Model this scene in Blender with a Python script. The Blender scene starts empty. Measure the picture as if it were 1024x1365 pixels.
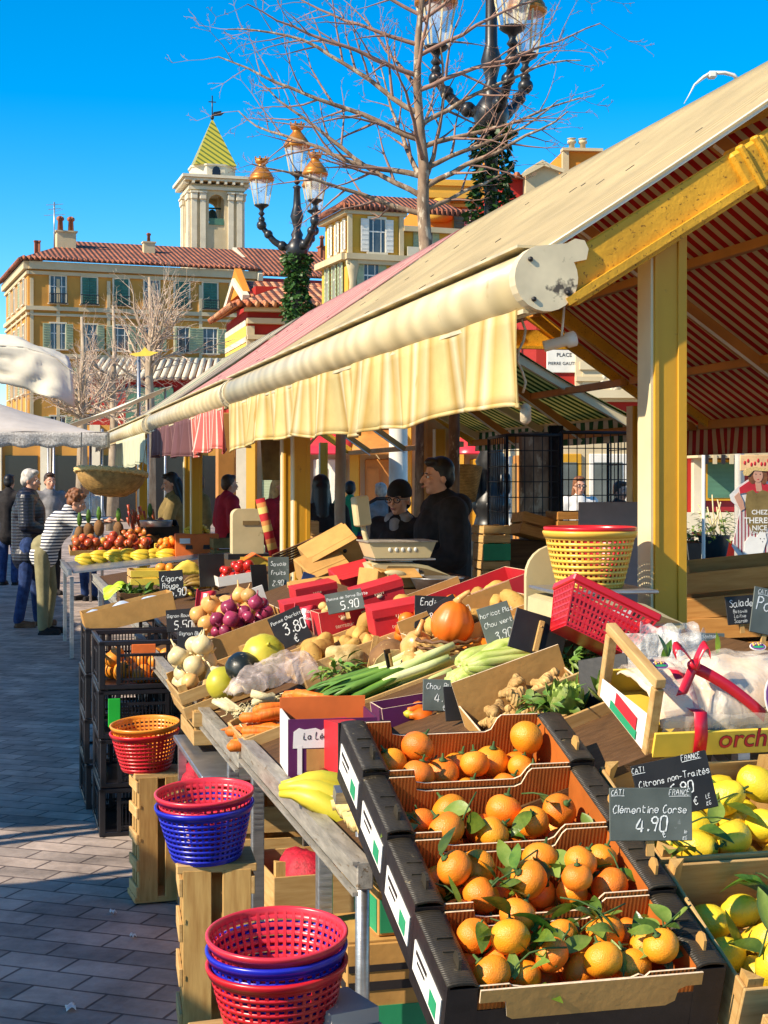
import bpy, math, random
from mathutils import Matrix, Vector, Euler, noise as mnoise
SC = bpy.context.scene
COL = SC.collection
R = math.radians
# ---------------------------------------------------------------- camera, sky, sun, exposure
CAM_H = 1.64
FPX = 2050.0
cam_d = bpy.data.cameras.new('camera')
cam = bpy.data.objects.new('camera', cam_d); COL.objects.link(cam)
cam.location = (0, 0, CAM_H); cam.rotation_euler = (R(90), 0, 0)
cam_d.sensor_fit = 'HORIZONTAL'; cam_d.sensor_width = 36.0
cam_d.lens = FPX / 1024 * 36.0
cam_d.shift_y = -42.5 / 1024
cam_d.clip_start = 0.05; cam_d.clip_end = 2000
SC.camera = cam
SUN_DIR = Vector((-0.80, -0.47, 0.0)).normalized()       # towards the sun, on the ground
SUN_EL = R(36)
world = bpy.data.worlds.new('World'); SC.world = world; world.use_nodes = True
wn = world.node_tree.nodes; wl = world.node_tree.links
for n in list(wn): wn.remove(n)
w_out = wn.new('ShaderNodeOutputWorld'); w_bg = wn.new('ShaderNodeBackground')
w_sky = wn.new('ShaderNodeTexSky'); w_sky.sky_type = 'NISHITA'; w_sky.sun_disc = False
w_sky.sun_elevation = SUN_EL; w_sky.sun_rotation = math.atan2(SUN_DIR.x, SUN_DIR.y)
w_sky.air_density = 1.0; w_sky.dust_density = 0.0; w_sky.ozone_density = 3.0; w_sky.altitude = 1500
w_hs = wn.new('ShaderNodeHueSaturation'); w_hs.inputs['Saturation'].default_value = 1.5; w_hs.inputs['Hue'].default_value = 0.495
w_hs.inputs['Value'].default_value = 1.02
w_bg.inputs['Strength'].default_value = 0.135
wl.new(w_sky.outputs[0], w_hs.inputs['Color']); wl.new(w_hs.outputs[0], w_bg.inputs['Color']); wl.new(w_bg.outputs[0], w_out.inputs['Surface'])
sun_d = bpy.data.lights.new('sun', 'SUN'); sun_d.energy = 5.0; sun_d.angle = R(0.53); sun_d.color = (1.0, 0.87, 0.68)
sun = bpy.data.objects.new('sun', sun_d); COL.objects.link(sun)
_sv = Vector((SUN_DIR.x * math.cos(SUN_EL), SUN_DIR.y * math.cos(SUN_EL), math.sin(SUN_EL)))
sun.rotation_euler = _sv.to_track_quat('Z', 'Y').to_euler(); sun.location = (-10, -6, 20)
SC.view_settings.view_transform = 'Standard'; SC.view_settings.look = 'None'
SC.view_settings.exposure = 0.72; SC.view_settings.gamma = 1.0
SC.cycles.max_bounces = 6; SC.cycles.transparent_max_bounces = 12; SC.cycles.caustics_reflective = False; SC.cycles.caustics_refractive = False

# ---------------------------------------------------------------- coordinates
# the market row runs along S (away, to the left); RT is its crosswise direction
SA = math.atan2(0.2423, 0.9702)
CS, SN = math.cos(SA), math.sin(SA)
def W(v, u, z=0.0): return Vector((v * CS - u * SN, v * SN + u * CS, z))
def PX(px, py, Y): return Vector(((px - 512) / FPX * Y, Y, CAM_H - (py - 640) / FPX * Y))
def VU(p): return (p.x * CS + p.y * SN, -p.x * SN + p.y * CS)
def PZ(px, py, z):                       # where the sight line through a photo point meets height z
    return PX(px, py, (CAM_H - z) * FPX / (py - 640))
DSLOPE = 0.34
def dz(v): return 0.80 + DSLOPE * (v - 0.72)          # height of the sloping display top
def DS(px, py, h=0.0):                   # same, on the sloping display, h above it
    Y = (CAM_H - 0.80 + 0.72 * DSLOPE - h) / (DSLOPE * px / 2113 + (py - 640) / FPX)
    return PX(px, py, Y)

# ---------------------------------------------------------------- mesh builder
def frames(pts):
    out = []; n = len(pts); up = None
    for i in range(n):
        t = (pts[min(i + 1, n - 1)] - pts[max(i - 1, 0)])
        t = t.normalized() if t.length > 1e-9 else Vector((0, 0, 1))
        if up is None:
            up = Vector((0, 0, 1)) if abs(t.z) < 0.9 else Vector((1, 0, 0))
        a = t.cross(up)
        a = a.normalized() if a.length > 1e-6 else t.orthogonal().normalized()
        b = a.cross(t).normalized(); up = b
        out.append((a, b))
    return out
class MB:
    def __init__(s): s.v = []; s.f = []; s.m = []; s.s = []; s.M = None
    def add(s, vs, fs, mi=0, sm=False):
        o = len(s.v)
        if s.M is not None: vs = [s.M @ Vector(p) for p in vs]
        s.v += [tuple(p) for p in vs]
        for f in fs: s.f.append([o + i for i in f]); s.m.append(mi); s.s.append(sm)
        return s
    def box(s, c, d, rot=None, mi=0, ch=0.0, taper=None):
        hx, hy, hz = d[0] / 2, d[1] / 2, d[2] / 2
        Q = Matrix.Translation(Vector(c))
        if rot is not None: Q = Q @ (rot.to_matrix().to_4x4() if isinstance(rot, Euler) else Euler(rot).to_matrix().to_4x4())
        if ch <= 0:
            vs = [Vector((x * hx, y * hy, z * hz)) for z in (-1, 1) for y in (-1, 1) for x in (-1, 1)]
            if taper:
                for p in vs:
                    if p.z > 0: p.x *= taper; p.y *= taper
            fs = [(0, 2, 3, 1), (4, 5, 7, 6), (0, 1, 5, 4), (2, 6, 7, 3), (0, 4, 6, 2), (1, 3, 7, 5)]
            return s.add([Q @ p for p in vs], fs, mi)
        c_ = min(ch, hx * .9, hy * .9, hz * .9); vs = []; idx = {}
        for x in (-1, 1):
            for y in (-1, 1):
                for z in (-1, 1):
                    for k in range(3):
                        p = [x * (hx - c_), y * (hy - c_), z * (hz - c_)]
                        p[k] = (x * hx, y * hy, z * hz)[k]
                        idx[(x, y, z, k)] = len(vs); vs.append(Vector(p))
        fs = []
        for k in range(3):
            a, b = [i for i in range(3) if i != k]
            for sg in (-1, 1):
                q = []
                for (p1, p2) in ((-1, -1), (1, -1), (1, 1), (-1, 1)):
                    key = [0, 0, 0]; key[k] = sg; key[a] = p1; key[b] = p2; q.append(idx[(*key, k)])
                fs.append(q)
        for k in range(3):
            a, b = [i for i in range(3) if i != k]
            for sa in (-1, 1):
                for sb in (-1, 1):
                    k0 = [0, 0, 0]; k1 = [0, 0, 0]
                    k0[k] = -1; k1[k] = 1; k0[a] = k1[a] = sa; k0[b] = k1[b] = sb
                    fs.append([idx[(*k0, a)], idx[(*k1, a)], idx[(*k1, b)], idx[(*k0, b)]])
        for x in (-1, 1):
            for y in (-1, 1):
                for z in (-1, 1): fs.append([idx[(x, y, z, 0)], idx[(x, y, z, 1)], idx[(x, y, z, 2)]])
        for f in fs:
            n = (vs[f[1]] - vs[f[0]]).cross(vs[f[2]] - vs[f[0]])
            if n.dot(sum((vs[i] for i in f), Vector())) < 0: f.reverse()
        return s.add([Q @ p for p in vs], fs, mi)
    def bar(s, a, b, w, h, mi=0, ch=0.0, up=None):           # box from point to point
        a = Vector(a); b = Vector(b); t = b - a; L = t.length; t.normalize()
        u = Vector(up) if up is not None else (Vector((0, 0, 1)) if abs(t.z) < .95 else Vector((0, 1, 0)))
        x = t.cross(u).normalized(); z = x.cross(t)
        Q = Matrix((x, t, z)).transposed().to_4x4(); Q.translation = (a + b) / 2
        old = s.M; s.M = Q if old is None else old @ Q
        s.box((0, 0, 0), (w, L, h), mi=mi, ch=ch); s.M = old
        return s
    def tube(s, pts, r, n=8, mi=0, sm=True, cap=True, flat=1.0):
        pts = [Vector(p) for p in pts]
        if not hasattr(r, '__len__'): r = [r] * len(pts)
        fr = frames(pts); vs = []; fs = []
        for p, rr, (a, b) in zip(pts, r, fr):
            for k in range(n):
                t = 2 * math.pi * k / n; vs.append(p + a * (math.cos(t) * rr) + b * (math.sin(t) * rr * flat))
        for i in range(len(pts) - 1):
            for k in range(n):
                k2 = (k + 1) % n; fs.append((i * n + k, i * n + k2, (i + 1) * n + k2, (i + 1) * n + k))
        if cap: fs.append(tuple(reversed(range(n)))); fs.append(tuple(range((len(pts) - 1) * n, len(pts) * n)))
        return s.add(vs, fs, mi, sm)
    def lathe(s, prof, n=20, mi=0, sm=True, ax=None, sx=1.0, sy=1.0):
        vs = []; fs = []
        for (r, z) in prof:
            for k in range(n):
                t = 2 * math.pi * k / n; vs.append(Vector((math.cos(t) * r * sx, math.sin(t) * r * sy, z)))
        if ax is not None: vs = [ax @ p for p in vs]
        for i in range(len(prof) - 1):
            for k in range(n):
                k2 = (k + 1) % n; fs.append((i * n + k, i * n + k2, (i + 1) * n + k2, (i + 1) * n + k))
        if prof[0] == prof[-1]: return s.add(vs, fs, mi, sm)
        if prof[0][0] > 1e-4: fs.append(tuple(reversed(range(n))))
        if prof[-1][0] > 1e-4: fs.append(tuple(range((len(prof) - 1) * n, len(prof) * n)))
        return s.add(vs, fs, mi, sm)
    def prism(s, poly, h, Q=None, mi=0, mi2=None):            # poly in local xy, extruded along +z by h
        n = len(poly); vs = [Vector((x, y, 0)) for x, y in poly] + [Vector((x, y, h)) for x, y in poly]
        if Q is not None: vs = [Q @ p for p in vs]
        o = s.add(vs, [tuple(reversed(range(n)))], mi)
        L = len(s.v) - 2 * n
        def put(f, m): s.f.append([L + i for i in f]); s.m.append(m); s.s.append(False)
        put(range(n, 2 * n), mi)
        for i in range(n):
            j = (i + 1) % n; put((i, j, n + j, n + i), mi if mi2 is None else mi2)
        return s
    def grid(s, fn, nu, nv, mi=0, sm=True, cu=False, cv=False):
        vs = [fn(i / (nu if cu else nu), j / (nv if cv else nv)) for i in range(nu + (0 if cu else 1)) for j in range(nv + (0 if cv else 1))]
        NV = nv + (0 if cv else 1); NU = nu + (0 if cu else 1); fs = []
        for i in range(nu):
            for j in range(nv):
                i2 = (i + 1) % NU; j2 = (j + 1) % NV
                fs.append((i * NV + j, i2 * NV + j, i2 * NV + j2, i * NV + j2))
        return s.add(vs, fs, mi, sm)
    def sheet(s, fn, nu, nv, th=0.004, mi=0, mi2=None):       # a cloth with a real thickness
        P = [[Vector(fn(i / nu, j / nv)) for j in range(nv + 1)] for i in range(nu + 1)]
        N = [[None] * (nv + 1) for _ in range(nu + 1)]
        for i in range(nu + 1):
            for j in range(nv + 1):
                a = P[min(i + 1, nu)][j] - P[max(i - 1, 0)][j]; b = P[i][min(j + 1, nv)] - P[i][max(j - 1, 0)]
                N[i][j] = a.cross(b).normalized()
        n = (nu + 1) * (nv + 1); K = nv + 1
        vs = [P[i][j] + N[i][j] * (th / 2) for i in range(nu + 1) for j in range(K)] + [P[i][j] - N[i][j] * (th / 2) for i in range(nu + 1) for j in range(K)]
        o = len(s.v); s.add(vs, [])
        def put(f, m, sm=True): s.f.append([o + q for q in f]); s.m.append(m); s.s.append(sm)
        m2 = mi if mi2 is None else mi2
        for i in range(nu):
            for j in range(nv):
                q = (i * K + j, (i + 1) * K + j, (i + 1) * K + j + 1, i * K + j + 1)
                put(q, mi); put([n + x for x in reversed(q)], m2)
        for i in range(nu):
            for j in (0, nv):
                a, b = i * K + j, (i + 1) * K + j
                put((a, n + a, n + b, b) if j == 0 else (a, b, n + b, n + a), mi, False)
        for j in range(nv):
            for i in (0, nu):
                a, b = i * K + j, i * K + j + 1
                put((a, b, n + b, n + a) if i == 0 else (a, n + a, n + b, b), mi, False)
        return s
    def ball(s, c, r, nu=12, nv=8, mi=0, amp=0.0, seed=0, freq=1.5, fn=None, rot=None):
        c = Vector(c); r = Vector((r, r, r)) if not hasattr(r, '__len__') else Vector(r)
        Q = Euler(rot).to_matrix() if rot is not None else None
        vs = []; fs = []; off = Vector((seed * 3.7, seed * 1.3, seed * 7.1))
        def pt(d):
            k = 1.0
            if amp: k += amp * mnoise.noise(d * freq + off)
            if fn: k *= fn(d)
            p = Vector((d.x * r.x, d.y * r.y, d.z * r.z)) * k
            return c + (Q @ p if Q else p)
        vs.append(pt(Vector((0, 0, 1))))
        for i in range(1, nv):
            th = math.pi * i / nv
            for k in range(nu):
                ph = 2 * math.pi * k / nu
                vs.append(pt(Vector((math.sin(th) * math.cos(ph), math.sin(th) * math.sin(ph), math.cos(th)))))
        vs.append(pt(Vector((0, 0, -1)))); L = len(vs) - 1
        for k in range(nu):
            k2 = (k + 1) % nu
            fs.append((0, 1 + k, 1 + k2)); fs.append((L, 1 + (nv - 2) * nu + k2, 1 + (nv - 2) * nu + k))
            for i in range(nv - 2):
                a = 1 + i * nu; fs.append((a + k, a + nu + k, a + nu + k2, a + k2))
        return s.add(vs, fs, mi, True)
    def leaf(s, base, d, nrm, L, Wd, curl=0.25, fold=0.18, mi=0, n=5):
        base = Vector(base); d = Vector(d).normalized(); nrm = Vector(nrm)
        x = d.cross(nrm); x = x.normalized() if x.length > 1e-5 else d.orthogonal().normalized()
        z = x.cross(d).normalized(); vs = []; fs = []
        for i in range(n + 1):
            t = i / n; w = Wd / 2 * (math.sin(math.pi * min(1, t * 1.0) ** 0.85)) ** 0.8 if 0 < t < 1 else Wd * 0.02
            c = base + d * (L * t) - z * (curl * L * t * t)
            vs += [c - x * w + z * (fold * w), c, c + x * w + z * (fold * w)]
        for i in range(n):
            a = i * 3; fs += [(a, a + 1, a + 4, a + 3), (a + 1, a + 2, a + 5, a + 4)]
        return s.add(vs, fs, mi, True)
    def build(s, name, mats, parent=None, loc=None, rot=None, mods=None):
        me = bpy.data.meshes.new(name); me.from_pydata(s.v, [], s.f)
        if not isinstance(mats, (list, tuple)): mats = [mats]
        for m in mats: me.materials.append(MT(m) if isinstance(m, str) else m)
        me.polygons.foreach_set('material_index', s.m); me.polygons.foreach_set('use_smooth', s.s); me.update()
        o = bpy.data.objects.new(name, me); COL.objects.link(o)
        if parent is not None: o.parent = parent
        if loc is not None: o.location = loc
        if rot is not None: o.rotation_euler = rot
        return o
def tag(o, label=None, cat=None, group=None, kind=None):
    if label: o['label'] = label
    if cat: o['category'] = cat
    if group: o['group'] = group
    if kind: o['kind'] = kind
    return o
def thing(name, label, cat, loc=(0, 0, 0), rz=0.0, group=None, rot=None):
    o = bpy.data.objects.new(name, None); COL.objects.link(o); o.empty_display_size = 0.1
    o.location = loc; o.rotation_euler = rot if rot is not None else (0, 0, rz)
    return tag(o, label, cat, group)
KIDS = {}
def kids(o): return [c for c in bpy.data.objects if c.parent == o]
def dup(o, loc, rot=None, label=None, group=None, tree=None):
    """copy a thing with its parts and sub-parts"""
    r = o.copy(); COL.objects.link(r); r.location = loc
    if rot is not None: r.rotation_euler = rot
    if label: r['label'] = label
    if group: r['group'] = group
    for ch in (tree if tree is not None else kids(o)):
        sub = kids(ch) if tree is None else []
        c = ch.copy(); COL.objects.link(c); c.parent = r
        for g in sub:
            d = g.copy(); COL.objects.link(d); d.parent = c
    return r

# ---------------------------------------------------------------- materials
_M = {}; _DEF = {}
def lin(c): return tuple((x / 12.92 if x <= .04045 else ((x + .055) / 1.055) ** 2.4) for x in c)
def hexc(h): return lin(tuple(int(h[i:i + 2], 16) / 255 for i in (0, 2, 4)))
def MT(name):
    if name not in _M:
        _M[name] = _DEF[name](name)
    return _M[name]
def nt(name):
    m = bpy.data.materials.new(name); m.use_nodes = True
    t = m.node_tree; b = t.nodes['Principled BSDF']; return m, t, b, t.nodes['Material Output']
def mk(name, col, rough=0.5, var=0.18, scale=9.0, bump=0.0, bscale=120.0, spec=0.4, metal=0.0, col2=None, stretch=(1, 1, 1), rnd=0.0, hrnd=0.0, transl=0.0, coat=0.0, bstretch=None, speck=None, detail=3.0, alpha=1.0, wave=None, dirt=0.0):
    def mkf(nm):
        m, t, b, out = nt(nm); N = t.nodes.new; Lk = t.links.new
        tc = N('ShaderNodeTexCoord'); mp = N('ShaderNodeMapping'); mp.inputs['Scale'].default_value = stretch
        Lk(tc.outputs['Object'], mp.inputs['Vector'])
        inf = N('ShaderNodeObjectInfo'); ad = N('ShaderNodeVectorMath'); ad.operation = 'ADD'
        cx = N('ShaderNodeCombineXYZ'); mu = N('ShaderNodeMath'); mu.operation = 'MULTIPLY'; mu.inputs[1].default_value = 37.0
        Lk(inf.outputs['Random'], mu.inputs[0])
        for k in range(3): Lk(mu.outputs[0], cx.inputs[k])
        Lk(mp.outputs[0], ad.inputs[0]); Lk(cx.outputs[0], ad.inputs[1])
        nz = N('ShaderNodeTexNoise'); nz.inputs['Scale'].default_value = scale; nz.inputs['Detail'].default_value = detail; nz.inputs['Roughness'].default_value = 0.6
        Lk(ad.outputs[0], nz.inputs['Vector'])
        rp = N('ShaderNodeValToRGB'); rp.color_ramp.elements[0].position = .3; rp.color_ramp.elements[1].position = .7
        c = Vector(col); c1 = c * (1 - var) if col2 is None else c; c2 = c * (1 + var) if col2 is None else Vector(col2)
        rp.color_ramp.elements[0].color = (*c1, 1); rp.color_ramp.elements[1].color = (*c2, 1)
        Lk(nz.outputs['Fac'], rp.inputs['Fac']); cur = rp.outputs['Color']
        if wave:                                                   # fine ribs or grain along an axis
            wv = N('ShaderNodeTexWave'); wv.bands_direction = wave[0]; wv.inputs['Scale'].default_value = wave[1]; wv.inputs['Distortion'].default_value = wave[2]; wv.inputs['Detail'].default_value = 2
            Lk(tc.outputs['Object'], wv.inputs['Vector'])
            mx = N('ShaderNodeMix'); mx.data_type = 'RGBA'; mx.blend_type = 'MULTIPLY'; mx.inputs[0].default_value = wave[3]
            Lk(cur, mx.inputs[6]); Lk(wv.outputs['Color'], mx.inputs[7]); cur = mx.outputs[2]
        if speck:                                                  # (scale, threshold, colour) spots of their own shape
            n2 = N('ShaderNodeTexNoise'); n2.inputs['Scale'].default_value = speck[0]; n2.inputs['Detail'].default_value = 4; n2.inputs['Roughness'].default_value = .65
            Lk(ad.outputs[0], n2.inputs['Vector'])
            r2 = N('ShaderNodeValToRGB'); r2.color_ramp.elements[0].position = speck[1]; r2.color_ramp.elements[1].position = min(1, speck[1] + .06)
            Lk(n2.outputs['Fac'], r2.inputs['Fac'])
            mx = N('ShaderNodeMix'); mx.data_type = 'RGBA'; Lk(r2.outputs['Color'], mx.inputs[0]); Lk(cur, mx.inputs[6]); mx.inputs[7].default_value = (*speck[2], 1); cur = mx.outputs[2]
        if rnd or hrnd:
            hs = N('ShaderNodeHueSaturation'); mr = N('ShaderNodeMapRange'); mr.inputs[3].default_value = 1 - rnd; mr.inputs[4].default_value = 1 + rnd
            Lk(inf.outputs['Random'], mr.inputs[0]); Lk(mr.outputs[0], hs.inputs['Value'])
            m3 = N('ShaderNodeMath'); m3.operation = 'FRACT'; m4 = N('ShaderNodeMath'); m4.operation = 'MULTIPLY'; m4.inputs[1].default_value = 7.31
            Lk(inf.outputs['Random'], m4.inputs[0]); Lk(m4.outputs[0], m3.inputs[0])
            mh = N('ShaderNodeMapRange'); mh.inputs[3].default_value = .5 - hrnd; mh.inputs[4].default_value = .5 + hrnd
            Lk(m3.outputs[0], mh.inputs[0]); Lk(mh.outputs[0], hs.inputs['Hue']); Lk(cur, hs.inputs['Color']); cur = hs.outputs[0]
        Lk(cur, b.inputs['Base Color'])
        b.inputs['Roughness'].default_value = rough; b.inputs['Metallic'].default_value = metal
        b.inputs['Specular IOR Level'].default_value = spec
        if coat: b.inputs['Coat Weight'].default_value = coat; b.inputs['Coat Roughness'].default_value = .15
        if bump:
            nb = N('ShaderNodeTexNoise'); nb.inputs['Scale'].default_value = bscale; nb.inputs['Detail'].default_value = 3
            if bstretch:
                m5 = N('ShaderNodeMapping'); m5.inputs['Scale'].default_value = bstretch; Lk(tc.outputs['Object'], m5.inputs['Vector']); Lk(m5.outputs[0], nb.inputs['Vector'])
            else: Lk(ad.outputs[0], nb.inputs['Vector'])
            bp = N('ShaderNodeBump'); bp.inputs['Strength'].default_value = bump; bp.inputs['Distance'].default_value = 0.004
            Lk(nb.outputs['Fac'], bp.inputs['Height'])
            if wave:
                b2 = N('ShaderNodeBump'); b2.inputs['Strength'].default_value = .6; b2.inputs['Distance'].default_value = .003
                Lk(wv.outputs['Fac'], b2.inputs['Height']); Lk(bp.outputs[0], b2.inputs['Normal']); Lk(b2.outputs[0], b.inputs['Normal'])
            else: Lk(bp.outputs[0], b.inputs['Normal'])
        if transl or alpha < 1:
            mixs = N('ShaderNodeMixShader'); tr = N('ShaderNodeBsdfTranslucent' if transl else 'ShaderNodeBsdfTransparent')
            if transl: Lk(cur, tr.inputs['Color'])
            mixs.inputs[0].default_value = transl if transl else 1 - alpha
            Lk(b.outputs[0], mixs.inputs[1]); Lk(tr.outputs[0], mixs.inputs[2]); Lk(mixs.outputs[0], out.inputs['Surface'])
        return m
    _DEF[name] = mkf
def stripe(name, axis, period, cols, rough=.75, transl=0.0, wob=0.0, var=.12, dirt=None, soft=0.0):
    """cloth with woven stripes along a local axis; cols = [(start 0..1, colour)]"""
    def mkf(nm):
        m, t, b, out = nt(nm); N = t.nodes.new; Lk = t.links.new
        tc = N('ShaderNodeTexCoord'); sp = N('ShaderNodeSeparateXYZ'); Lk(tc.outputs['Object'], sp.inputs[0])
        d = N('ShaderNodeMath'); d.operation = 'DIVIDE'; d.inputs[1].default_value = period; Lk(sp.outputs[axis], d.inputs[0])
        src = d.outputs[0]
        fr = N('ShaderNodeMath'); fr.operation = 'FRACT'; Lk(src, fr.inputs[0])
        rp = N('ShaderNodeValToRGB'); rp.color_ramp.interpolation = 'CONSTANT' if not soft else 'LINEAR'
        el = rp.color_ramp.elements
        while len(el) > 1: el.remove(el[-1])
        el[0].position = cols[0][0]; el[0].color = (*cols[0][1], 1)
        for p, c in cols[1:]:
            e = el.new(p); e.color = (*c, 1)
        Lk(fr.outputs[0], rp.inputs['Fac'])
        nz = N('ShaderNodeTexNoise'); nz.inputs['Scale'].default_value = 3.0; nz.inputs['Detail'].default_value = 6; Lk(tc.outputs['Object'], nz.inputs['Vector'])
        mr = N('ShaderNodeMapRange'); mr.inputs[1].default_value = .3; mr.inputs[2].default_value = .7; mr.inputs[3].default_value = 1 - var; mr.inputs[4].default_value = 1 + var * .5
        Lk(nz.outputs['Fac'], mr.inputs[0])
        mx = N('ShaderNodeMix'); mx.data_type = 'RGBA'; mx.blend_type = 'MULTIPLY'; mx.inputs[0].default_value = 1
        Lk(rp.outputs['Color'], mx.inputs[6]); Lk(mr.outputs[0], mx.inputs[7]); cur = mx.outputs[2]
        if dirt:
            n2 = N('ShaderNodeTexNoise'); n2.inputs['Scale'].default_value = dirt[0]; n2.inputs['Detail'].default_value = 3; Lk(tc.outputs['Object'], n2.inputs['Vector'])
            r2 = N('ShaderNodeValToRGB'); r2.color_ramp.elements[0].position = dirt[1]; r2.color_ramp.elements[1].position = dirt[1] + .03; Lk(n2.outputs['Fac'], r2.inputs['Fac'])
            mx = N('ShaderNodeMix'); mx.data_type = 'RGBA'; Lk(r2.outputs['Color'], mx.inputs[0]); Lk(cur, mx.inputs[6]); mx.inputs[7].default_value = (*dirt[2], 1); cur = mx.outputs[2]
        Lk(cur, b.inputs['Base Color']); b.inputs['Roughness'].default_value = rough; b.inputs['Specular IOR Level'].default_value = .2
        nb = N('ShaderNodeTexNoise'); nb.inputs['Scale'].default_value = 25; nb.inputs['Detail'].default_value = 5; Lk(tc.outputs['Object'], nb.inputs['Vector'])
        bp = N('ShaderNodeBump'); bp.inputs['Strength'].default_value = .25; bp.inputs['Distance'].default_value = .01; Lk(nb.outputs['Fac'], bp.inputs['Height']); Lk(bp.outputs[0], b.inputs['Normal'])
        if transl:
            mixs = N('ShaderNodeMixShader'); tr = N('ShaderNodeBsdfTranslucent'); Lk(cur, tr.inputs['Color']); mixs.inputs[0].default_value = transl
            Lk(b.outputs[0], mixs.inputs[1]); Lk(tr.outputs[0], mixs.inputs[2]); Lk(mixs.outputs[0], out.inputs['Surface'])
        return m
    _DEF[name] = mkf
def brick(name, c1, c2, mortar, scale, bw, rh, msize=.02, rotz=0.0, rough=.7, bump=.5, plane='XY', offset=.5, var=.25, dist=.01, spec=.3):
    def mkf(nm):
        m, t, b, out = nt(nm); N = t.nodes.new; Lk = t.links.new
        tc = N('ShaderNodeTexCoord'); mp = N('ShaderNodeMapping'); Lk(tc.outputs['Object'], mp.inputs['Vector'])
        if plane == 'XZ': mp.inputs['Rotation'].default_value = (R(-90), 0, 0)
        elif plane == 'YZ': mp.inputs['Rotation'].default_value = (R(-90), 0, R(-90))
        else: mp.inputs['Rotation'].default_value = (0, 0, rotz)
        br = N('ShaderNodeTexBrick'); br.inputs['Scale'].default_value = scale; br.inputs['Brick Width'].default_value = bw; br.inputs['Row Height'].default_value = rh
        br.inputs['Mortar Size'].default_value = msize; br.inputs['Mortar Smooth'].default_value = .3; br.offset = offset
        br.inputs['Color1'].default_value = (*c1, 1); br.inputs['Color2'].default_value = (*c2, 1); br.inputs['Mortar'].default_value = (*mortar, 1)
        Lk(mp.outputs[0], br.inputs['Vector'])
        nz = N('ShaderNodeTexNoise'); nz.inputs['Scale'].default_value = 2.2; nz.inputs['Detail'].default_value = 8; nz.inputs['Roughness'].default_value = .7; Lk(tc.outputs['Object'], nz.inputs['Vector'])
        mr = N('ShaderNodeMapRange'); mr.inputs[1].default_value = .3; mr.inputs[2].default_value = .7; mr.inputs[3].default_value = 1 - var; mr.inputs[4].default_value = 1 + var
        Lk(nz.outputs['Fac'], mr.inputs[0])
        mx = N('ShaderNodeMix'); mx.data_type = 'RGBA'; mx.blend_type = 'MULTIPLY'; mx.inputs[0].default_value = 1; Lk(br.outputs['Color'], mx.inputs[6]); Lk(mr.outputs[0], mx.inputs[7])
        Lk(mx.outputs[2], b.inputs['Base Color']); b.inputs['Roughness'].default_value = rough; b.inputs['Specular IOR Level'].default_value = spec
        n3 = N('ShaderNodeTexNoise'); n3.inputs['Scale'].default_value = 30; n3.inputs['Detail'].default_value = 6; Lk(tc.outputs['Object'], n3.inputs['Vector'])
        ma = N('ShaderNodeMath'); ma.operation = 'MULTIPLY_ADD'; ma.inputs[1].default_value = .35; Lk(n3.outputs['Fac'], ma.inputs[0])
        iv = N('ShaderNodeMath'); iv.operation = 'SUBTRACT'; iv.inputs[0].default_value = 1; Lk(br.outputs['Fac'], iv.inputs[1]); Lk(iv.outputs[0], ma.inputs[2])
        bp = N('ShaderNodeBump'); bp.inputs['Strength'].default_value = bump; bp.inputs['Distance'].default_value = dist; Lk(ma.outputs[0], bp.inputs['Height']); Lk(bp.outputs[0], b.inputs['Normal'])
        return m
    _DEF[name] = mkf
def film(name, col, fac, rough=.15, scale=14):
    """crumpled clear plastic: mostly see-through, with milky creases and gloss"""
    def mkf(nm):
        m, t, b, out = nt(nm); N = t.nodes.new; Lk = t.links.new
        tc = N('ShaderNodeTexCoord'); nz = N('ShaderNodeTexNoise'); nz.inputs['Scale'].default_value = scale; nz.inputs['Detail'].default_value = 6; nz.inputs['Distortion'].default_value = 1.5
        Lk(tc.outputs['Object'], nz.inputs['Vector'])
        mr = N('ShaderNodeMapRange'); mr.inputs[1].default_value = .35; mr.inputs[2].default_value = .65; mr.inputs[3].default_value = fac * .45; mr.inputs[4].default_value = min(1, fac * 1.5); Lk(nz.outputs['Fac'], mr.inputs[0])
        tr = N('ShaderNodeBsdfTransparent'); ms = N('ShaderNodeMixShader'); Lk(mr.outputs[0], ms.inputs[0]); Lk(tr.outputs[0], ms.inputs[1]); Lk(b.outputs[0], ms.inputs[2]); Lk(ms.outputs[0], out.inputs['Surface'])
        b.inputs['Base Color'].default_value = (*col, 1); b.inputs['Roughness'].default_value = rough
        bp = N('ShaderNodeBump'); bp.inputs['Strength'].default_value = .8; bp.inputs['Distance'].default_value = .02; Lk(nz.outputs['Fac'], bp.inputs['Height']); Lk(bp.outputs[0], b.inputs['Normal'])
        return m
    _DEF[name] = mkf

H = hexc
mk('plastic_red', (.55, .012, .018), .32, .12, 6, .05, 60, .5)
mk('plastic_pinkred', (.62, .03, .05), .3, .12, 6, .05, 60, .5)
mk('plastic_blue', (.015, .02, .42), .3, .12, 6, .05, 60, .5)
mk('plastic_orange', (.75, .26, .02), .32, .12, 6, .05, 60, .5)
mk('plastic_yellow', (.80, .47, .06), .35, .10, 6, .05, 60, .5)
mk('plastic_green', (.02, .42, .04), .35, .1)
mk('plastic_black', (.012, .010, .012), .38, .3, 8, .1, 80, .5)
mk('plastic_beige', (.56, .45, .24), .45, .12, 5, .08, 90, .4, speck=(9, .66, (.28, .2, .08)))
mk('plastic_brown', (.20, .13, .05), .42, .2, 5, .08, 90, .4)
mk('wood_pale', (.62, .40, .16), .62, .2, 7, .35, 60, .25, col2=(.45, .25, .08), stretch=(1, 9, 9), bstretch=(4, 40, 40), rnd=.12)
mk('wood_pale_y', (.62, .40, .16), .62, .2, 7, .35, 60, .25, col2=(.45, .25, .08), stretch=(9, 1, 9), bstretch=(40, 4, 40), rnd=.12)
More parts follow.
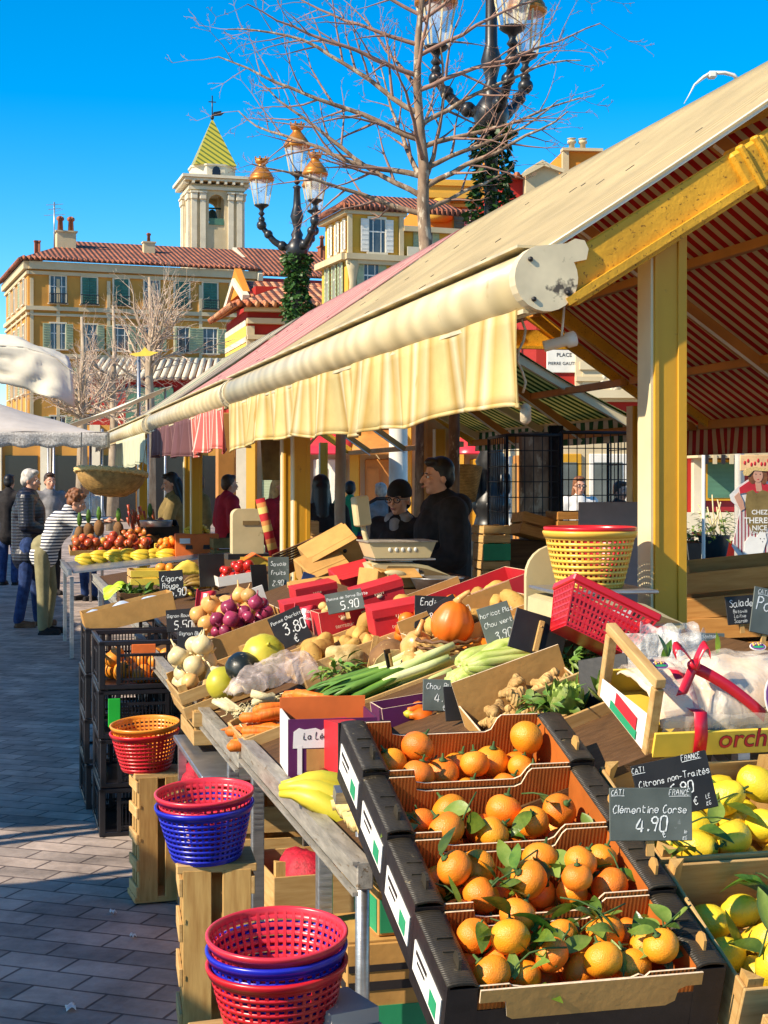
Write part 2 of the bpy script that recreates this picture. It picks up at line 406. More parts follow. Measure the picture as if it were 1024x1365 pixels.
mk('wood_pale_z', (.58, .36, .12), .62, .2, 7, .35, 60, .25, col2=(.40, .21, .06), stretch=(9, 9, 1), bstretch=(40, 40, 4), rnd=.12, speck=(5, .68, (.2, .09, .02)))
mk('wood_box', (.50, .24, .06), .6, .2, 7, .3, 60, .25, col2=(.36, .15, .03), stretch=(1, 9, 9), bstretch=(4, 40, 40), rnd=.1)
mk('wood_dark', (.10, .05, .02), .7, .3, 8, .4, 60, .2, stretch=(1, 8, 8))
mk('card_black', (.014, .011, .010), .5, .4, 20, .25, 60, .4, speck=(30, .70, (.09, .07, .04)))
mk('card_rim', (.042, .032, .018), .5, .4, 12, .5, 50, .45, wave=('Y', 55, 1.5, .35), speck=(40, .66, (.22, .17, .09)))
mk('card_inside', (.52, .14, .02), .75, .2, 6, .15, 50, .2, wave=('X', 42, .5, .3))
mk('card_tan', (.50, .27, .08), .75, .15, 10, .2, 60, .2, speck=(60, .7, (.3, .14, .04)))
mk('card_edge', (.72, .55, .36), .8, .2, 60, .4, 90)
mk('card_orange', (.72, .15, .025), .7, .15, 8, .1, 60)
mk('card_red', (.52, .022, .03), .5, .12, 8, .1, 60, .35)
mk('card_purple', (.09, .012, .07), .5, .2, 8, .1, 60)
mk('card_white', (.72, .68, .60), .7, .08, 8)
mk('banana_brown', (.34, .20, .03), .5, .3, 12, .15, 40, .4, col2=(.10, .05, .012), speck=(24, .6, (.05, .025, .01)))
mk('plastic_lime', (.42, .62, .03), .4, .15, 8, .3, 20)
mk('board_grey', (.22, .19, .20), .7, .15, 5)
mk('tissue_tan', (.72, .50, .30), .8, .2, 12, .3, 30, col2=(.80, .66, .48))
mk('sign_peach', (.74, .46, .22), .7, .2, 10)
mk('paper_blue', (.42, .50, .62), .6, .2, 20)
mk('chestnut', (.16, .05, .018), .35, .3, 20, 0, 60, .5, rnd=.2)
mk('straw', (.66, .46, .18), .85, .3, 60, .8, 60)
mk('paper_white', (.80, .77, .70), .75, .06, 12)
mk('print_green', (.02, .28, .12), .6, .1)
mk('print_red', (.50, .02, .03), .55, .1)
mk('print_black', (.02, .015, .015), .6, .2)
mk('print_yellow', (.75, .52, .06), .6, .12)
mk('print_purple', (.16, .05, .20), .6, .15)
mk('chalk', (.72, .74, .70), .9, .2, 70, speck=(160, .64, (.18, .20, .19)))
mk('slate', (.050, .060, .050), .55, .5, 6, .15, 50, .4, col2=(.13, .15, .13), speck=(26, .68, (.22, .24, .22)))
mk('slate_dark', (.016, .014, .012), .5, .4, 8, .15, 50, .4, speck=(30, .72, (.10, .10, .09)))
mk('clementine', (.85, .20, .008), .38, .12, 12, .38, 380, .45, col2=(.90, .33, .020), rnd=.12, hrnd=.014, speck=(9, .70, (.80, .36, .03)))
mk('citrus_stem', (.05, .10, .02), .7, .3, 60)
mk('lemon', (.80, .54, .022), .36, .10, 20, .35, 300, .45, col2=(.72, .50, .03), rnd=.1, hrnd=.012, speck=(18, .73, (.42, .34, .05)))
mk('citrus_leaf', (.040, .10, .010), .30, .4, 30, .35, 90, .5, col2=(.13, .22, .025), transl=.25, rnd=.4, hrnd=.03)
mk('leaf_pale', (.14, .23, .03), .45, .35, 30, .2, 120, .4, col2=(.24, .32, .06), transl=.2, rnd=.2)
mk('ivy', (.02, .060, .012), .5, .5, 20, .0, 60, .4, col2=(.05, .12, .02), rnd=.3, transl=.1)
mk('steel', (.42, .42, .42), .38, .2, 14, .1, 50, .5, metal=.85, stretch=(1, 1, 6))
mk('aluminium', (.40, .36, .29), .5, .3, 10, .3, 60, .5, metal=.45, stretch=(6, 1, 6), speck=(14, .60, (.22, .15, .08)))
mk('iron_black', (.016, .016, .017), .38, .4, 12, .15, 40, .5, speck=(30, .72, (.07, .05, .03)))
mk('wire_black', (.02, .018, .016), .5, .3)
mk('gold', (.60, .24, .03), .38, .35, 10, .15, 30, .5, metal=.45, col2=(.42, .13, .02))
mk('paint_yellow', (.62, .32, .018), .45, .15, 2.5, .15, 40, .35, col2=(.54, .26, .013), speck=(7, .70, (.30, .13, .02)))
mk('paint_yellow_beam', (.66, .34, .022), .55, .2, 5, .5, 60, .3, speck=(90, .60, (.22, .10, .01)))
mk('paint_orange', (.48, .20, .04), .6, .15, 4, .1)
mk('paint_white', (.74, .70, .60), .55, .1, 4, .1, 40)
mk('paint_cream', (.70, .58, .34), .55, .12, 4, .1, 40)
mk('paint_red', (.30, .016, .018), .5, .2, 4, .1, 40)
mk('cassette', (.72, .60, .36), .38, .12, 1.6, .08, 8, .45, stretch=(1, 1.4, 1), col2=(.54, .42, .21), speck=(4.5, .66, (.40, .29, .13)), wave=('Y', 1.3, 5, .22))  # wave bands stand in for branch shadows cast on the roller
mk('cassette_cap', (.70, .58, .36), .5, .15, 8, .1, 40, .35, speck=(11, .60, (.10, .075, .05)))  # specks give the cap its smudges and blotches of painted shadow
mk('rope', (.50, .40, .26), .85, .25, 60, .6, 200)
mk('fruit_red', (.42, .02, .018), .3, .3, 14, .1, 60, .5, col2=(.55, .16, .03), rnd=.15)
mk('fruit_apple', (.50, .30, .03), .35, .3, 8, .1, 60, .5, col2=(.52, .06, .03), rnd=.15, hrnd=.02)
mk('orange_far', (.80, .27, .02), .45, .12, 14, .2, 200, .4, rnd=.12)
mk('banana', (.78, .52, .035), .45, .12, 12, .15, 40, .4, col2=(.68, .50, .04), rnd=.08, speck=(30, .72, (.2, .11, .02)))
mk('banana_green', (.46, .44, .03), .45, .15, 10, .15, 40, .4, col2=(.66, .50, .04), speck=(34, .72, (.16, .11, .02)))
mk('onion_yellow', (.60, .27, .06), .35, .25, 10, .15, 30, .45, stretch=(3, 3, .6), col2=(.68, .40, .14), rnd=.15)
mk('onion_red', (.20, .014, .045), .32, .35, 10, .15, 30, .5, stretch=(3, 3, .6), col2=(.34, .04, .09), rnd=.2)
mk('onion_white', (.74, .62, .36), .38, .12, 10, .15, 30, .45, stretch=(3, 3, .6), col2=(.66, .50, .22), rnd=.08)
mk('potato', (.62, .37, .09), .7, .2, 12, .7, 60, .25, col2=(.40, .21, .05), rnd=.18, speck=(34, .64, (.20, .10, .03)))
mk('potato_small', (.62, .42, .14), .6, .2, 20, .4, 90, .3, rnd=.15)
mk('yam', (.26, .13, .05), .8, .4, 10, .8, 50, .2, col2=(.14, .07, .03), speck=(40, .62, (.42, .27, .10)))
mk('celeriac', (.60, .46, .22), .8, .3, 16, .9, 50, .2, col2=(.38, .25, .08), speck=(30, .62, (.2, .11, .03)))
mk('melon', (.62, .48, .04), .4, .2, 9, .2, 60, .4, col2=(.38, .38, .03), stretch=(1, 1, .3))
mk('melon_dark', (.010, .012, .008), .35, .4, 14, .3, 50, .45, speck=(34, .60, (.14, .11, .07)))
mk('squash', (.80, .13, .010), .4, .15, 6, .2, 40, .4, col2=(.66, .20, .012), speck=(22, .72, (.5, .33, .06)))
mk('carrot', (.80, .22, .02), .5, .15, 12, .4, 60, .35, stretch=(1, 6, 1), rnd=.15, col2=(.70, .13, .01))
mk('roots', (.66, .55, .30), .8, .25, 30, .5)
mk('leek_green', (.07, .17, .02), .45, .3, 8, .2, 60, .4, col2=(.14, .26, .035), stretch=(1, 8, 8), rnd=.2)
mk('leek_white', (.66, .66, .34), .45, .12, 8, .2, 60, .4, col2=(.48, .58, .16))
mk('celery', (.34, .46, .06), .45, .25, 8, .3, 60, .4, col2=(.58, .62, .22), stretch=(8, 1, 8), rnd=.12)
mk('ginger', (.62, .40, .15), .75, .25, 16, .9, 60, .2, col2=(.38, .20, .06), rnd=.15, wave=('X', 30, 5, .16))
mk('tomato', (.50, .022, .012), .25, .15, 6, .05, 60, .55, rnd=.15)
film('bag_pink', (.95, .78, .70), .20, scale=10)
film('bag_clear', (.80, .78, .72), .30)
film('film_white', (.86, .78, .66), .24, scale=9)
mk('ribbon', (.58, .012, .03), .3, .12, 8, .0, 60, .5)
mk('mesh_bag_red', (.42, .012, .03), .6, .4, 80, .5, 200)
mk('wicker', (.52, .30, .09), .7, .35, 20, .6, 60, .3, wave=('Z', 30, 3, .55))
mk('wicker_dark', (.13, .06, .025), .6, .4, 20, .6, 60, .3)
mk('bark', (.36, .25, .16), .85, .3, 9, .9, 24, .2, col2=(.12, .075, .05), stretch=(1, 1, .4), speck=(11, .56, (.46, .37, .26)))
mk('bark_pale', (.50, .40, .28), .85, .25, 7, .6, 30, .2, col2=(.28, .20, .13), stretch=(1, 1, .4))
mk('twig', (.30, .17, .12), .85, .3, 7)
mk('twig_pale', (.60, .44, .32), .85, .3, 7)
mk('canvas_white', (.82, .74, .56), .8, .12, 4, .9, 6, .2, transl=.12)
mk('canvas_shade', (.82, .70, .52), .8, .1, 4, .3, 6, .2, transl=.6)  # cloth of the added awnings, translucent to warm the shaded paving
mk('canvas_grey', (.58, .51, .44), .8, .1, 4, .4, 6, .2, transl=.1)
mk('lace', (.66, .62, .56), .85, .4, 50, .9, 60, .2, col2=(.25, .22, .19))
mk('skin', (.60, .31, .20), .5, .08, 12, .1, 120, .35)
mk('skin_board', (.55, .29, .19), .5, .08, 12, .1, 120, .35)  # skin tone of the figure painted on the shop board
mk('hair_grey', (.66, .60, .52), .6, .4, 30, .6, 60, stretch=(1, 1, .5), col2=(.30, .26, .22))
mk('hair_black', (.008, .006, .006), .45, .4, 30, .5, 60)
mk('hair_auburn', (.26, .10, .035), .55, .4, 30, .8, 40, col2=(.12, .04, .015))
mk('hair_blond', (.50, .33, .12), .55, .3, 30, .6, 60)
mk('hair_brown', (.05, .025, .012), .5, .4, 30, .6, 60)
mk('coat_navy', (.012, .014, .026), .42, .4, 14, .3, 30, .45)
mk('denim', (.012, .022, .07), .8, .3, 20, .3, 100, .2, col2=(.03, .06, .17))
mk('khaki', (.24, .21, .11), .85, .2, 8, .3, 60, .2)
mk('cloth_black', (.018, .015, .015), .75, .5, 10, .3, 60, .2)
mk('cloth_olive', (.20, .14, .05), .8, .25, 10, .3, 60, .2)
mk('cloth_red', (.36, .018, .035), .8, .25, 10, .3, 60, .2)
mk('cloth_green', (.02, .26, .10), .8, .2, 10, .3, 60)
mk('cloth_grey', (.22, .21, .21), .85, .3, 10, .3, 60)
mk('cloth_white', (.68, .66, .62), .85, .1, 10, .3, 60)
mk('leather_brown', (.12, .05, .02), .5, .3)
mk('eye_white', (.75, .72, .68), .2, .02)
mk('eye_dark', (.01, .008, .006), .15, .1)
mk('lip', (.36, .12, .10), .45, .1)
mk('glass_dark', (.015, .015, .018), .12, .1)
mk('glass_window', (.035, .045, .05), .08, .5, 1.2, .0, 40, .6, col2=(.11, .13, .13))
mk('stucco_ochre', (.60, .29, .055), .85, .16, .6, .2, 20, .15, col2=(.44, .205, .05), detail=6)
mk('stucco_yellow', (.66, .40, .07), .85, .14, .5, .2, 20, .15, col2=(.58, .31, .04), detail=6)
mk('stucco_orange', (.62, .235, .03), .85, .14, .5, .2, 20, .15, detail=6)
mk('stucco_brown', (.54, .26, .055), .85, .16, .5, .2, 20, .15, detail=6)
mk('stucco_red', (.42, .028, .022), .85, .16, .6, .2, 20, .15, col2=(.34, .03, .02), detail=6)
mk('stone_cream', (.62, .51, .32), .85, .14, .6, .2, 20, .15, col2=(.50, .39, .22), detail=6)
mk('stone_pale', (.66, .58, .42), .85, .12, 1.5, .2, 20, .15, detail=6)
mk('shutter_teal', (.05, .20, .15), .6, .25, 3, wave=('Z', 9, 0, .5))
mk('shutter_pale', (.40, .46, .27), .6, .15, 3, wave=('Z', 9, 0, .35))
mk('shutter_green', (.10, .24, .15), .6, .15, 3, wave=('Z', 14, 0, .5))
mk('bell', (.05, .09, .08), .5, .3, metal=.6)
def roof_mat(name, c1, c2, pale=None):
    def mkf(nm):
        m, t, b, out = nt(nm); N = t.nodes.new; Lk = t.links.new
        tc = N('ShaderNodeTexCoord'); mp = N('ShaderNodeMapping'); Lk(tc.outputs['Object'], mp.inputs['Vector'])
        br = N('ShaderNodeTexBrick'); br.inputs['Scale'].default_value = 1; br.inputs['Brick Width'].default_value = .34; br.inputs['Row Height'].default_value = .42; br.offset = 0
        br.inputs['Mortar Size'].default_value = .035; br.inputs['Color1'].default_value = (*c1, 1); br.inputs['Color2'].default_value = (*c2, 1); br.inputs['Mortar'].default_value = (*(Vector(c1) * .25), 1)
        Lk(mp.outputs[0], br.inputs['Vector'])
        wv = N('ShaderNodeTexWave'); wv.bands_direction = 'X'; wv.inputs['Scale'].default_value = .314 / .34 ; Lk(mp.outputs[0], wv.inputs['Vector'])
        nz = N('ShaderNodeTexNoise'); nz.inputs['Scale'].default_value = 1.3; nz.inputs['Detail'].default_value = 6; Lk(tc.outputs['Object'], nz.inputs['Vector'])
        rp = N('ShaderNodeValToRGB'); rp.color_ramp.elements[0].position = .35; rp.color_ramp.elements[1].position = .65
        rp.color_ramp.elements[0].color = (.75, .72, .70, 1); rp.color_ramp.elements[1].color = (1.15, 1.12, 1.05, 1) ; Lk(nz.outputs['Fac'], rp.inputs['Fac'])
        mx = N('ShaderNodeMix'); mx.data_type = 'RGBA'; mx.blend_type = 'MULTIPLY'; mx.inputs[0].default_value = 1; Lk(br.outputs['Color'], mx.inputs[6]); Lk(rp.outputs['Color'], mx.inputs[7])
        Lk(mx.outputs[2], b.inputs['Base Color']); b.inputs['Roughness'].default_value = .85
        bp = N('ShaderNodeBump'); bp.inputs['Strength'].default_value = 1; bp.inputs['Distance'].default_value = .08; Lk(wv.outputs['Fac'], bp.inputs['Height']); Lk(bp.outputs[0], b.inputs['Normal'])
        return m
    _DEF[name] = mkf
roof_mat('roof_tile', (.40, .13, .06), (.30, .10, .055))
roof_mat('roof_tile_bright', (.50, .14, .05), (.62, .34, .18))
# ---------------------------------------------------------------- chalk handwriting and printed lettering
_G = {'a': "4626151322324446 464352", 'b': "1912 1526364543322213", 'c': "4536261513223243", 'd': "4536261513223243 4942", 'e': "14444536261513223243",
 'é': "14444536261513223243 2738", 'f': "4948392822 1646", 'g': "4536261513223244 46413020", 'h': "1912 1426364542", 'i': "2622 2728", 'l': "1912",
 'm': "1612 15263532 35465562", 'n': "1612 1526364542", 'o': "261513223243453626", 'p': "1610 1526364543322213", 'r': "1612 14263645", 's': "453626153443322213",
 't': "28233242 1646", 'u': "1613223243 4642", 'v': "163246", 'x': "1642 4612", 'y': "1633 4620", 'z': "16461242", 'A': "123952 2545", 'B': "1912 193948473616 3645433212",
 'C': "4839281614223243", 'E': "49191242 1636", 'F': "491912 1636", 'G': "48392816142232434535", 'I': "2922", 'K': "1912 491542", 'L': "191242", 'N': "12194249",
 'O': "291814223244483929", 'P': "1912 193948473616", 'R': "1912 193948473616 3642", 'S': "48392918273645433213", 'T': "1959 3932", '0': "291813223243483929",
 '1': "283932", '2': "18293948371242", '3': "183948372626364543322213", '4': "391454 4842", '5': "4919163645433212", '6': "49281613223243443516",
 '8': "36261718293948473645433222131526", '9': "47362617182939484732", '.': "2223", '-': "1545", '€': "4839281614223243 0636 0535", ',': "2321"}
def smooth(pts, k=3):
    if len(pts) < 3: return pts
    out = []
    for i in range(len(pts) - 1):
        p0, p1, p2, p3 = pts[max(i - 1, 0)], pts[i], pts[i + 1], pts[min(i + 2, len(pts) - 1)]
        for j in range(k):
            t = j / k
            out.append(tuple(.5 * (2 * p1[a] + (p2[a] - p0[a]) * t + (2 * p0[a] - 5 * p1[a] + 4 * p2[a] - p3[a]) * t * t + (-p0[a] + 3 * p1[a] - 3 * p2[a] + p3[a]) * t ** 3) for a in range(2)))
    return out + [pts[-1]]
def ribbon(mb, pts, w, z, mi=0):
    vs = []; fs = []; n = len(pts)
    for i, p in enumerate(pts):
        a, b = pts[max(i - 1, 0)], pts[min(i + 1, n - 1)]
        d = Vector((b[0] - a[0], b[1] - a[1])); d = d.normalized() if d.length > 1e-9 else Vector((1, 0))
        k = w / 2 * (.8 + .35 * math.sin(i * 2.1 + p[0] * 90)); q = Vector((-d.y, d.x)) * k
        vs += [(p[0] + q.x, p[1] + q.y, z), (p[0] - q.x, p[1] - q.y, z)]
    for i in range(n - 1): fs.append((2 * i, 2 * i + 1, 2 * i + 3, 2 * i + 2))
    mb.add(vs, fs, mi)
def chalk(mb, s, x, y, cap, w=None, mi=0, z=.0012, slant=.12, seed=1):
    """write s in chalk from (x, y) on the local xy face; returns the end x"""
    rn = random.Random(seed + len(s)); u = cap / 7.0; w = w or cap * .13
    for ch in s:
        if ch == ' ': x += 3.2 * u; continue
        g = _G.get(ch) or _G.get(ch.lower())
        jy = rn.uniform(-.5, .5) * u; k = rn.uniform(.92, 1.1); mxx = 0
        for st in g.split():
            p = [(int(st[i]), int(st[i + 1]) - 2) for i in range(0, len(st), 2)]
            mxx = max(mxx, max(a for a, b in p))
            p = [(x + (a - 1 + slant * b) * u * k, y + b * u * k + jy) for a, b in p]
            if len(p) == 2 and abs(p[0][0] - p[1][0]) + abs(p[0][1] - p[1][1]) < 1.3 * u: p[1] = (p[1][0] + .3 * u, p[1][1])
            ribbon(mb, smooth(p), w, z, mi)
        x += (mxx - 1 + 1.5) * u * k
    return x
def chalk_w(s, cap): 
    m = MB(); return chalk(m, s, 0, 0, cap)
_TX = {}
def letters(mb, s, size, Q, mi=0, bold=0.0, shear=0.0, align='CENTER', spacing=1.0):
    """printed lettering as real raised letters; Q places the text plane"""
    key = (s, bold, shear, align, spacing)
    if key not in _TX:
        cu = bpy.data.curves.new('t', 'FONT'); cu.body = s; cu.size = 1; cu.align_x = align; cu.align_y = 'CENTER'; cu.offset = bold; cu.shear = shear; cu.space_character = spacing; cu.resolution_u = 3
        o = bpy.data.objects.new('t', cu); COL.objects.link(o); dg = bpy.context.evaluated_depsgraph_get(); dg.update()
        me = o.evaluated_get(dg).to_mesh(); _TX[key] = ([v.co.copy() for v in me.vertices], [tuple(p.vertices) for p in me.polygons])
        o.evaluated_get(dg).to_mesh_clear(); bpy.data.objects.remove(o); bpy.data.curves.remove(cu)
    vs, fs = _TX[key]
    mb.add([Q @ (v * size) for v in vs], fs, mi)
FRONT = Matrix.Rotation(R(90), 4, 'X')                              # text plane xy -> upright, facing -y
def upright(x, y, z): return Matrix.Translation((x, y, z)) @ FRONT

# ---------------------------------------------------------------- ground
brick('paving', (.43, .335, .27), (.26, .21, .175), (.11, .08, .068), 1.0, .27, .145, .006, R(19) , .68, .8, var=.6, dist=.012, spec=.25)
g = MB(); g.add([(-300, -60, 0), (300, -60, 0), (300, 500, 0), (-300, 500, 0)], [(0, 1, 2, 3)])
tag(g.build('pavement', 'paving'), kind='structure')
rnd = random.Random(5)
for (px, py, s) in ((94, 1346, .030), (177, 1250, .018), (150, 1218, .018)):
    p = PZ(px, py, 0.002); m = MB()
    m.sheet(lambda a, b: ((a - .5) * s * 1.5 + .006 * math.sin(b * 5), (b - .5) * s, .004 + .010 * abs(math.sin(a * 4 + b * 3))), 5, 4, .0015)
    tag(m.build('paper_scrap', 'paper_white', loc=p, rot=(0, 0, rnd.uniform(0, 3))), 'small torn scrap of white paper lying on the dark paving', 'litter', 'paper scraps on the paving')

# ---------------------------------------------------------------- unseen awnings added to shade the paving; a gap leaves one lit patch
def shade_awning(u0, u1, v0, v1, zc, label):
    t = thing('shade_awning', label, 'awning', W(v0, u0, 0), SA)
    L = u1 - u0; w = v1 - v0; m = MB()
    m.sheet(lambda a, b: (b * w, a * L, zc + .35 * (1 - b) + .02 * math.sin(a * L * 5)), max(4, int(L * 3)), 6, .006)
    m.build('canopy', 'canvas_shade', t)
    f = MB(); k = max(1, int(L / 3))
    for i in range(k + 1):
        y = .06 + (L - .12) * i / k; f.box((w - .12, y, zc / 2 - .02), (.06, .06, zc - .04)); f.box((.06, y, zc / 2 + .13), (.06, .06, zc + .26))
        f.bar((.06, y, zc + .30), (w - .12, y, zc - .03), .04, .05)
    f.build('frame', 'paint_white', t)
shade_awning(-5.0, 5.38, -6.4, -2.60, 2.6, 'long white awning on posts, added unseen to shade the lane, nearer of two')
shade_awning(6.42, 34, -6.4, -2.60, 2.6, 'long white awning on posts, added unseen to shade the lane, farther of two')
shade_awning(5.39, 6.41, -3.16, -2.60, 2.6, 'short strip of white awning added unseen to trim the lit patch')

# ---------------------------------------------------------------- buildings
def shutter(par, x, z, w, h, mat, y=-.05, ang=0.0):
    m = MB(); m.box((0, 0, 0), (w, .05, h), ch=.01)
    n = max(4, int(h / .16))
    for i in range(n): m.box((0, -.032, -h / 2 + h * (i + .5) / n), (w * .8, .02, h / n * .55), rot=(R(25), 0, 0))
    m.build('shutter', mat, par, (x, y, z), (0, 0, ang))
def window(par, x, z, w, h, mode, y=0.0, smat='shutter_pale', frame='stone_pale', rz=0.0, balcony=False):
    """an opening with surround, dark panes and shutters; facade faces local -y at y"""
    m = MB(); t = .10
    m.box((-w / 2 - t / 2, -.03, 0), (t, .12, h + 2 * t)); m.box((w / 2 + t / 2, -.03, 0), (t, .12, h + 2 * t))
    m.box((0, -.04, h / 2 + t / 2), (w, .12, t)); m.box((0, -.08, -h / 2 - t / 2), (w + .35, .22, t * .8))
    for sx in (-.25, .25): m.box((sx * w, -.02, 0), (.05, .06, h), mi=1)
    m.box((0, -.018, h * .12), (w, .05, .05), mi=1)
    o = m.build('window', [frame, 'paint_white'], par, (x, y, z), (0, 0, rz))
    p = MB(); p.box((0, .0, 0), (w, .02, h)); p.build('pane', 'glass_window', o)
    if mode == 'closed':
        shutter(o, -w / 4, 0, w / 2 - .01, h, smat, -.06); shutter(o, w / 4, 0, w / 2 - .01, h, smat, -.06)
    elif mode == 'open':
        shutter(o, -w * .78, 0, w * .5, h, smat, -.10); shutter(o, w * .78, 0, w * .5, h, smat, -.10)
    elif mode == 'ajar':
        shutter(o, -w / 2 + .05, 0, w * .5, h, smat, -.16 - w * .18, R(68)); shutter(o, w * .78, 0, w * .5, h, smat, -.10)
    if balcony:
        b = MB(); hh = h * .34
        for i in range(9): b.box((-w * .6 + w * 1.2 * i / 8, -.32, -h / 2 + hh / 2), (.03, .03, hh))
        b.box((0, -.32, -h / 2 + hh), (w * 1.24, .05, .05)); b.box((0, -.2, -h / 2 - .02), (w * 1.24, .3, .06)); b.build('railing', 'iron_black', o)
    return o
def slope_roof(par, pts, mat, th=.14, name='roof', thick_mat=None):
    """a tiled plane through 4 points (low-left, low-right, high-right, high-left); tiles run up it"""
    a, b, c, d = [Vector(p) for p in pts]
    x = (b - a).normalized(); n = x.cross(d - a).normalized(); y = n.cross(x)
    Q = Matrix((x, y, n)).transposed().to_4x4(); Q.translation = a; I = Q.inverted()
    m = MB(); m.prism([((I @ p).x, (I @ p).y) for p in (a, b, c, d)], th)
    L = (b - a).length; k = int(L / .36)
    for i in range(k): m.tube([(.18 + i * .36, -.08, th * .9), (.18 + i * .36, .30, th * .9)], .13, 6)   # round ends of the tile rows
    o = m.build(name, mat, par); o.matrix_local = Q; return o
def chimney(par, x, y, z, w, h, mat='stone_cream', pots=2, cap='roof_tile'):
    m = MB(); m.box((0, 0, h / 2), (w, w * .7, h), ch=.02); m.box((0, 0, h - .04), (w * 1.15, w * .85, .1))
    for i in range(pots):
        px = (i - (pots - 1) / 2) * w * .55
        m.lathe([(w * .16, h), (w * .13, h + w * .55), (w * .20, h + w * .6), (w * .2, h + w * .72), (w * .1, h + w * .8)], 8, 1, ax=Matrix.Translation((px, 0, 0)))
    return m.build('chimney', [mat, cap], par, (x, y, z))

# long ochre block at the end of the square; corner at px 40, turned 22 degrees
B1 = PX(38, 640, 100); rz1 = R(20)
b1 = thing('apartment_building', 'long ochre apartment block with two rows of shuttered windows under a red tiled roof', 'building', (B1.x, B1.y, 0), rz1)
L1, D1, H1 = 15.4, 13.0, 15.9
m = MB()
m.box((L1 / 2, D1 / 2, H1 / 2), (L1, D1, H1))
m.build('wall', 'stucco_brown', b1)
m = MB()                                                             # painted bands, cornices, corner strips
for z, hh, pr in ((H1 - .28, .5, .35), (H1 - .75, .22, .16), (12.85, .26, .2), (12.45, .16, .12), (9.75, .3, .22)):
    m.box((L1 / 2 + .1, -pr / 2, z), (L1 + .2, pr, hh)); m.box((-pr / 2, D1 / 2 - .1, z), (pr, D1 + .2, hh))
for x in (.2, 1.9, 5.2, 8.2, 11.4, 14.6): m.box((x, -.05, H1 / 2 - .4), (.22, .1, H1 - 1.4))
for y in (.6, 3.2, 6, 9): m.box((-.05, y, H1 / 2 - .4), (.1, .3, H1 - 1.4))
m.build('cornice', 'stone_cream', b1)
m = MB(); m.box((L1 / 2, -.012, 11.0), (L1 - .1, .024, 2.55)); m.box((-.012, D1 / 2, 11.0), (.024, D1 - .2, 2.55)); m.box((-.014, D1 / 2, 14.2), (.024, D1 - .2, 2.2))
m.build('plaster_band', 'stucco_ochre', b1)
xs = [1.75, 3.65, 5.6, 7.5, 9.4, 11.2, 12.95]
modes1 = ['open', 'closed', 'closed', 'none', 'closed', 'closed', 'closed']
for i, x in enumerate(xs):
    x = x * L1 / 14.3
    window(b1, x, 14.1, .95, 1.75, 'none' if i in (0, 3) else 'closed', smat='shutter_teal', balcony=True)
    window(b1, x, 11.05, .95, 1.65, 'open' if i % 3 != 1 else 'ajar', y=-.024)
    window(b1, x, 8.2, .95, 1.6, 'open' if i != 3 else 'closed', smat='shutter_pale')
    window(b1, x, 5.0, .95, 1.6, 'open', smat='shutter_pale')
for j, y in enumerate((2, 4.5, 7.3, 10.2)):
    for z in (14.1, 11.05, 8.2): window(b1, -.024, z, .9, 1.7, 'closed' if j % 2 else 'none', smat='shutter_pale', rz=R(-90)).location = (-.026, y, z)
e = .5
slope_roof(b1, [(-e, -e, H1), (L1 + .1, -e, H1), (L1 + .1, D1 / 2, H1 + 2.3), (4.0, D1 / 2, H1 + 2.3)], 'roof_tile')
slope_roof(b1, [(-e, D1 + e, H1), (-e, -e, H1), (4.0, D1 / 2, H1 + 2.3), (4.0, D1 / 2 + .01, H1 + 2.3)], 'roof_tile')
chimney(b1, 3.0, 4.2, H1 + 1.4, 1.3, 1.3, 'stone_cream', 2)
chimney(b1, 8.6, 3.6, H1 + 1.2, .8, 1.0, 'stone_cream', 1)
chimney(b1, 1.2, 5.0, H1 + .9, .4, 1.2, 'roof_tile', 0)
m = MB(); m.tube([(0, 0, 0), (0, 0, 3.6)], .05, 6); 
for z, w in ((3.4, .55), (3.1, .4), (2.7, .7)): m.bar((-w, 0, z), (w, .2, z + .1), .04, .04); 
m.bar((.1, -.3, 2.9), (.5, .5, 3.2), .03, .03)
tag(m.build('aerial', 'steel', loc=b1.matrix_basis @ Vector((2.1, 3.2, H1 + .9))), 'thin television aerial on the ochre block roof beside a chimney', 'aerial')
# adjoining plainer wing to its right, roof a little higher
b2 = thing('apartment_building', 'plain ochre wing beside the long block, mostly hidden behind a tiled red house', 'building', b1.matrix_basis @ Vector((L1 + .15, 0, 0)), rz1)
m = MB(); m.box((6, 6, H1 / 2 - .2), (12, 12, H1 - .4)); m.build('wall', 'stucco_ochre', b2)
m = MB(); m.box((6, -.15, H1 - .6), (12.3, .3, .3)); m.box((6, -.1, 12.6), (12.2, .2, .2)); m.build('cornice', 'paint_red', b2)
for i in range(5):
    for z in (14.0, 11.0, 8): window(b2, 1.2 + i * 2.3, z, 1.0, 1.8, 'closed' if (i + int(z)) % 2 else 'open', smat='shutter_teal')
slope_roof(b2, [(-.05, -.6, H1 - .35), (12.4, -.6, H1 - .35), (12.4, 6, H1 + 2.4), (-.05, 6, H1 + 2.4)], 'roof_tile')
m = MB(); m.box((0, 2.9, 1.35), (.35, 7.6, .5), rot=(R(21.5), 0, 0)); m.build('parapet', 'stone_pale', b2, (-.1, 0, H1 - .4))
chimney(b2, 2.9, 2.5, H1 + .75, 1.1, .7, 'stone_cream', 0)
chimney(b2, 6.2, 4.6, H1 + 1.7, 1.0, 1.0, 'roof_tile', 2)

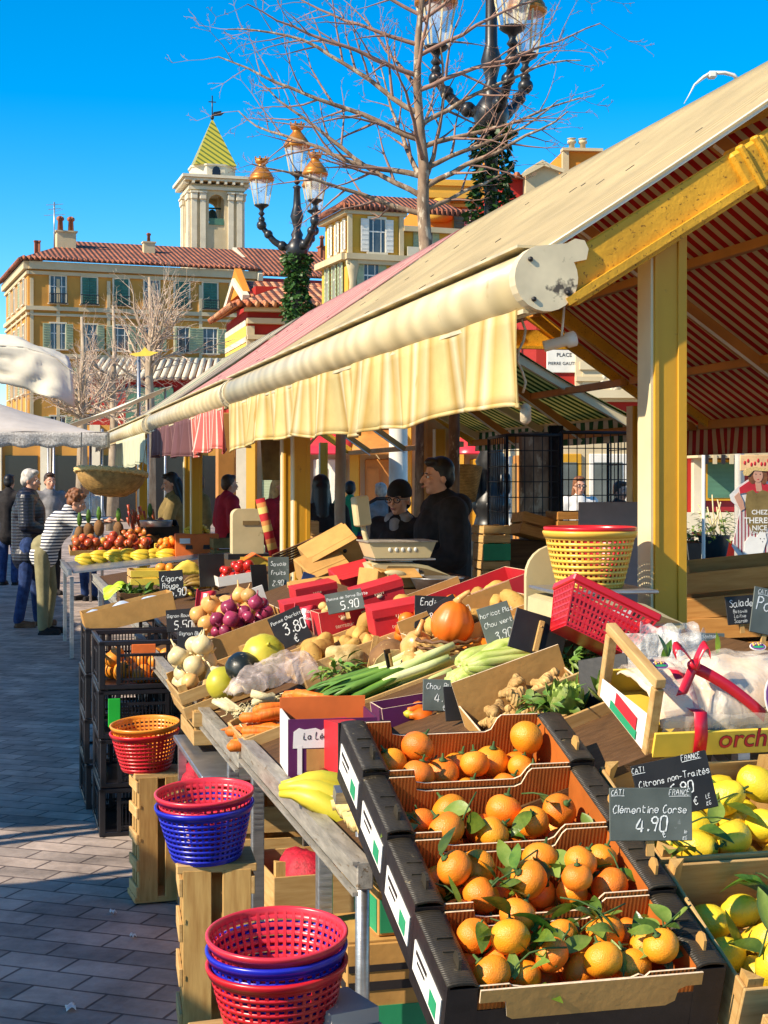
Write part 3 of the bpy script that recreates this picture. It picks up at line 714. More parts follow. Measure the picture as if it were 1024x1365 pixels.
# bell tower
TY = 122.0; tp = PX(283, 640, TY); k = TY / FPX
tw = thing('bell_tower', 'square stone bell tower with an arched belfry and a pointed yellow green tiled spire', 'tower', (tp.x, tp.y, 0), R(16))
zc = CAM_H + 398 * k                                                # top of the cornice
hw = 2.05
m = MB(); m.box((0, 0, 10.6), (hw * 2, hw * 2, 21.2))
zb = 21.2; za = zc - 2.0                                             # belfry stage, open arches on four sides
for sx in (-1, 1):
    for sy in (-1, 1): m.box((sx * 1.33, sy * 1.33, (zb + zc - .6) / 2), (1.44, 1.44, zc - .6 - zb))
for a in range(4):
    Q = Matrix.Rotation(a * math.pi / 2, 4, 'Z'); m.M = Q
    arch = [(-.62, za)] + [(-.62 * math.cos(t * math.pi / 10), za + .62 * math.sin(t * math.pi / 10)) for t in range(1, 10)] + [(.62, za), (.62, zc - .6), (-.62, zc - .6)]
    m.prism(arch, .4, Matrix.Translation((0, -hw + .42, 0)) @ FRONT)
    m.box((0, -hw + .25, zb + .25), (1.22, .35, .5))
m.M = None
m.build('shaft', 'stone_cream', tw)
m = MB()
for a in range(4):
    m.M = Matrix.Rotation(a * math.pi / 2, 4, 'Z')
    for x in (-1.78, -1.1, 1.1, 1.78):
        m.box((x, -hw - .09, zc / 2 - .3), (.42, .18, zc - 2.1)); m.box((x, -hw - .14, zc - 1.6), (.55, .28, .5), ch=.06); m.box((x, -hw - .17, zc - 1.28), (.62, .34, .14))
    for i in range(7): m.box((-1.9 + i * .633, -hw - .35, zc - .55), (.2, .5, .22))
m.M = None
m.box((0, 0, zc - .95), (hw * 2 + .35, hw * 2 + .35, .25)); m.box((0, 0, zc - .32), (hw * 2 + 1.0, hw * 2 + 1.0, .2)); m.box((0, 0, zc - .1), (hw * 2 + 1.4, hw * 2 + 1.4, .22))
m.lathe([(1.86, zc), (1.86, zc + .9), (1.96, zc + .92), (1.98, zc + 1.05)], 8, sm=False, ax=Matrix.Rotation(R(22.5), 4, 'Z'))
m.build('cornice', 'stone_pale', tw)
m = MB(); m.lathe([(.1, 0), (.5, .05), (.42, .25), (.30, .7), (.2, .85), (.02, .92)], 14); m.box((0, 0, 1.0), (1.8, .12, .12)); m.build('bell', 'bell', tw, (0, 0, zb + 1.0))
m = MB(); m.box((0, -hw + .04, zb + .62), (1.16, .06, .5)); m.build('louvre', 'shutter_green', tw)
m = MB()
m.prism([(-.32, 0), (-.32, .35), (-.2, .58), (0, .68), (.2, .58), (.32, .35), (.32, 0)], .08, Matrix.Translation((0, -1.86, zc + .18)) @ FRONT); m.build('niche', 'glass_dark', tw)
def spire_mat(nm):
    m, t, b, out = nt(nm); N = t.nodes.new; Lk = t.links.new
    tc = N('ShaderNodeTexCoord'); sp = N('ShaderNodeSeparateXYZ'); Lk(tc.outputs['Object'], sp.inputs[0])
    ad = N('ShaderNodeMath'); ad.operation = 'ADD'; Lk(sp.outputs[0], ad.inputs[0]); Lk(sp.outputs[2], ad.inputs[1])
    a2 = N('ShaderNodeMath'); a2.operation = 'ADD'; Lk(ad.outputs[0], a2.inputs[0]); Lk(sp.outputs[1], a2.inputs[1])
    d = N('ShaderNodeMath'); d.operation = 'DIVIDE'; d.inputs[1].default_value = .62; Lk(a2.outputs[0], d.inputs[0]); fr = N('ShaderNodeMath'); fr.operation = 'FRACT'; Lk(d.outputs[0], fr.inputs[0])
    rp = N('ShaderNodeValToRGB'); rp.color_ramp.interpolation = 'CONSTANT'; rp.color_ramp.elements[0].color = (.50, .42, .045, 1); rp.color_ramp.elements[1].position = .62; rp.color_ramp.elements[1].color = (.13, .17, .03, 1); Lk(fr.outputs[0], rp.inputs['Fac'])
    Lk(rp.outputs['Color'], b.inputs['Base Color']); b.inputs['Roughness'].default_value = .35; return m
_DEF['spire_tiles'] = spire_mat
zt = CAM_H + 479 * k
m = MB(); m.lathe([(2.36, zc + 1.02), (2.22, zc + 1.22), (.12, zt), (0, zt + .1)], 4, sm=False, ax=Matrix.Rotation(R(45), 4, 'Z')); m.build('spire', 'spire_tiles', tw)
m = MB(); m.tube([(0, 0, zt), (0, 0, zt + 2.0)], .05, 6); m.ball((0, 0, zt + .25), .16); m.bar((-.3, 0, zt + 1.5), (.3, 0, zt + 1.5), .07, .07)
m.prism([(0, 0), (.7, .1), (1.0, .35), (.7, .3), (.75, .5), (.1, .35)], .05, Matrix.Translation((0, 0, zt + .35)) @ FRONT); m.build('weathervane', 'iron_black', tw)

# small red house with bright tiled roofs, in front of the ochre wing
hp = PX(330, 640, 62); K = 62 / FPX
rh = thing('red_house', 'small red house with striped gable and two bright tiled roofs behind the awnings', 'building', (hp.x, hp.y, 0), R(14))
zf = lambda py: CAM_H + (640 - py) * K
m = MB(); m.box((4.0, 3, zf(412) / 2), (8.0, 6, zf(412))); m.build('wall', 'stucco_red', rh)
m = MB(); m.box((4, -.16, zf(428)), (8.1, .3, .22)); m.box((4, -.2, zf(450)), (8.1, .4, .18)); m.box((4, -.2, zf(413)), (8.3, .4, .16)); m.box((.1, -.1, zf(450) / 2), (.3, .25, zf(420)))
m.build('cornice', 'stone_cream', rh)
m = MB(); m.box((-.03, 3, zf(440)), (.06, 5.9, .7)); m.box((-.03, 3, zf(465)), (.06, 5.9, .5)); m.build('stripe_band', 'print_yellow', rh)
m = MB(); m.box((-.04, 3, zf(430)), (.06, 5.9, .25)); m.box((-.04, 3, zf(452)), (.06, 5.9, .22)); m.build('stripe_band', 'stone_pale', rh)
slope_roof(rh, [(-.6, -.6, zf(411)), (8.5, -.6, zf(411)), (8.5, 3.4, zf(370)), (2.0, 3.4, zf(370))], 'roof_tile_bright')
slope_roof(rh, [(-.6, 6.6, zf(411)), (-.6, -.6, zf(411)), (2.0, 3.4, zf(370)), (2.0, 3.5, zf(370))], 'roof_tile_bright')
m = MB(); m.box((4.2, 6.2, zf(366) / 2), (6.6, 5.4, zf(366))); m.build('upper_wall', 'stucco_red', rh)
m = MB(); m.prism([(0, zf(372)), (5.0, zf(372)), (2.5, zf(362) + 1.0)], .3, Matrix.Translation((.72, 8.9, 0)) @ Matrix.Rotation(R(-90), 4, 'Z') @ FRONT) ; m.build('gable', 'stucco_orange', rh)
slope_roof(rh, [(.6, 3.3, zf(388)), (7.7, 3.3, zf(388)), (7.7, 6.3, zf(352)), (.6, 6.3, zf(352))], 'roof_tile_bright')
m = MB(); m.bar((.45, 3.3, zf(388) + .1), (.45, 6.3, zf(352) + .1), .3, .3); m.bar((.45, 9.3, zf(388) + .1), (.45, 6.3, zf(352) + .1), .3, .3); m.build('bargeboard', 'stone_pale', rh)
window(rh, 3.2, zf(462), 1.0, 1.3, 'none'); window(rh, 5.6, zf(462), 1.0, 1.3, 'closed', smat='shutter_teal')

# yellow mansion with bow windows, behind the tree
yp = PX(464, 640, 58); K = 58 / FPX; zf = lambda py: CAM_H + (640 - py) * K
yb = thing('yellow_mansion', 'bright yellow mansion with mint shutters and ornate cornices behind the bare tree', 'building', (yp.x, yp.y, 0), R(20)); yb.scale = (.58, .36, 1)
m = MB(); m.box((4, 4.5, zf(342) / 2), (8, 9, zf(342))); m.build('wall', 'stucco_yellow', yb)
m = MB(); m.box((2.0, 4.5, (zf(342) + zf(282)) / 2), (3.6, 8.6, zf(282) - zf(342))); m.box((5.9, 4.7, (zf(342) + zf(300)) / 2), (4.0, 8.2, zf(300) - zf(342))); m.build('upper_wall', 'stucco_yellow', yb)
m = MB()
m.box((2, -.05, zf(281)), (4.1, .5, .2)); m.box((0, 4.5, zf(281)), (.5, 9.4, .2)); m.box((4, -.35, zf(342)), (8.5, .9, .22)); m.box((4, -.2, zf(346)), (8.3, .6, .3)); m.box((-.2, 4.5, zf(342)), (.6, 9.5, .24)); m.box((6, -.1, zf(300)), (4.3, .4, .2))
for x in (.12, 3.7): m.box((x, -.02, zf(312)), (.3, .3, zf(284) - zf(340)))
for x in (.3, 3.4, 7.7): m.lathe([(.30, zf(400)), (.22, zf(376)), (.36, zf(360)), (.52, zf(348))], 10, ax=Matrix.Translation((x, -.12, 0)))
m.build('cornice', 'stone_cream', yb)
slope_roof(yb, [(-.5, -.5, zf(280)), (8.6, -.5, zf(280)), (7.2, 4.5, zf(252)), (1.2, 4.5, zf(252))], 'roof_tile')
slope_roof(yb, [(-.5, 9.5, zf(280)), (-.5, -.5, zf(280)), (1.2, 4.5, zf(252)), (1.2, 4.6, zf(252))], 'roof_tile')
m = MB(); m.box((5.6, -.55, zf(334)), (3.2, .08, .5)); m.build('balustrade', 'stone_pale', yb)
window(yb, 2.0, zf(312), 1.1, 1.25, 'open', smat='paint_white', frame='stone_pale'); window(yb, 5.6, zf(322), .9, 1.3, 'open', smat='shutter_pale', y=.58)
window(yb, 1.6, zf(372), 1.0, 1.5, 'open', smat='shutter_pale', frame='stone_pale'); window(yb, 5.6, zf(374), 1.0, 1.5, 'open', smat='shutter_pale', frame='stone_pale')
for y in (2.0, 4.2, 6.6): 
    window(yb, -.02, zf(310), .7, 1.1, 'open', smat='paint_white', rz=R(-90)).location = (.18, y, zf(310))
    window(yb, -.02, zf(372), .8, 1.4, 'open', smat='shutter_pale', rz=R(-90)).location = (-.02, y, zf(372))
# orange house with parapet to its right
op = PX(566, 640, 66); K = 66 / FPX; zf = lambda py: CAM_H + (640 - py) * K
ob = thing('orange_house', 'orange house with a flat moulded parapet behind the bare tree and ivy clad lamp post', 'building', (op.x, op.y, 0), R(8))
m = MB(); m.box((1.7, 4, zf(262) / 2), (3.4, 8, zf(262))); m.build('wall', 'stucco_orange', ob)
m = MB(); m.box((1.7, -.15, zf(262)), (3.8, .6, .22)); m.box((1.7, 0, zf(250)), (3.2, .5, .66)); m.box((1.7, -.1, zf(246)), (3.5, .5, .15)); m.box((1.7, -.08, zf(274)), (3.6, .3, .14)); m.build('cornice', 'stucco_yellow', ob)
m = MB(); m.lathe([(.25, zf(262)), (.55, zf(272)), (.62, zf(292)), (.3, zf(296))], 12, ax=Matrix.Translation((.6, -.1, 0))); m.build('ornament', 'stucco_yellow', ob)
window(ob, 2.2, zf(304), .9, 1.5, 'open', smat='shutter_green')
# red house with pale dormer, chimneys and a tall orange block further right
rp_ = PX(672, 640, 60); K = 60 / FPX; zf = lambda py: CAM_H + (640 - py) * K
rb = thing('red_house', 'red walled house with a pale dormer gable and round chimney pots above the big awning', 'building', (rp_.x, rp_.y, 0), R(6))
m = MB(); m.box((2.4, 4, zf(238) / 2), (4.8, 8, zf(238))); m.build('wall', 'stucco_red', rb)
m = MB(); m.prism([(0, 0), (1.3, .2), (1.3, 1.0), (.65, 1.35), (0, .95)], 1.2, Matrix.Translation((.75, .6, zf(262))) @ FRONT, mi=0); m.bar((.6, -.75, zf(238)), (1.4, -.75, zf(223)), .25, .14); m.bar((1.4, -.75, zf(223)), (2.2, -.75, zf(232)), .25, .14); m.build('dormer', 'stone_cream', rb)
slope_roof(rb, [(-.1, -.4, zf(240)), (5, -.4, zf(240)), (5, 4, zf(226)), (-.1, 4, zf(226))], 'roof_tile_bright')
chimney(rb, -.25, 1.5, zf(250), .62, 1.7, 'stucco_orange', 0)
m = MB()
for px_, top in ((731, 217), (743, 218)): m.lathe([(.12, zf(245)), (.11, zf(top + 8)), (.17, zf(top + 7)), (.17, zf(top + 4)), (.1, zf(top + 4)), (.1, zf(top + 1)), (.17, zf(top)), (.05, zf(top) + .05)], 10, ax=Matrix.Translation(((px_ - 672) * K, 1.0, 0)))
m.build('chimney_pot', 'stone_cream', rb)
ap = PX(752, 640, 64); K = 64 / FPX; zf = lambda py: CAM_H + (640 - py) * K
ab = thing('orange_block', 'ochre rooftop block topped by two round chimney pots beside the awning edge', 'building', (ap.x, ap.y, 0), R(6))
m = MB(); m.box((.75, 3, zf(200) / 2), (1.5, 6, zf(200))); m.box((2.5, 3, zf(215) / 2), (3, 6, zf(215))); m.build('wall', 'stucco_orange', ab)
m = MB(); m.box((.75, 0, zf(200)), (1.7, .5, .12)); m.box((.05, 0, zf(218)), (.25, .3, 1.1))
for px_ in (764, 779): m.lathe([(.13, zf(200)), (.12, zf(190)), (.19, zf(189)), (.19, zf(186)), (.12, zf(186)), (.12, zf(184)), (.2, zf(183)), (.05, zf(182))], 10, ax=Matrix.Translation(((px_ - 752) * K, .2, 0)))
m.build('chimney_pot', 'stone_cream', ab)

# low hall with pale and red barrel tiles in front of the ochre block
lp = PX(120, 640, 78); K = 78 / FPX; zf = lambda py: CAM_H + (640 - py) * K
lh = thing('market_hall', 'low red hall with a pale barrel tiled roof below the ochre block', 'building', (lp.x, lp.y, 0), R(4))
m = MB(); m.box((6, 3, zf(505) / 2), (12, 6, zf(505))); m.build('wall', 'stucco_red', lh)
m = MB(); m.box((6, 2.4, zf(488)), (12.4, 5.6, .1), rot=(R(14), 0, 0), mi=1)
for i in range(34): m.tube([(.1 + i * .36, -.4, zf(505) + .05), (.1 + i * .36, 5.2, zf(470) + .05)], .14, 7, mi=0)
m.build('roof', ['stone_pale', 'roof_tile'], lh)
m = MB(); m.box((10.0, -.06, zf(525)), (1.4, .1, 1.0)); m.build('window', 'shutter_green', lh); m = MB(); m.box((3, -.06, zf(545)), (2.4, .1, 2.2)); m.build('door', 'shutter_green', lh)
m = MB(); m.box((9.0, -.08, zf(500)), (1.6, .3, 2.2), ch=.1); m.build('pilaster', 'stone_cream', lh)

# red and cream shop front on the right, with the street plate
Y3 = 27.0; K = Y3 / FPX; zf = lambda py: CAM_H + (640 - py) * K; xf = lambda px: (px - 512) * K
GF = 1
sp_ = thing('shop_building', 'red shop building with a green shutter, carved floral frieze and street name plate', 'building', (xf(715), Y3, 0), R(3))
lx = lambda px: (px - 715) * K
m = MB(); m.box((lx(1040) / 2, 3, 3.2), (lx(1040), 6, 6.4)); m.build('wall', 'stucco_red', sp_)
m = MB(); m.box((lx(778), -.06, zf(450)), (.3, .12, 3.2)); m.box((lx(870), -.10, zf(488)), (2.6, .2, .14)); m.box((lx(870), -.08, zf(512)), (2.5, .14, .62)); m.box((lx(870), -.16, zf(526)), (2.7, .34, .14)); m.build('cornice', 'stone_cream', sp_)
m = MB(); rr = random.Random(3)
for i in range(34):
    a = i * .68; m.ball((lx(800) + .02 + i * .028 * 1.05, -.17, zf(510) + .13 * math.sin(a)), (.05, .03, .05), 7, 5)
m.build('floral_relief', 'stone_pale', sp_)
m = MB(); m.box((lx(905) / 2 - .02, -.03, 1.3), (lx(905) + .1, .1, 2.6)); m.box((-.04, 3, 1.3), (.1, 6, 2.6)); m.build('ground_floor', 'stone_cream', sp_)
for i in range(3):
    m = MB(); m.box((0, 0, 0), (.66, .06, 2.0), ch=.01); o = m.build('shop_window', ('paint_yellow', 'paint_white', 'shutter_pale')[i], sp_, (.45 + i * .80, -.10, 1.1))
    m = MB(); m.box((0, -.032, .25), (.50, .02, 1.2)); m.build('pane', 'glass_window', o)
for i in range(5):
    m = MB(); m.box((0, 0, 0), (.06, .7, 2.0), ch=.01); o = m.build('shop_window', ('paint_white', 'paint_orange', 'paint_white', 'paint_yellow', 'shutter_pale')[i], sp_, (-.10, .7 + i * 1.1, 1.1))
    m = MB(); m.box((-.032, 0, .25), (.02, .54, 1.2)); m.build('pane', 'glass_window', o)
window(sp_, lx(812), zf(460), .85, 1.1, 'closed', smat='shutter_green', frame='stone_cream'); window(sp_, lx(900), zf(440), .85, 1.5, 'closed', smat='shutter_green', frame='stone_cream')
m = MB(); m.box((0, 0, 0), (.62, .03, .42), ch=.01); n_ = MB()
for s_, zz in (('PLACE', .10), ('PIERRE GAUTIER', -.05)): letters(n_, s_, .095 if zz > 0 else .078, upright(0, -.018, zz), bold=.01)
o = m.build('street_plate', 'paint_white', sp_, (lx(752), -.03, zf(481))); n_.build('lettering', 'print_black', o)
# ground floor: doorway pillar, dark green window in yellow frame, red dado
m = MB(); m.box((lx(985), -.05, zf(642)), (1.5, .1, 1.05)); m.build('shop_panel', 'paint_red', sp_)
m = MB(); m.box((0, 0, 0), (.60, .06, .72)); o = m.build('window', 'paint_yellow', sp_, (lx(962), -.14, zf(640)))
m = MB(); m.box((0, -.035, 0), (.50, .02, .62)); m.build('pane', 'shutter_green', o)
m = MB(); m.box((lx(930), -.1, zf(590)), (.16, .2, 4.6)); m.box((lx(985), -.12, zf(702)), (1.9, .18, .5)); m.build('door_frame', 'stone_pale', sp_)
m = MB(); m.box((lx(985), -.45, zf(607)), (1.8, .8, .1), mi=0)
for i in range(12): m.box((lx(920) + .1 + i * .145, -.86, zf(613)), (.07, .02, .16), mi=0 if i % 2 else 1)
m.build('shop_canopy', ['stone_cream', 'print_black'], sp_)
m = MB(); m.box((lx(960), -.6, .13), (6, 1.2, .24), ch=.02); m.build('step', 'stone_pale', sp_)
# pale facade seen under the stall roofs
fp = PX(395, 640, 34); K = 34 / FPX; zf = lambda py: CAM_H + (640 - py) * K
fb = thing('shop_building', 'pale yellow arcade front with wooden shop doors seen below the stall awnings', 'building', (fp.x, fp.y, 0), R(-6))
m = MB(); m.box((3.4, 2, 2.1), (9.0, 4, 4.2)); m.build('wall', 'stone_cream', fb)
for i in range(7):
    m = MB(); m.box((0, 0, 0), (.72, .08, 2.1), ch=.02)
    for sx in (-.17, .17):
        for sz in (-.5, .45): m.box((sx, -.05, sz), (.26, .03, .8))
    m.build('door', ('shutter_pale', 'paint_white', 'paint_orange', 'shutter_pale', 'paint_yellow', 'paint_white', 'paint_red')[i], fb, (-.4 + i * 1.15, -.06, 1.05))
m = MB()
for i in range(8): m.box((-.98 + i * 1.15, -.12, 1.6), (.2, .24, 3.2))
m.box((3.4, -.12, 3.0), (9.2, .3, .24)); m.build('pilaster', 'stucco_yellow', fb)
for i, mi in ((1, 0), (2, 1), (4, 0)): m = MB(); m.sheet(lambda a, b: (-.4 + i * 1.15 + (a - .5) * 1.1, -.1 - b * .9, 2.75 - b * .55), 4, 3, .03); m.build('shop_blind', ['plastic_pinkred', 'paint_orange'][mi], fb)
fp2 = PX(-30, 640, 60)
fb2 = thing('shop_building', 'dark arcade front across the far end of the lane behind the white canopies', 'building', (fp2.x, fp2.y, 0), R(4))
m = MB(); m.box((4.5, 2, 1.9), (11, 4, 3.8)); m.build('wall', 'stucco_ochre', fb2)
m = MB()
for i in range(6): m.box((-.2 + i * 1.9, -.03, 1.3), (1.25, .08, 2.6))
m.build('door', 'glass_dark', fb2)
m = MB()
for i in range(7): m.box((-1.15 + i * 1.9, -.1, 1.9), (.4, .2, 3.8))
m.build('pilaster', 'stone_pale', fb2)
# ---------------------------------------------------------------- the market row: yellow gabled frames with awnings
V0, ZR = 1.47, 2.20                      # roller line
VR, ZRG = 2.98, 3.32                     # ridge line
CRM = (.72, .60, .34); CRM2 = (.64, .50, .26)
stripe('awning_cream', 1, .034, [(0, (.78, .65, .39)), (.5, (.67, .53, .28))], transl=.5, var=.18, dirt=(5.5, .74, (.46, .36, .2)))
stripe('awning_pink', 1, .50, [(0, (.62, .22, .19)), (.22, (.70, .56, .44)), (.30, (.60, .25, .22)), (.62, (.68, .50, .40)), (.70, (.62, .20, .20)), (.92, (.72, .60, .46))], transl=.3)
stripe('awning_dark', 1, .6, [(0, (.20, .16, .13)), (.3, (.56, .46, .30)), (.5, (.10, .22, .14)), (.62, (.56, .48, .32))], transl=.2)
stripe('awning_red', 1, .118, [(0, (.62, .026, .016)), (.52, (.82, .50, .24))], transl=.5)
stripe('valance_red', 1, .118, [(0, (.44, .022, .022)), (.52, (.62, .42, .28))], transl=.22)
stripe('awning_green', 1, .135, [(0, (.07, .13, .03)), (.52, (.80, .70, .30))], transl=.55)
stripe('valance_green', 1, .20, [(0, (.03, .14, .06)), (.5, (.74, .70, .60))], transl=.2)
stripe('valance_cream', 1, .42, [(0, (.78, .60, .24)), (.12, (.62, .40, .11)), (.22, (.80, .66, .34)), (.42, (.66, .45, .14)), (.55, (.83, .72, .44)), (.68, (.58, .37, .10)), (.8, (.80, .64, .28)), (1, (.78, .60, .24))], transl=.3, soft=1, var=.28, dirt=(3.2, .68, (.56, .34, .08)))
stripe('valance_pink', 1, .26, [(0, (.62, .12, .10)), (.3, (.72, .52, .42)), (.42, (.62, .14, .10)), (.75, (.74, .58, .46)), (.86, (.60, .12, .10))], transl=.2)
stripe('valance_plum', 1, .26, [(0, (.16, .07, .075)), (.4, (.24, .12, .11)), (.55, (.14, .06, .06))], transl=.2)
stripe('valance_pale', 1, .20, [(0, (.62, .62, .42)), (.5, (.52, .56, .36)), (.75, (.66, .62, .44))], transl=.2)
def awning(u0, u1, fab, label, zr=ZR, cap='cassette_cap', sag=.03, segs=1, v0=V0, near_hem=True):
    """left slope: cassette along the low edge and the cloth up to the ridge. local x = across, y = along the row"""
    t = thing('awning', label, 'awning', W(v0, u0, 0), SA, 'cream awnings along the market row')
    L = u1 - u0; w = VR - v0 + .03
    def cl(a, b):
        x = -.01 + a * w; z = zr + .075 + a * (ZRG - zr - .07)
        s_ = math.sin(math.pi * a)
        z -= sag * s_ * (1 - .3 * math.cos(b * L * 2.1)) ; z += .008 * math.sin(b * L * 9 + a * 3) * s_ + .02 * s_ * math.exp(-((b * L - .25) / .12) ** 2) - .02 * s_ * math.exp(-((b * L - .5) / .1) ** 2)
        return (x, b * L, z)
    m = MB(); m.sheet(cl, 14, max(20, int(L * 14)), .006); 
    rs = random.Random(int(L * 10))
    for _ in range(int(L * 6)):
        a, b = rs.uniform(.05, .95), rs.uniform(.01, .99); p = Vector(cl(a, b)); q = Vector(cl(min(1, a + rs.uniform(.008, .022)), b)); m.bar(p + Vector((0, 0, .004)), q + Vector((0, 0, .004)), .006, .004, mi=1)
    m.build('canopy', [fab, 'wire_black'], t)
    if near_hem:
        m = MB(); m.sheet(lambda a, b: (lambda p: (p[0], .002 + b * .045, p[2] - .004))(cl(a, 0)), 14, 1, .016); m.build('hem', 'canvas_white', t)
    m = MB(); r = .086
    prof = [(-.082 * math.cos(R(a)) * 1.05, zr + .09 * math.sin(R(a))) for a in range(-80, 91, 12)] + [(.07, zr + .082), (.085, zr + .02), (.06, zr - .07)]
    m.prism(prof, L - .06, Matrix.Translation((0, L - .03, 0)) @ FRONT)
    n0 = len(m.f)
    for i in range(n0): m.s[i] = len(m.f[i]) == 4
    m.box((-.045, L / 2, zr - .088), (.016, L - .1, .012)); m.box((-.02, L / 2, zr + .093), (.10, L - .1, .008))
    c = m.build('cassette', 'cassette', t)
    for y in (0.0, L - .05):
        m = MB(); R_ = .093
        pr = [(R_ * math.cos(R(a)), zr + R_ * math.sin(R(a))) for a in range(110, 400, 14)] + [(.118, zr + .055), (.124, zr + .085), (.112, zr + .108), (.085, zr + .112), (.06, zr + .098)]
        m.prism(pr, .05, Matrix.Translation((-.002, y + .05, 0)) @ FRONT, mi=0)
        for bx, bz in ((-.05, .05), (-.04, -.06), (.06, -.04)): m.lathe([(.007, 0), (.007, .006), (.0, .008)], 8, 1, ax=Matrix.Translation((bx, y, zr + bz)) @ FRONT)
        m.build('end_cap', [cap, 'wire_black'], t)
    return t
def valance(u0, u1, z1, fab, label, v0=V0 - .045, z0=ZR - .08, seed=0, amp=.028, tie=False, hook=True):
    L = u1 - u0; rn = random.Random(seed); ph = [rn.uniform(0, 6) for _ in range(6)]
    def fn(a, b):
        y = b * L; rip = amp * (.15 + .85 * a) * (math.sin(y * 9 + ph[0] + 1.3 * math.sin(y * 1.9)) + .7 * math.sin(y * 21 + ph[1] + a + 2 * math.sin(y * 3.3)) * (.5 + .5 * math.sin(y * 2.7 + ph[5])) + .6 * math.sin(y * 4.1 + ph[2]))
        zb = z1 + .018 * math.sin(y * 1.7 + ph[3]) + .010 * math.sin(y * 7 + ph[4]) - (.018 * math.exp(-((y - .02) / .05) ** 2))
        return (rip - .01, y, z0 + (zb - z0) * a)
    m = MB(); m.sheet(fn, 8, max(10, int(L * 26)), .004)
    o = m.build('valance', fab, loc=W(v0, u0, 0), rot=(0, 0, SA))
    tag(o, label, 'valance', 'cloth valances hanging from the awnings')
    h = MB(); h.sheet(lambda a, b: (lambda p: (p[0], p[1], p[2] - .004 + .012 * (1 - a)))(fn(1, b)), 1, max(10, int(L * 26)), .009); h.build('hem', fab, o)
    return o
U1a, U1b, U2b, U3a, U3b = 4.02, 9.80, 15.2, 15.55, 21.0
# bays
def bay(u0, u1, label, red, ve=4.72, ze=2.02):
    t = thing('market_stand', label, 'market stand', W(0, u0, 0), SA, 'gabled steel frames of the market row')
    L = u1 - u0
    m = MB()
    for n_, (x, y) in enumerate(((1.87, .12), (1.87, L - .12), (4.35, .12), (4.35, L - .12))):
        p = MB(); h = 2.42 if x < 3 else 2.16
        p.box((0, 0, h / 2), (.105, .10, h), ch=.004); p.box((-.043, -.052, h / 2), (.012, .006, h)); p.box((.036, -.052, h / 2), (.028, .008, h), ch=.002)
        p.box((-.055, 0, h / 2), (.008, .094, h), mi=1); p.box((0, 0, .01), (.2, .2, .02))  # cream slip paints the sun glare onto the left face
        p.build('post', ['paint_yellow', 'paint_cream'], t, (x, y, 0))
    for y in (.14, L - .14):
        r1 = MB(); a = Vector((V0 + .06, y, ZR - .015)); b = Vector((VR, y, ZRG - .225))
        a.y -= .10 * (1 if y < 1 else 0); b.y = a.y; r1.bar(a, b, .045, .135, ch=.004); r1.bar(a + Vector((0, -.03, -.05)), b + Vector((0, -.03, -.05)), .03, .022)
        d = (b - a).normalized()
        q = a + d * .62; r1.bar(q, q + d * .13, .085, .13, ch=.01); r1.bar(q + d * .03, q + d * .05, .11, .145, ch=.006); r1.bar(q + d * .085, q + d * .105, .11, .145, ch=.006)
        r1.build('rafter', 'paint_yellow_beam', t)
        r2 = MB(); r2.bar((VR, y, ZRG - .14), (ve, y, ze + .02), .045, .10, ch=.004); r2.build('rafter', 'paint_yellow_beam', t)
    for y in (L * .36, L * .68):
        r2 = MB(); r2.bar((VR, y, ZRG - .20), (ve - .1, y, ze - .02), .04, .07, mi=0); r2.bar((VR, y - .026, ZRG - .24), (ve - .1, y - .026, ze - .06), .012, .014, mi=1); r2.build('rafter', ['paint_orange', 'paint_white'], t)
    m = MB(); m.box((VR, L / 2, ZRG - .16), (.07, L, .1), ch=.004); m.build('ridge_beam', 'paint_yellow_beam', t)
    for f_ in (.34, .70):
        m = MB(); x = VR + (ve - VR) * f_; z = ZRG + (ze - ZRG) * f_ - .09; m.box((x, L / 2, z), (.045, L, .05), ch=.003); m.build('purlin', 'paint_orange', t)
    m = MB(); m.box((V0 + .14, L / 2, ZR + .02), (.06, L - .1, .07)); m.build('purlin', 'paint_yellow_beam', t)
    m = MB(); m.box((ve, L / 2, ze), (.07, L, .06), ch=.004); m.build('eave_beam', 'paint_orange', t)
    # bracket and cross tie at the gable
    m = MB(); m.box((1.88, .16, 2.37), (.13, .05, .10), ch=.006); m.build('bracket', 'paint_yellow_beam', t)
    m = MB(); m.box((3.15, .19, 2.62), (1.6, .05, .13), ch=.006); m.box((3.15, .15, 2.56), (1.6, .05, .02)); m.build('tie_beam', 'paint_yellow_beam', t)
    return t
fr1 = bay(U1a, U1b, 'yellow gabled market frame nearest the citrus boxes, under the red striped awning', True)
fr2 = bay(U1b + .15, U2b, 'yellow gabled market frame in the middle of the row under the pink awning', False)
fr3 = bay(U3a, U3b, 'yellow gabled market frame at the far end of the row', False)
awning(U1a, U1b, 'awning_cream', 'wide cream ribbed awning with a fat rolled cassette, nearest and largest of the row')
awning(U1b + .1, U2b, 'awning_pink', 'faded pink striped awning with cream cassette just beyond the big cream awning', near_hem=False)
awning(U3a, U3b, 'awning_dark', 'weathered dark striped awning with cream cassette at the far end of the row', near_hem=False)
valance(U1a + .10, U1b - .05, 1.845, 'valance_cream', 'long rippled yellow cream valance hanging from the big awning', seed=1)
valance(U1b + .18, U1b + 2.0, 1.83, 'valance_pink', 'red and cream striped valance hanging beyond the long cream one', seed=2)
valance(U1b + 2.04, U2b - .3, 1.85, 'valance_plum', 'dark plum valance hanging between the red striped and pale green ones', seed=3)
valance(U3a + .1, U3a + 4.0, 1.80, 'valance_pale', 'pale green cream valance hanging at the far end of the row', seed=4, amp=.012)
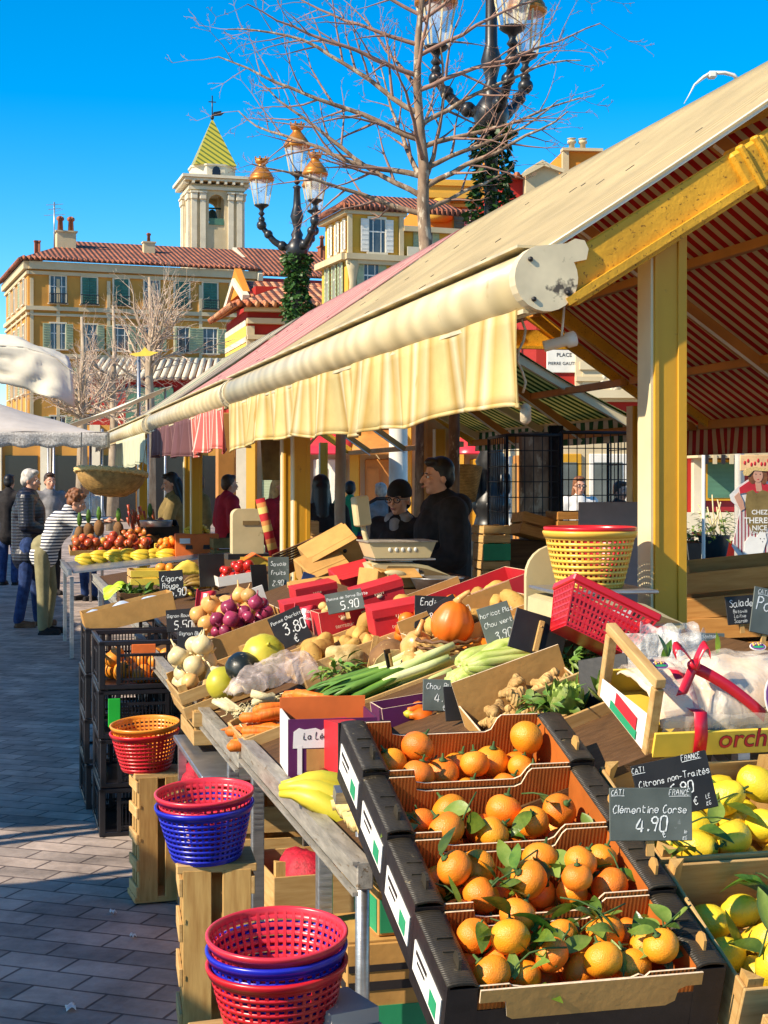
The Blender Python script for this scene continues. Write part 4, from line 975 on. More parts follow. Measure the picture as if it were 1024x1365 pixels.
# right slopes
def right_awning(u0, u1, fab, vfab, label, va, za, vb, zb, drop):
    t = thing('awning', label, 'awning', W(va, u0, 0), SA)
    L = u1 - u0
    m = MB(); m.sheet(lambda a, b: (a * (vb - va), b * L, za + (zb - za) * a - .03 * math.sin(math.pi * a)), 10, max(12, int(L * 6)), .005); m.build('canopy', fab, t)
    m = MB(); rn = random.Random(int(u0 * 7)); ph = rn.uniform(0, 6)
    m.sheet(lambda a, b: (vb - va + .02 + .016 * a * math.sin(b * L * 8 + ph) + .01 * a * math.sin(b * L * 15), b * L, zb - .015 - drop * a), 5, int(L * 18), .004); m.build('valance', vfab, t)
    m = MB(); m.tube([(vb - va + .02, 0, zb), (vb - va + .02, L, zb)], .022, 8); m.build('front_bar', 'paint_cream', t)
    return t
right_awning(U1a + .05, U1b + .35, 'awning_red', 'valance_red', 'red and tan striped awning sloping down to the right, seen from underneath', VR + .03, ZRG - .05, 4.74, 2.03, .20)
ga = right_awning(11.0, 15.0, 'awning_green', 'valance_green', 'green and cream striped awning behind the wire cage, seen from underneath', 3.55, 2.76, 4.70, 2.14, .19)
for y in (.05, 2.0, 3.9):
    m = MB(); m.bar((-.05, y, 2.72), (1.15, y, 2.08), .05, .06); m.build('arm', 'paint_cream', ga)
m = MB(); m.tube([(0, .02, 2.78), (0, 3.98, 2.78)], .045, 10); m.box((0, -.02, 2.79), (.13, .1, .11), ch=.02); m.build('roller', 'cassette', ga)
# little things hanging from the frames
m = MB(); pts = [W(1.80, 9.9, 1.98) + Vector((.02 * math.sin(i), 0, 0)) + (W(.22, 0, 0) * (i / 8)) + Vector((0, 0, -.16 * math.sin(math.pi * i / 8))) for i in range(9)]
m.tube(pts, .009, 6); tag(m.build('rope', 'rope'), 'slack cream rope looped under the yellow valance beside a post', 'rope')
m = MB(); p0 = W(V0 - .02, U1a + .16, 2.1)
m.tube([p0 + Vector((0, 0, -.03 * i)) + Vector((.012 * math.sin(i * 1.3), 0, 0)) for i in range(8)], .004, 5); m.lathe([(.006, 0), (.016, .01), (.016, .05), (.006, .06)], 8, ax=Matrix.Translation(p0 + Vector((.012, 0, -.30))))
tag(m.build('pull_cord', 'rope'), 'short knotted pull cord hanging at the near end of the yellow valance', 'cord')
m = MB(); q = PX(725, 462, 4.5); m.lathe([(.016, 0), (.016, .065), (.023, .07), (.023, .095), (.016, .10)], 10, ax=Matrix.Translation(q) @ Matrix.Rotation(R(75), 4, 'Y')); m.tube([q + Vector((.05, 0, .0)), q + Vector((.06, 0, .12))], .004, 5)
tag(m.build('crank_hook', 'paint_white'), 'white plastic awning crank bracket hanging below the roller cap', 'bracket')
m = MB(); a = PX(1000, 230, 4.6)
m.tube([PX(905, 270, 4.55), PX(925, 282, 4.55), PX(938, 268, 4.55), PX(955, 250, 4.6), PX(985, 225, 4.6), PX(1010, 255, 4.6), PX(1022, 230, 4.6)], .006, 6); m.lathe([(.03, 0), (.034, .02), (.02, .08), (.0, .09)], 10, ax=Matrix.Translation(PX(982, 240, 4.6)))
tag(m.build('lamp_cable', 'wire_black'), 'loose black electric cable with a bulb holder slung under the yellow rafter', 'cable')

# ---------------------------------------------------------------- street lamps with gilded lanterns
def lantern(par, loc, s=1.0):
    """round gilded lantern hanging upright on a bracket; par may be the lamp"""
    L_ = MB(); L_.lathe([(.20 * s, .60 * s), (.225 * s, .62 * s), (.225 * s, .68 * s), (.205 * s, .70 * s), (.20 * s, .74 * s), (.17 * s, .80 * s), (.10 * s, .92 * s), (.075 * s, .96 * s), (.075 * s, 1.0 * s), (.11 * s, 1.03 * s), (.12 * s, 1.12 * s), (.0, 1.08 * s)], 14)
    for i in range(7): a = i * .897; L_.box((.115 * s * math.cos(a), .115 * s * math.sin(a), 1.13 * s), (.03 * s, .03 * s, .07 * s))
    o = L_.build('lantern', 'gold', par, loc)
    f = MB()
    for i in range(6):
        a = i * math.pi / 3; f.bar((.12 * s * math.cos(a), .12 * s * math.sin(a), .05 * s), (.2 * s * math.cos(a), .2 * s * math.sin(a), .62 * s), .018 * s, .018 * s)
    f.build('frame', 'paint_cream', o)
    g_ = MB(); g_.lathe([(.108 * s, .06 * s), (.19 * s, .61 * s)], 12); g_.build('glass', 'lantern_glass', o); o.scale = (1.28, 1.28, .96)
    st = MB(); st.lathe([(.02 * s, -.22 * s), (.06 * s, -.16 * s), (.03 * s, -.1 * s), (.05 * s, -.04 * s), (.10 * s, 0), (.13 * s, .03 * s), (.13 * s, .05 * s), (.115 * s, .06 * s)], 12); st.build('socket', 'iron_black', o)
    return o
film('lantern_glass', (.85, .88, .86), .30, rough=.05, scale=3)
def street_lamp(loc, label, crown_z, base=True, ivy=(3.2, 5.2), seed=1, s=1.0, rz=0.3, central=False):
    t = thing('street_lamp', label, 'street lamp', loc, rz, 'ornate lamp posts with gilded lanterns')
    m = MB()
    m.lathe([(.30, 0), (.30, .12), (.26, .14), (.26, .75), (.31, .78), (.31, .86), (.24, .90), (.24, 1.05), (.26, 1.08), (.20, 1.14), (.17, 1.25), (.21, 1.32), (.21, 1.42), (.16, 1.50), (.15, 1.75), (.18, 1.85), (.13, 1.95), (.15, 2.02), (.10, 2.1), (.085, 2.6), (.075, crown_z - .5), (.10, crown_z - .42), (.08, crown_z - .35)], 14)
    for i in range(8):
        a = i * math.pi / 4; m.box((.265 * math.cos(a), .265 * math.sin(a), .45), (.03, .13, .5), rot=(0, 0, a)); m.ball((.19 * math.cos(a), .19 * math.sin(a), 1.6), (.03, .03, .12), 6, 5); m.ball((.17 * math.cos(a), .17 * math.sin(a), 1.36), (.05, .05, .06), 6, 5)
    m.build('post', 'iron_black', t)
    m = MB(); z = crown_z
    m.lathe([(.07, z - .35), (.14, z - .25), (.20, z - .1), (.19, z), (.12, z + .10), (.09, z + .14), (.11, z + .2), (.06, z + .3), (.09, z + .42), (.12, z + .52), (.07, z + .7), (.055, z + (1.0 if central else 1.9)), (.08, z + (1.03 if central else 1.95)), (.05, z + (1.06 if central else 2.0))], 14); m.build('crown', 'iron_black', t)
    for i in range(3):
        a = math.pi + i * 2.0944; ca, sa = math.cos(a), math.sin(a); arm = MB()
        P = [(.12, z - .05), (.26, z + .0), (.40, z + .08), (.50, z + .2), (.57, z + .28), (.62, z + .38)]
        arm.tube([(r * ca, r * sa, zz) for r, zz in smooth(P, 3)], [.07 - .002 * k for k in range(len(smooth(P, 3)))], 8)
        for r, zz, q in ((.26, z + .0, .09), (.50, z + .2, .08), (.62, z + .36, .09), (.62, z + .46, .06)): arm.ball((r * ca, r * sa, zz), q, 8, 6)
        arm.build('arm', 'iron_black', t)
        lantern(t, (.62 * ca, .62 * sa, z + .68), s)
    if central: lantern(t, (0, 0, z + 1.25), s * 1.05)
    if ivy:
        rn = random.Random(seed); v_ = MB()
        for i in range(1500):
            f = rn.random(); zz = ivy[0] + (ivy[1] - ivy[0]) * f; rad = .08 + .12 * rn.random() * (.6 + .6 * abs(math.sin(zz * 4.1 + seed))) + (.05 if math.sin(zz * 7) > .3 else 0)
            a = rn.uniform(0, 6.283) ; b = Vector((rad * math.cos(a), rad * math.sin(a), zz))
            v_.leaf(b, (math.cos(a) + rn.uniform(-.7, .7), math.sin(a) + rn.uniform(-.7, .7), rn.uniform(-.9, .5)), (rn.uniform(-1, 1), rn.uniform(-1, 1), 1), rn.uniform(.06, .11), rn.uniform(.05, .09), .2, .1, n=2)
        v_.build('ivy', 'ivy', t)
    return t
lpos = PX(655, 640, 17.0)
street_lamp((lpos.x, lpos.y, 0), 'tall black iron lamp post with ivy, standing behind the wire cage', 5.75, ivy=(3.9, 5.55), seed=2, s=.86, rz=-.22)
lpos = PX(396, 640, 27.0)
street_lamp((lpos.x, lpos.y, 0), 'ivy clad lamp post with three gilded lanterns in front of the yellow mansion', 5.75, ivy=(4.4, 5.6), seed=5, s=.78, rz=.06, central=True)
# modern curved lamp arm showing above the awning
m = MB(); Y_ = 20; c = [(912, 138), (918, 128), (926, 113), (938, 103), (950, 98), (966, 97), (978, 100), (986, 106)]
pole = thing('street_lamp', 'slender white curved lamp arm showing just above the big awning edge', 'street lamp', (PX(986, 640, Y_).x, Y_, 0))
def lpt(px, py): p = PX(px, py, Y_); return (p.x - PX(986, 640, Y_).x, 0, p.z)
m.tube([lpt(*q) for q in c[:4]] + [lpt(947, 98)], [.008, .012, .025, .045, .055], 8, flat=.5); m.tube([lpt(953, 97), lpt(966, 97), lpt(978, 100), lpt(986, 108)], .04, 8, flat=.6); m.box(lpt(949.5, 100), (.11, .12, .09), ch=.02); m.build('arm', 'paint_white', pole)
m = MB(); m.tube([(0, 0, 0), (0, 0, lpt(986, 108)[2])], [.07, .04], 10); m.build('post', 'paint_white', pole)

# ---------------------------------------------------------------- bare plane trees
def tree(loc, label, h, r0, seed, trunk_path, branches, mat='bark', tw='twig', levels=3, name='plane_tree', group=None, dens=1.0, tl=1.0, rs=1.0):
    t = thing(name, label, 'tree', loc, 0, group)
    rn = random.Random(seed); T = MB(); B = MB()
    tp_ = [Vector(p) for p in trunk_path]; n = len(tp_)
    T.tube(tp_, [r0 * (1 - .75 * i / (n - 1)) * (1.35 if i == 0 else 1) for i in range(n)], 10)
    def grow(p, d, L, r, lev):
        k = max(3, int(L / .16)); pts = [p.copy()]; rad = [r]; dd = d.normalized()
        for i in range(k):
            dd = (dd + Vector((rn.uniform(-1, 1), rn.uniform(-1, 1), rn.uniform(-1, 1))) * .17 + Vector((0, 0, .02 if lev < 2 else .035))).normalized()
            p = p + dd * (L / k); pts.append(p.copy()); rad.append(max(.0022, r * (1 - .8 * (i + 1) / k)))
            if lev < levels and i >= (1 if lev else 1):
                for _ in range(2 if (lev > 0 and rn.random() < .75 * dens) else 1):
                    if rn.random() < (.95 if lev < 2 else .7) * dens:
                        side = dd.cross(Vector((rn.uniform(-1, 1), rn.uniform(-1, 1), rn.uniform(-1, 1)))).normalized()
                        grow(p, dd * rn.uniform(.5, 1.0) + side * rn.uniform(.5, .9), tl * L * (1 - .45 * i / k) * (.34 if lev else .42) * rn.uniform(.6, 1.15), max(.003, rad[-1] * .62), lev + 1)
        (B if r < .03 else T).tube(pts, rad, 6 if r > .02 else (4 if r > .008 else 3), cap=False)
    for (z, ang, el, L, r) in branches:
        # start point on the trunk
        best = min(range(n - 1), key=lambda i: abs((tp_[i].z + tp_[i + 1].z) / 2 - z)); a, b = tp_[best], tp_[best + 1]
        f = 0 if abs(b.z - a.z) < 1e-6 else max(0, min(1, (z - a.z) / (b.z - a.z))); p = a.lerp(b, f)
        r *= rs; grow(p, Vector((math.cos(R(ang)) * math.cos(R(el)), math.sin(R(ang)) * math.cos(R(el)), math.sin(R(el)))), L, r, 0)
    T.build('trunk', mat, t); B.build('crown', tw, t)
    return t
TY_ = 16.0; tb = PX(560, 640, TY_); KK = TY_ / FPX
zz = lambda py: CAM_H + (640 - py) * KK
tree((tb.x, tb.y, 0), 'big bare plane tree rising behind the cream awning with long spreading twiggy branches', 7, .088, 11,
     [(0, 0, 0), (.02, 0, 1.5), (.06, 0, zz(330)), (.03, .02, zz(270)), (.04, .03, zz(220)), (0, .05, zz(170)), (-.03, .02, zz(110)), (-.02, -.02, zz(50)), (.02, 0, zz(0)), (.0, 0, zz(-40))],
     [(zz(285), 172, 6, 1.9, .055), (zz(262), 186, 24, 2.2, .055), (zz(235), 178, 20, 2.3, .055), (zz(185), 182, 12, 2.3, .055), (zz(150), 176, 16, 2.25, .05), (zz(100), 183, 20, 1.9, .045), (zz(60), 178, 14, 1.6, .04), (zz(20), 176, 24, 1.4, .035), (zz(280), 8, 14, 1.3, .05), (zz(250), -4, 34, 1.7, .055), (zz(225), 6, 28, 1.6, .05), (zz(195), -3, 22, 1.8, .05), (zz(165), 6, 34, 1.9, .05), (zz(120), -6, 26, 2.1, .045), (zz(75), 3, 20, 1.9, .04), (zz(30), -5, 28, 1.6, .035), (zz(10), 8, 40, 1.4, .03),
      (zz(205), 95, 45, 1.4, .045), (zz(215), -95, 40, 1.4, .045), (zz(120), 130, 50, 1.2, .04), (zz(100), -60, 50, 1.2, .04), (zz(240), 150, 55, 1.7, .05), (zz(245), 30, 60, 1.8, .05)], levels=3, dens=1.0, rs=.62)
# smaller pale trees in front of the ochre block
for (px, base, top, Yt, seed, lab, n_) in ((198, 545, 360, 42, 3, 'slim pale bare tree with upright branches before the ochre block', 15), (108, 560, 415, 46, 8, 'low bushy bare tree with a dense haze of twigs behind the white canopies', 26), (150, 560, 400, 50, 12, 'bare twiggy tree between the slim tree and the bushy one', 20)):
    tb = PX(px, 640, Yt); KK = Yt / FPX; z0 = CAM_H + (640 - base) * KK; z1 = CAM_H + (640 - top) * KK; rn = random.Random(seed); hh = z1 - z0
    br = []
    for i in range(n_):
        f = rn.uniform(.1, .8) if n_ < 20 else rn.uniform(-.1, .6)
        br.append((z0 + hh * f * .6, rn.uniform(0, 360), rn.uniform(25, 70) if n_ < 20 else rn.uniform(5, 75), hh * rn.uniform(.5, .8) * (.85 if n_ < 20 else .9), .045))
    tree((tb.x, tb.y, 0), lab, hh, .16, seed, [(0, 0, 0), (.05, 0, z0), (.0, 0, z0 + hh * .3), (.08, 0, z0 + hh * .6), (.02, 0, z0 + hh * .95)], br, 'bark_pale', 'twig_pale', levels=2, group='small bare trees at the end of the square', tl=1.15)

# ---------------------------------------------------------------- white canopies at the left
def can1(a, b):                                                     # a across (v), b along
    v = -.9 + 1.50 * a; d = (b - .5)
    z = 3.02 - .10 * a - .5 * abs(d) ** 1.6 - .18 * max(0, a - .72) ** 1.2 * 4 + .025 * math.sin(a * 17 + b * 9 + 3 * mnoise.noise(Vector((a * 3, b * 3, 2)))) * a - .025 * abs(mnoise.noise(Vector((a * 11 + b * 6, b * 9, 5))))
    return (v, b * 2.4, z)
t = thing('canvas_canopy', 'crumpled cream canvas canopy at the left edge, the higher of the two', 'canopy', W(0, 13.4, 0), SA)
m = MB(); m.sheet(can1, 40, 40, .006); m.build('cover', 'canvas_white', t)
m = MB()
def can1f(a, b):
    p = can1(b, 0); return (p[0] + .02 * a, p[1] - .06 * a + .05 * a * math.sin(b * 13) + .035 * math.sin(b * 22 + a * 4 + 4 * mnoise.noise(Vector((a * 3, b * 5, 3)))) * a + .02 * abs(mnoise.noise(Vector((a * 9 + b * 8, b * 14, 7)))), p[2] - (.30 + .16 * (1 - b) + .05 * math.sin(b * 9)) * a)
m.sheet(can1f, 14, 50, .006)
m.sheet(lambda a, b: (lambda p: (p[0] + .03 * math.sin(b * 14) * a, p[1], p[2] - (.22 + .06 * math.sin(b * 8)) * a))(can1(1, b)), 6, 20, .006)
m.build('skirt', 'canvas_white', t)
for k_, v in enumerate((-.8,)):
    m = MB(); m.tube([(v, 1.2, 0), (v, 1.2, 2.82)], .02, 8); m.build('pole', 'steel', t)
t = thing('canvas_canopy', 'grey white canopy with a lace edged valance at the left, the lower of the two', 'canopy', W(0, 18.5, 0), SA)
def can2(a, b):
    v = -1.6 + 2.85 * a; z = 2.20 + .42 * (1 - abs(2 * a - 1) ** 1.15) * (1 - abs(2 * b - 1) ** 1.3) + .012 * math.sin(a * 21 + b * 6)
    return (v, b * 2.6, z)
m = MB(); m.sheet(can2, 20, 16, .006); m.build('cover', 'canvas_grey', t)
m = MB(); m.sheet(lambda a, b: (-1.6 + 2.85 * b, -.01 - .015 * math.sin(b * 50) * a, 2.20 - (.17 + .015 * math.sin(b * 60)) * a), 4, 60, .006)
m.sheet(lambda a, b: (1.26 + .012 * math.sin(b * 50) * a, 2.6 * b, 2.20 - (.17 + .015 * math.sin(b * 60)) * a), 4, 50, .006); m.build('valance', 'lace', t)
for v in (-1.5, 1.18):
    for y in (.08, 2.5):
        m = MB(); m.tube([(v, y, 0), (v, y, 2.25)], .018, 8); m.build('pole', 'steel', t)
t = thing('canvas_canopy', 'bright white canvas canopy top beyond the dark striped awning', 'canopy', W(1.0, 24.0, 0), SA)
m = MB(); m.sheet(lambda a, b: (-.3 + 1.9 * a, 3 * b, 2.35 + .75 * a + .02 * math.sin(b * 14 + a * 9)), 12, 14, .006); m.build('cover', 'canvas_white', t)
for v in (-.2, 1.5):
    for y in (.1, 2.9):
        m = MB(); m.tube([(v, y, 0), (v, y, 2.42 + (.66 if v > 0 else 0))], .018, 8); m.build('pole', 'steel', t)
# ---------------------------------------------------------------- shared makers for the goods
RN = random.Random(77)
def frame_of(loc, rot): return Matrix.Translation(Vector(loc)) @ Euler(rot).to_matrix().to_4x4()
def rrot(rn=RN): return (rn.uniform(0, 6.28), rn.uniform(0, 6.28), rn.uniform(0, 6.28))
def pack(n, w, d, r, rn, jr=.12, tries=26, hmax=9, x0=0, y0=0, bias=None):
    """drop n balls into a w x d tray, each to the lowest free spot of a few tries"""
    out = []
    for _ in range(n):
        rr = r * rn.uniform(1 - jr, 1 + jr); best = None
        for _k in range(tries):
            x = x0 + rn.uniform(-w / 2 + rr, w / 2 - rr); y = y0 + rn.uniform(-d / 2 + rr, d / 2 - rr); z = rr
            for (a, b, c, q) in out:
                dd = (a - x) ** 2 + (b - y) ** 2; s = (q + rr) * .97
                if dd < s * s: z = max(z, c + math.sqrt(s * s - dd))
            sc = z + (bias(x, y) if bias else 0)
            if best is None or sc < best[4]: best = (x, y, z, rr, sc)
        if best[2] < hmax: out.append(best[:4])
    return out
def fruit_proto(name, label, cat, mat, r, shape='round', leaves=0, seed=1, stem=True, group=None, lsize=.075):
    t = thing(name, label, cat, (0, 0, -50), 0, group); rn = random.Random(seed)
    m = MB()
    if shape == 'lemon':
        f = lambda d: 1 + .25 * max(0, abs(d.z) - .72) ** 1.0 * 1.6 - (.06 if d.z < -.9 else 0)
        m.ball((0, 0, 0), (r * .93, r * .93, r * 1.18), 22, 16, 0, .05, seed, 2.0, f)
    else:
        f = lambda d: 1 - .10 * max(0, abs(d.z) - .75) ** 1.0 * 2 - .10 * math.exp(-((1 - d.z) / .03))
        m.ball((0, 0, 0), (r, r, r * .90), 22, 16, 0, .035, seed, 1.6, f)
    m.build('flesh', mat, t)
    top = r * (1.2 if shape == 'lemon' else .84)
    if stem:
        s = MB(); s.lathe([(.009, top - .001), (.008, top + .003), (.003, top + .004), (.0022, top + .016), (.0, top + .017)], 6); s.build('stem', 'citrus_stem', t)
    for i in range(leaves):
        a = rn.uniform(0, 6.28); el = rn.uniform(-.25, .7); b = Vector((0, 0, top + .01)); l = MB()
        l.leaf(b, (math.cos(a), math.sin(a), el), (0, 0, 1), lsize * rn.uniform(.8, 1.3), lsize * rn.uniform(.38, .5), rn.uniform(.1, .5), rn.uniform(.1, .3), n=6); l.build('leaf', 'citrus_leaf', t)
    return t
def drop(protos, M, pts, rn, label, group, r0, up=None):
    """copies of a fruit laid at the packed spots; the first copy is the model itself"""
    res = []
    for (x, y, z, rr) in pts:
        p = protos[rn.randrange(len(protos))] if isinstance(protos, list) else protos
        q = rrot(rn) if up is None else (rn.uniform(-up, up), rn.uniform(-up, up), rn.uniform(0, 6.28))
        lb = label[rn.randrange(len(label))] if isinstance(label, list) else label
        o = dup(p, M @ Vector((x, y, z)), q, lb, group); o.scale = (rr / r0,) * 3; res.append(o)
    return res
PROTO = []
def proto(*a, **k): p = fruit_proto(*a, **k); PROTO.append(p); return p
def sprig(loc, label, n, L, seed, mat='citrus_leaf', rot=(0, 0, 0), group=None, lw=.42, ll=.075):
    t = thing('leaf_sprig', label, 'leaf sprig', loc, 0, group, rot=rot); rn = random.Random(seed); s = MB()
    pts = [Vector((L * f, .012 * math.sin(f * 4 + seed), .02 * math.sin(f * 3))) for f in (0, .25, .5, .75, 1)]; s.tube(pts, .0018, 5); s.build('stem', 'citrus_stem', t)
    for i in range(max(2, int(n * .75))):
        f = (i + .5) / n; p = pts[0].lerp(pts[-1], f); a = (i % 2) * math.pi + rn.uniform(-.7, .7) + math.pi / 2; l = MB()
        l.leaf(p, (math.cos(a) + .5, math.sin(a), rn.uniform(.0, .9)), (rn.uniform(-.3, .3), rn.uniform(-.3, .3), 1), ll * rn.uniform(.6, 1.1), ll * lw * rn.uniform(.7, 1.05), rn.uniform(-.2, .9), rn.uniform(.15, .6), n=8); l.build('leaf', mat if rn.random() < .65 else 'leaf_pale', t)
    return t
def slat_crate(loc, rot, w, d, h, label, group=None, name='wooden_crate', slats=2, mats=('wood_pale', 'wood_pale_y', 'wood_pale_z'), bottom=True, posts=.03, cat='crate', handle=0.0, th=.007, rear_h=None, sides=True):
    """open crate of thin boards; origin at the middle of its floor"""
    t = thing(name, label, cat, loc, 0, group, rot=rot); gap = .22; sh = h / (slats + (slats - 1) * gap)
    for nm, sy in (('front_panel', -1), ('rear_panel', 1)):
        m = MB()
        for i in range(slats): m.box((0, sy * (d / 2 - th / 2), sh / 2 + i * sh * (1 + gap)), (w, th, sh), ch=.0015)
        m.build(nm, mats[0], t)
    for sx in (-1, 1):
        m = MB()
        for i in range(slats): m.box((sx * (w / 2 - th / 2), 0, sh / 2 + i * sh * (1 + gap)), (th, d - 2 * th - .001, sh), ch=.0015)
        m.build('side_panel', mats[1], t)
    if bottom:
        m = MB(); n = max(3, int(d / .055))
        for i in range(n): m.box((0, -d / 2 + th + (d - 2 * th) * (i + .5) / n, .003), (w - 2 * th - .002, (d - 2 * th) / n * .86, .006))
        m.build('floor_boards', mats[0], t)
    for sx in (-1, 1):
        for sy in (-1, 1):
            m = MB(); a, b = sx * (w / 2 - th - .0005), sy * (d / 2 - th - .0005); P = [(a, b), (a - sx * posts, b), (a, b - sy * posts)]
            if sx * sy < 0: P.reverse()
            m.prism(P, h + handle, Matrix.Translation((0, 0, .004))); m.build('corner_post', mats[2], t)
    return t
def end_frame(loc, rot, w, d, h, label, group=None, leftslats=5, front=2):
    """market crate stood on its end, used as a stand; front boards run up it"""
    t = thing('wooden_crate', label, 'crate', loc, 0, group, rot=rot); bw = w * .42
    for i in range(front):
        m = MB(); x = -w / 2 + bw / 2 + i * (w - bw) / (front - 1); m.box((x, -d / 2 + .006, h / 2), (bw, .012, h - .03), ch=.002); 
        for z in (h * .25, h * .5, h * .75): m.box((x - bw * .42, -d / 2 - .0008, z), (.004, .003, .012))
        m.build('front_board', 'wood_pale_z', t)
    m = MB()
    for i in range(leftslats): m.box((-w / 2 - .005, 0, h * (i + .5) / leftslats), (.01, d, h / leftslats * .40), ch=.0015)
    m.build('side_slats', 'wood_pale_y', t)
    for i in range(3):
        m = MB(); m.box((-w / 2 + .003, -d / 2 + .03 + i * (d - .06) / 2, h / 2), (.005, d * .2, h - .04)); m.build('upright', 'wood_pale_z', t)
    m = MB()
    for i in range(leftslats): m.box((w / 2 + .005, 0, h * (i + .5) / leftslats), (.01, d, h / leftslats * .40), ch=.0015)
    m.build('side_slats', 'wood_pale_y', t)
    for z in (.02, h - .012):
        m = MB(); m.box((0, .004, z), (w + .03, d + .006, .022), ch=.002); m.build('end_board', 'wood_pale', t)
    m = MB(); m.box((0, d / 2 - .004, h / 2), (w * .95, .008, h - .06)); m.build('rear_board', 'wood_pale_z', t)
    return t
def basket_proto(label, mat, r1=.131, r0=.092, h=.15, ribs=44, hoops=9):
    t = thing('plastic_basket', label, 'basket', (0, 0, -50), 0)
    m = MB(); rr = lambda z: r0 + (r1 - r0) * (z / h) ** .85
    for i in range(ribs):
        a = 2 * math.pi * i / ribs; ca, sa = math.cos(a), math.sin(a)
        m.bar((rr(.003) * ca, rr(.003) * sa, .003), (rr(h * .5) * ca, rr(h * .5) * sa, h * .5), .0065, .0028, up=(ca, sa, 0)); m.bar((rr(h * .5) * ca, rr(h * .5) * sa, h * .5), (rr(h - .006) * ca, rr(h - .006) * sa, h - .006), .0065, .0028, up=(ca, sa, 0))
    for i in range(hoops):
        z = .012 + (h - .03) * i / (hoops - 1); r = rr(z); m.lathe([(r - .0012, z - .0042), (r + .0012, z - .0042), (r + .0022, z + .0042), (r - .0004, z + .0042), (r - .0012, z - .0042)], 64)
    m.build('wall', mat, t)
    m = MB(); m.lathe([(r1 - .003, h - .016), (r1 + .001, h - .017), (r1 + .006, h - .004), (r1 + .006, h), (r1 + .001, h + .002), (r1 - .003, h - .002), (r1 - .003, h - .016)], 64); m.build('rim', mat, t)
    m = MB(); m.lathe([(0, .0), (r0 + .001, .0), (r0 + .003, .006), (r0, .008), (0, .004)], 48)
    m.build('base', mat, t)
    return t
def rect_basket(loc, rot, mat, label, w=.30, d=.21, h=.13):
    """square plastic basket with slotted walls, flaring to a rim"""
    t = thing('plastic_basket', label, 'basket', loc, 0, rot=rot); f = .74
    def P(a, z):                                                       # point round the rectangle, a in 0..4
        k = f + (1 - f) * z / h; s = int(a) % 4; q = a - int(a); W2, D2 = w / 2 * k, d / 2 * k
        c = [(-W2, -D2), (W2, -D2), (W2, D2), (-W2, D2)]; p, r = c[s], c[(s + 1) % 4]; return Vector((p[0] + (r[0] - p[0]) * q, p[1] + (r[1] - p[1]) * q, z))
    m = MB(); ns = [18, 12, 18, 12]
    for s in range(4):
        for i in range(ns[s] + 1):
            a = s + min(.999, i / ns[s]); m.bar(P(a, .004), P(a, h - .012), .005, .003, up=P(s + .5, h) - Vector((0, 0, h)))
    for i in range(7):
        z = .01 + (h - .03) * i / 6
        for s in range(4): m.bar(P(s, z), P(s + .9999, z), .003, .006)
    m.build('wall', mat, t)
    m = MB()
    for s in range(4):
        a, b = P(s, h - .008), P(s + .9999, h - .008); e = (b - a).normalized() * .004; m.bar(a - e, b + e, .010, .020, ch=.003)
    m.build('rim', mat, t)
    m = MB(); m.box((0, 0, .003), (w * f, d * f, .006)); m.build('base', mat, t)
    return t
def sign(loc, rot, w, h, lines, label, dark=False, th=.004, clip=True, name='price_sign', group='chalk price signs among the goods', back=False):
    """slate in its own xz plane facing -y, hung by a wooden clip; lines = (text, x 0..1, y 0..1, cap as share of h, underline)"""
    t = thing(name, label, 'sign', loc, 0, group, rot=rot)
    m = MB(); m.box((0, 0, h / 2), (w, th, h), ch=.0012); m.build('slate', 'slate_dark' if dark else 'slate', t)
    c = MB(); c.M = upright(-w / 2, -th / 2 - .0004, 0)
    for ln in lines:
        s, x, y, cap = ln[:4]; e = chalk(c, s, x * w, y * h, cap * h, seed=len(label), z=.0006)
        if len(ln) > 4 and ln[4]: ribbon(c, [(x * w, y * h - cap * h * .22), ((x * w + e) / 2, y * h - cap * h * .16), (e, y * h - cap * h * .2)], cap * h * .12, .0006)
    if c.v: c.build('writing', 'chalk', t)
    if clip:
        k = MB(); k.box((0, th / 2 + .005, .01), (.014, .008, .075)); k.build('clip', 'wood_pale_z', t)
    if back:
        k = MB(); k.box((0, -th / 2 - .004, h * .45), (.016, .008, h * .8), ch=.002); k.ball((0, -th / 2 - .008, h * .7), .003, 6, 4); k.build('clip', 'wood_pale_z', t)
    return t

# ---------------------------------------------------------------- the tilted citrus display
CT = R(22.0); CR = (CT, 0, SA)
rim = PX(598, 1330, 2.52); BH = .135
CM0 = frame_of((0, 0, 0), CR)
CO = rim - CM0.to_3x3() @ Vector((0, 0, BH))
CM = frame_of(CO, CR)                         # local: x across, y up the slope, z out of it
BW, BD, BP = .50, .2165, .2178
def cl_(x, y, z=0): return CM @ Vector((x, y, z))
t = thing('display_rack', 'tilted black steel rack carrying the citrus boxes', 'rack', CO, 0, rot=CR)
m = MB()
for x in (.06, .44, .60, .92): m.box((x, .44, -.022), (.03, .92, .03))
for y in (.0, .88): m.box((.49, y, -.052), (.98, .03, .03))
m.build('frame', 'steel', t)
for (x, y) in ((.06, .02), (.92, .02), (.06, .86), (.92, .86)):
    q = cl_(x, y, -.066); l = MB(); l.tube([q, (q.x, q.y, 0)], .016, 8); o = l.build('leg', 'steel', t); o.matrix_parent_inverse = CM.inverted()
def wallpoly(w, h, lo, side=.085, ramp=.02, right_hi=0.0):
    x = w / 2; return [(-x, 0), (x, 0), (x, h + right_hi), (x - side, h + right_hi), (x - side - ramp * .4, h + right_hi - .008), (x - side - ramp, lo + .006), (x - side - ramp * 1.7, lo), (-x + side * .7 + ramp, lo), (-x + side * .7, lo + .004), (-x + side * .7 - ramp * .3, h), (-x, h)]
CRB = (CT - R(4), 0, SA)
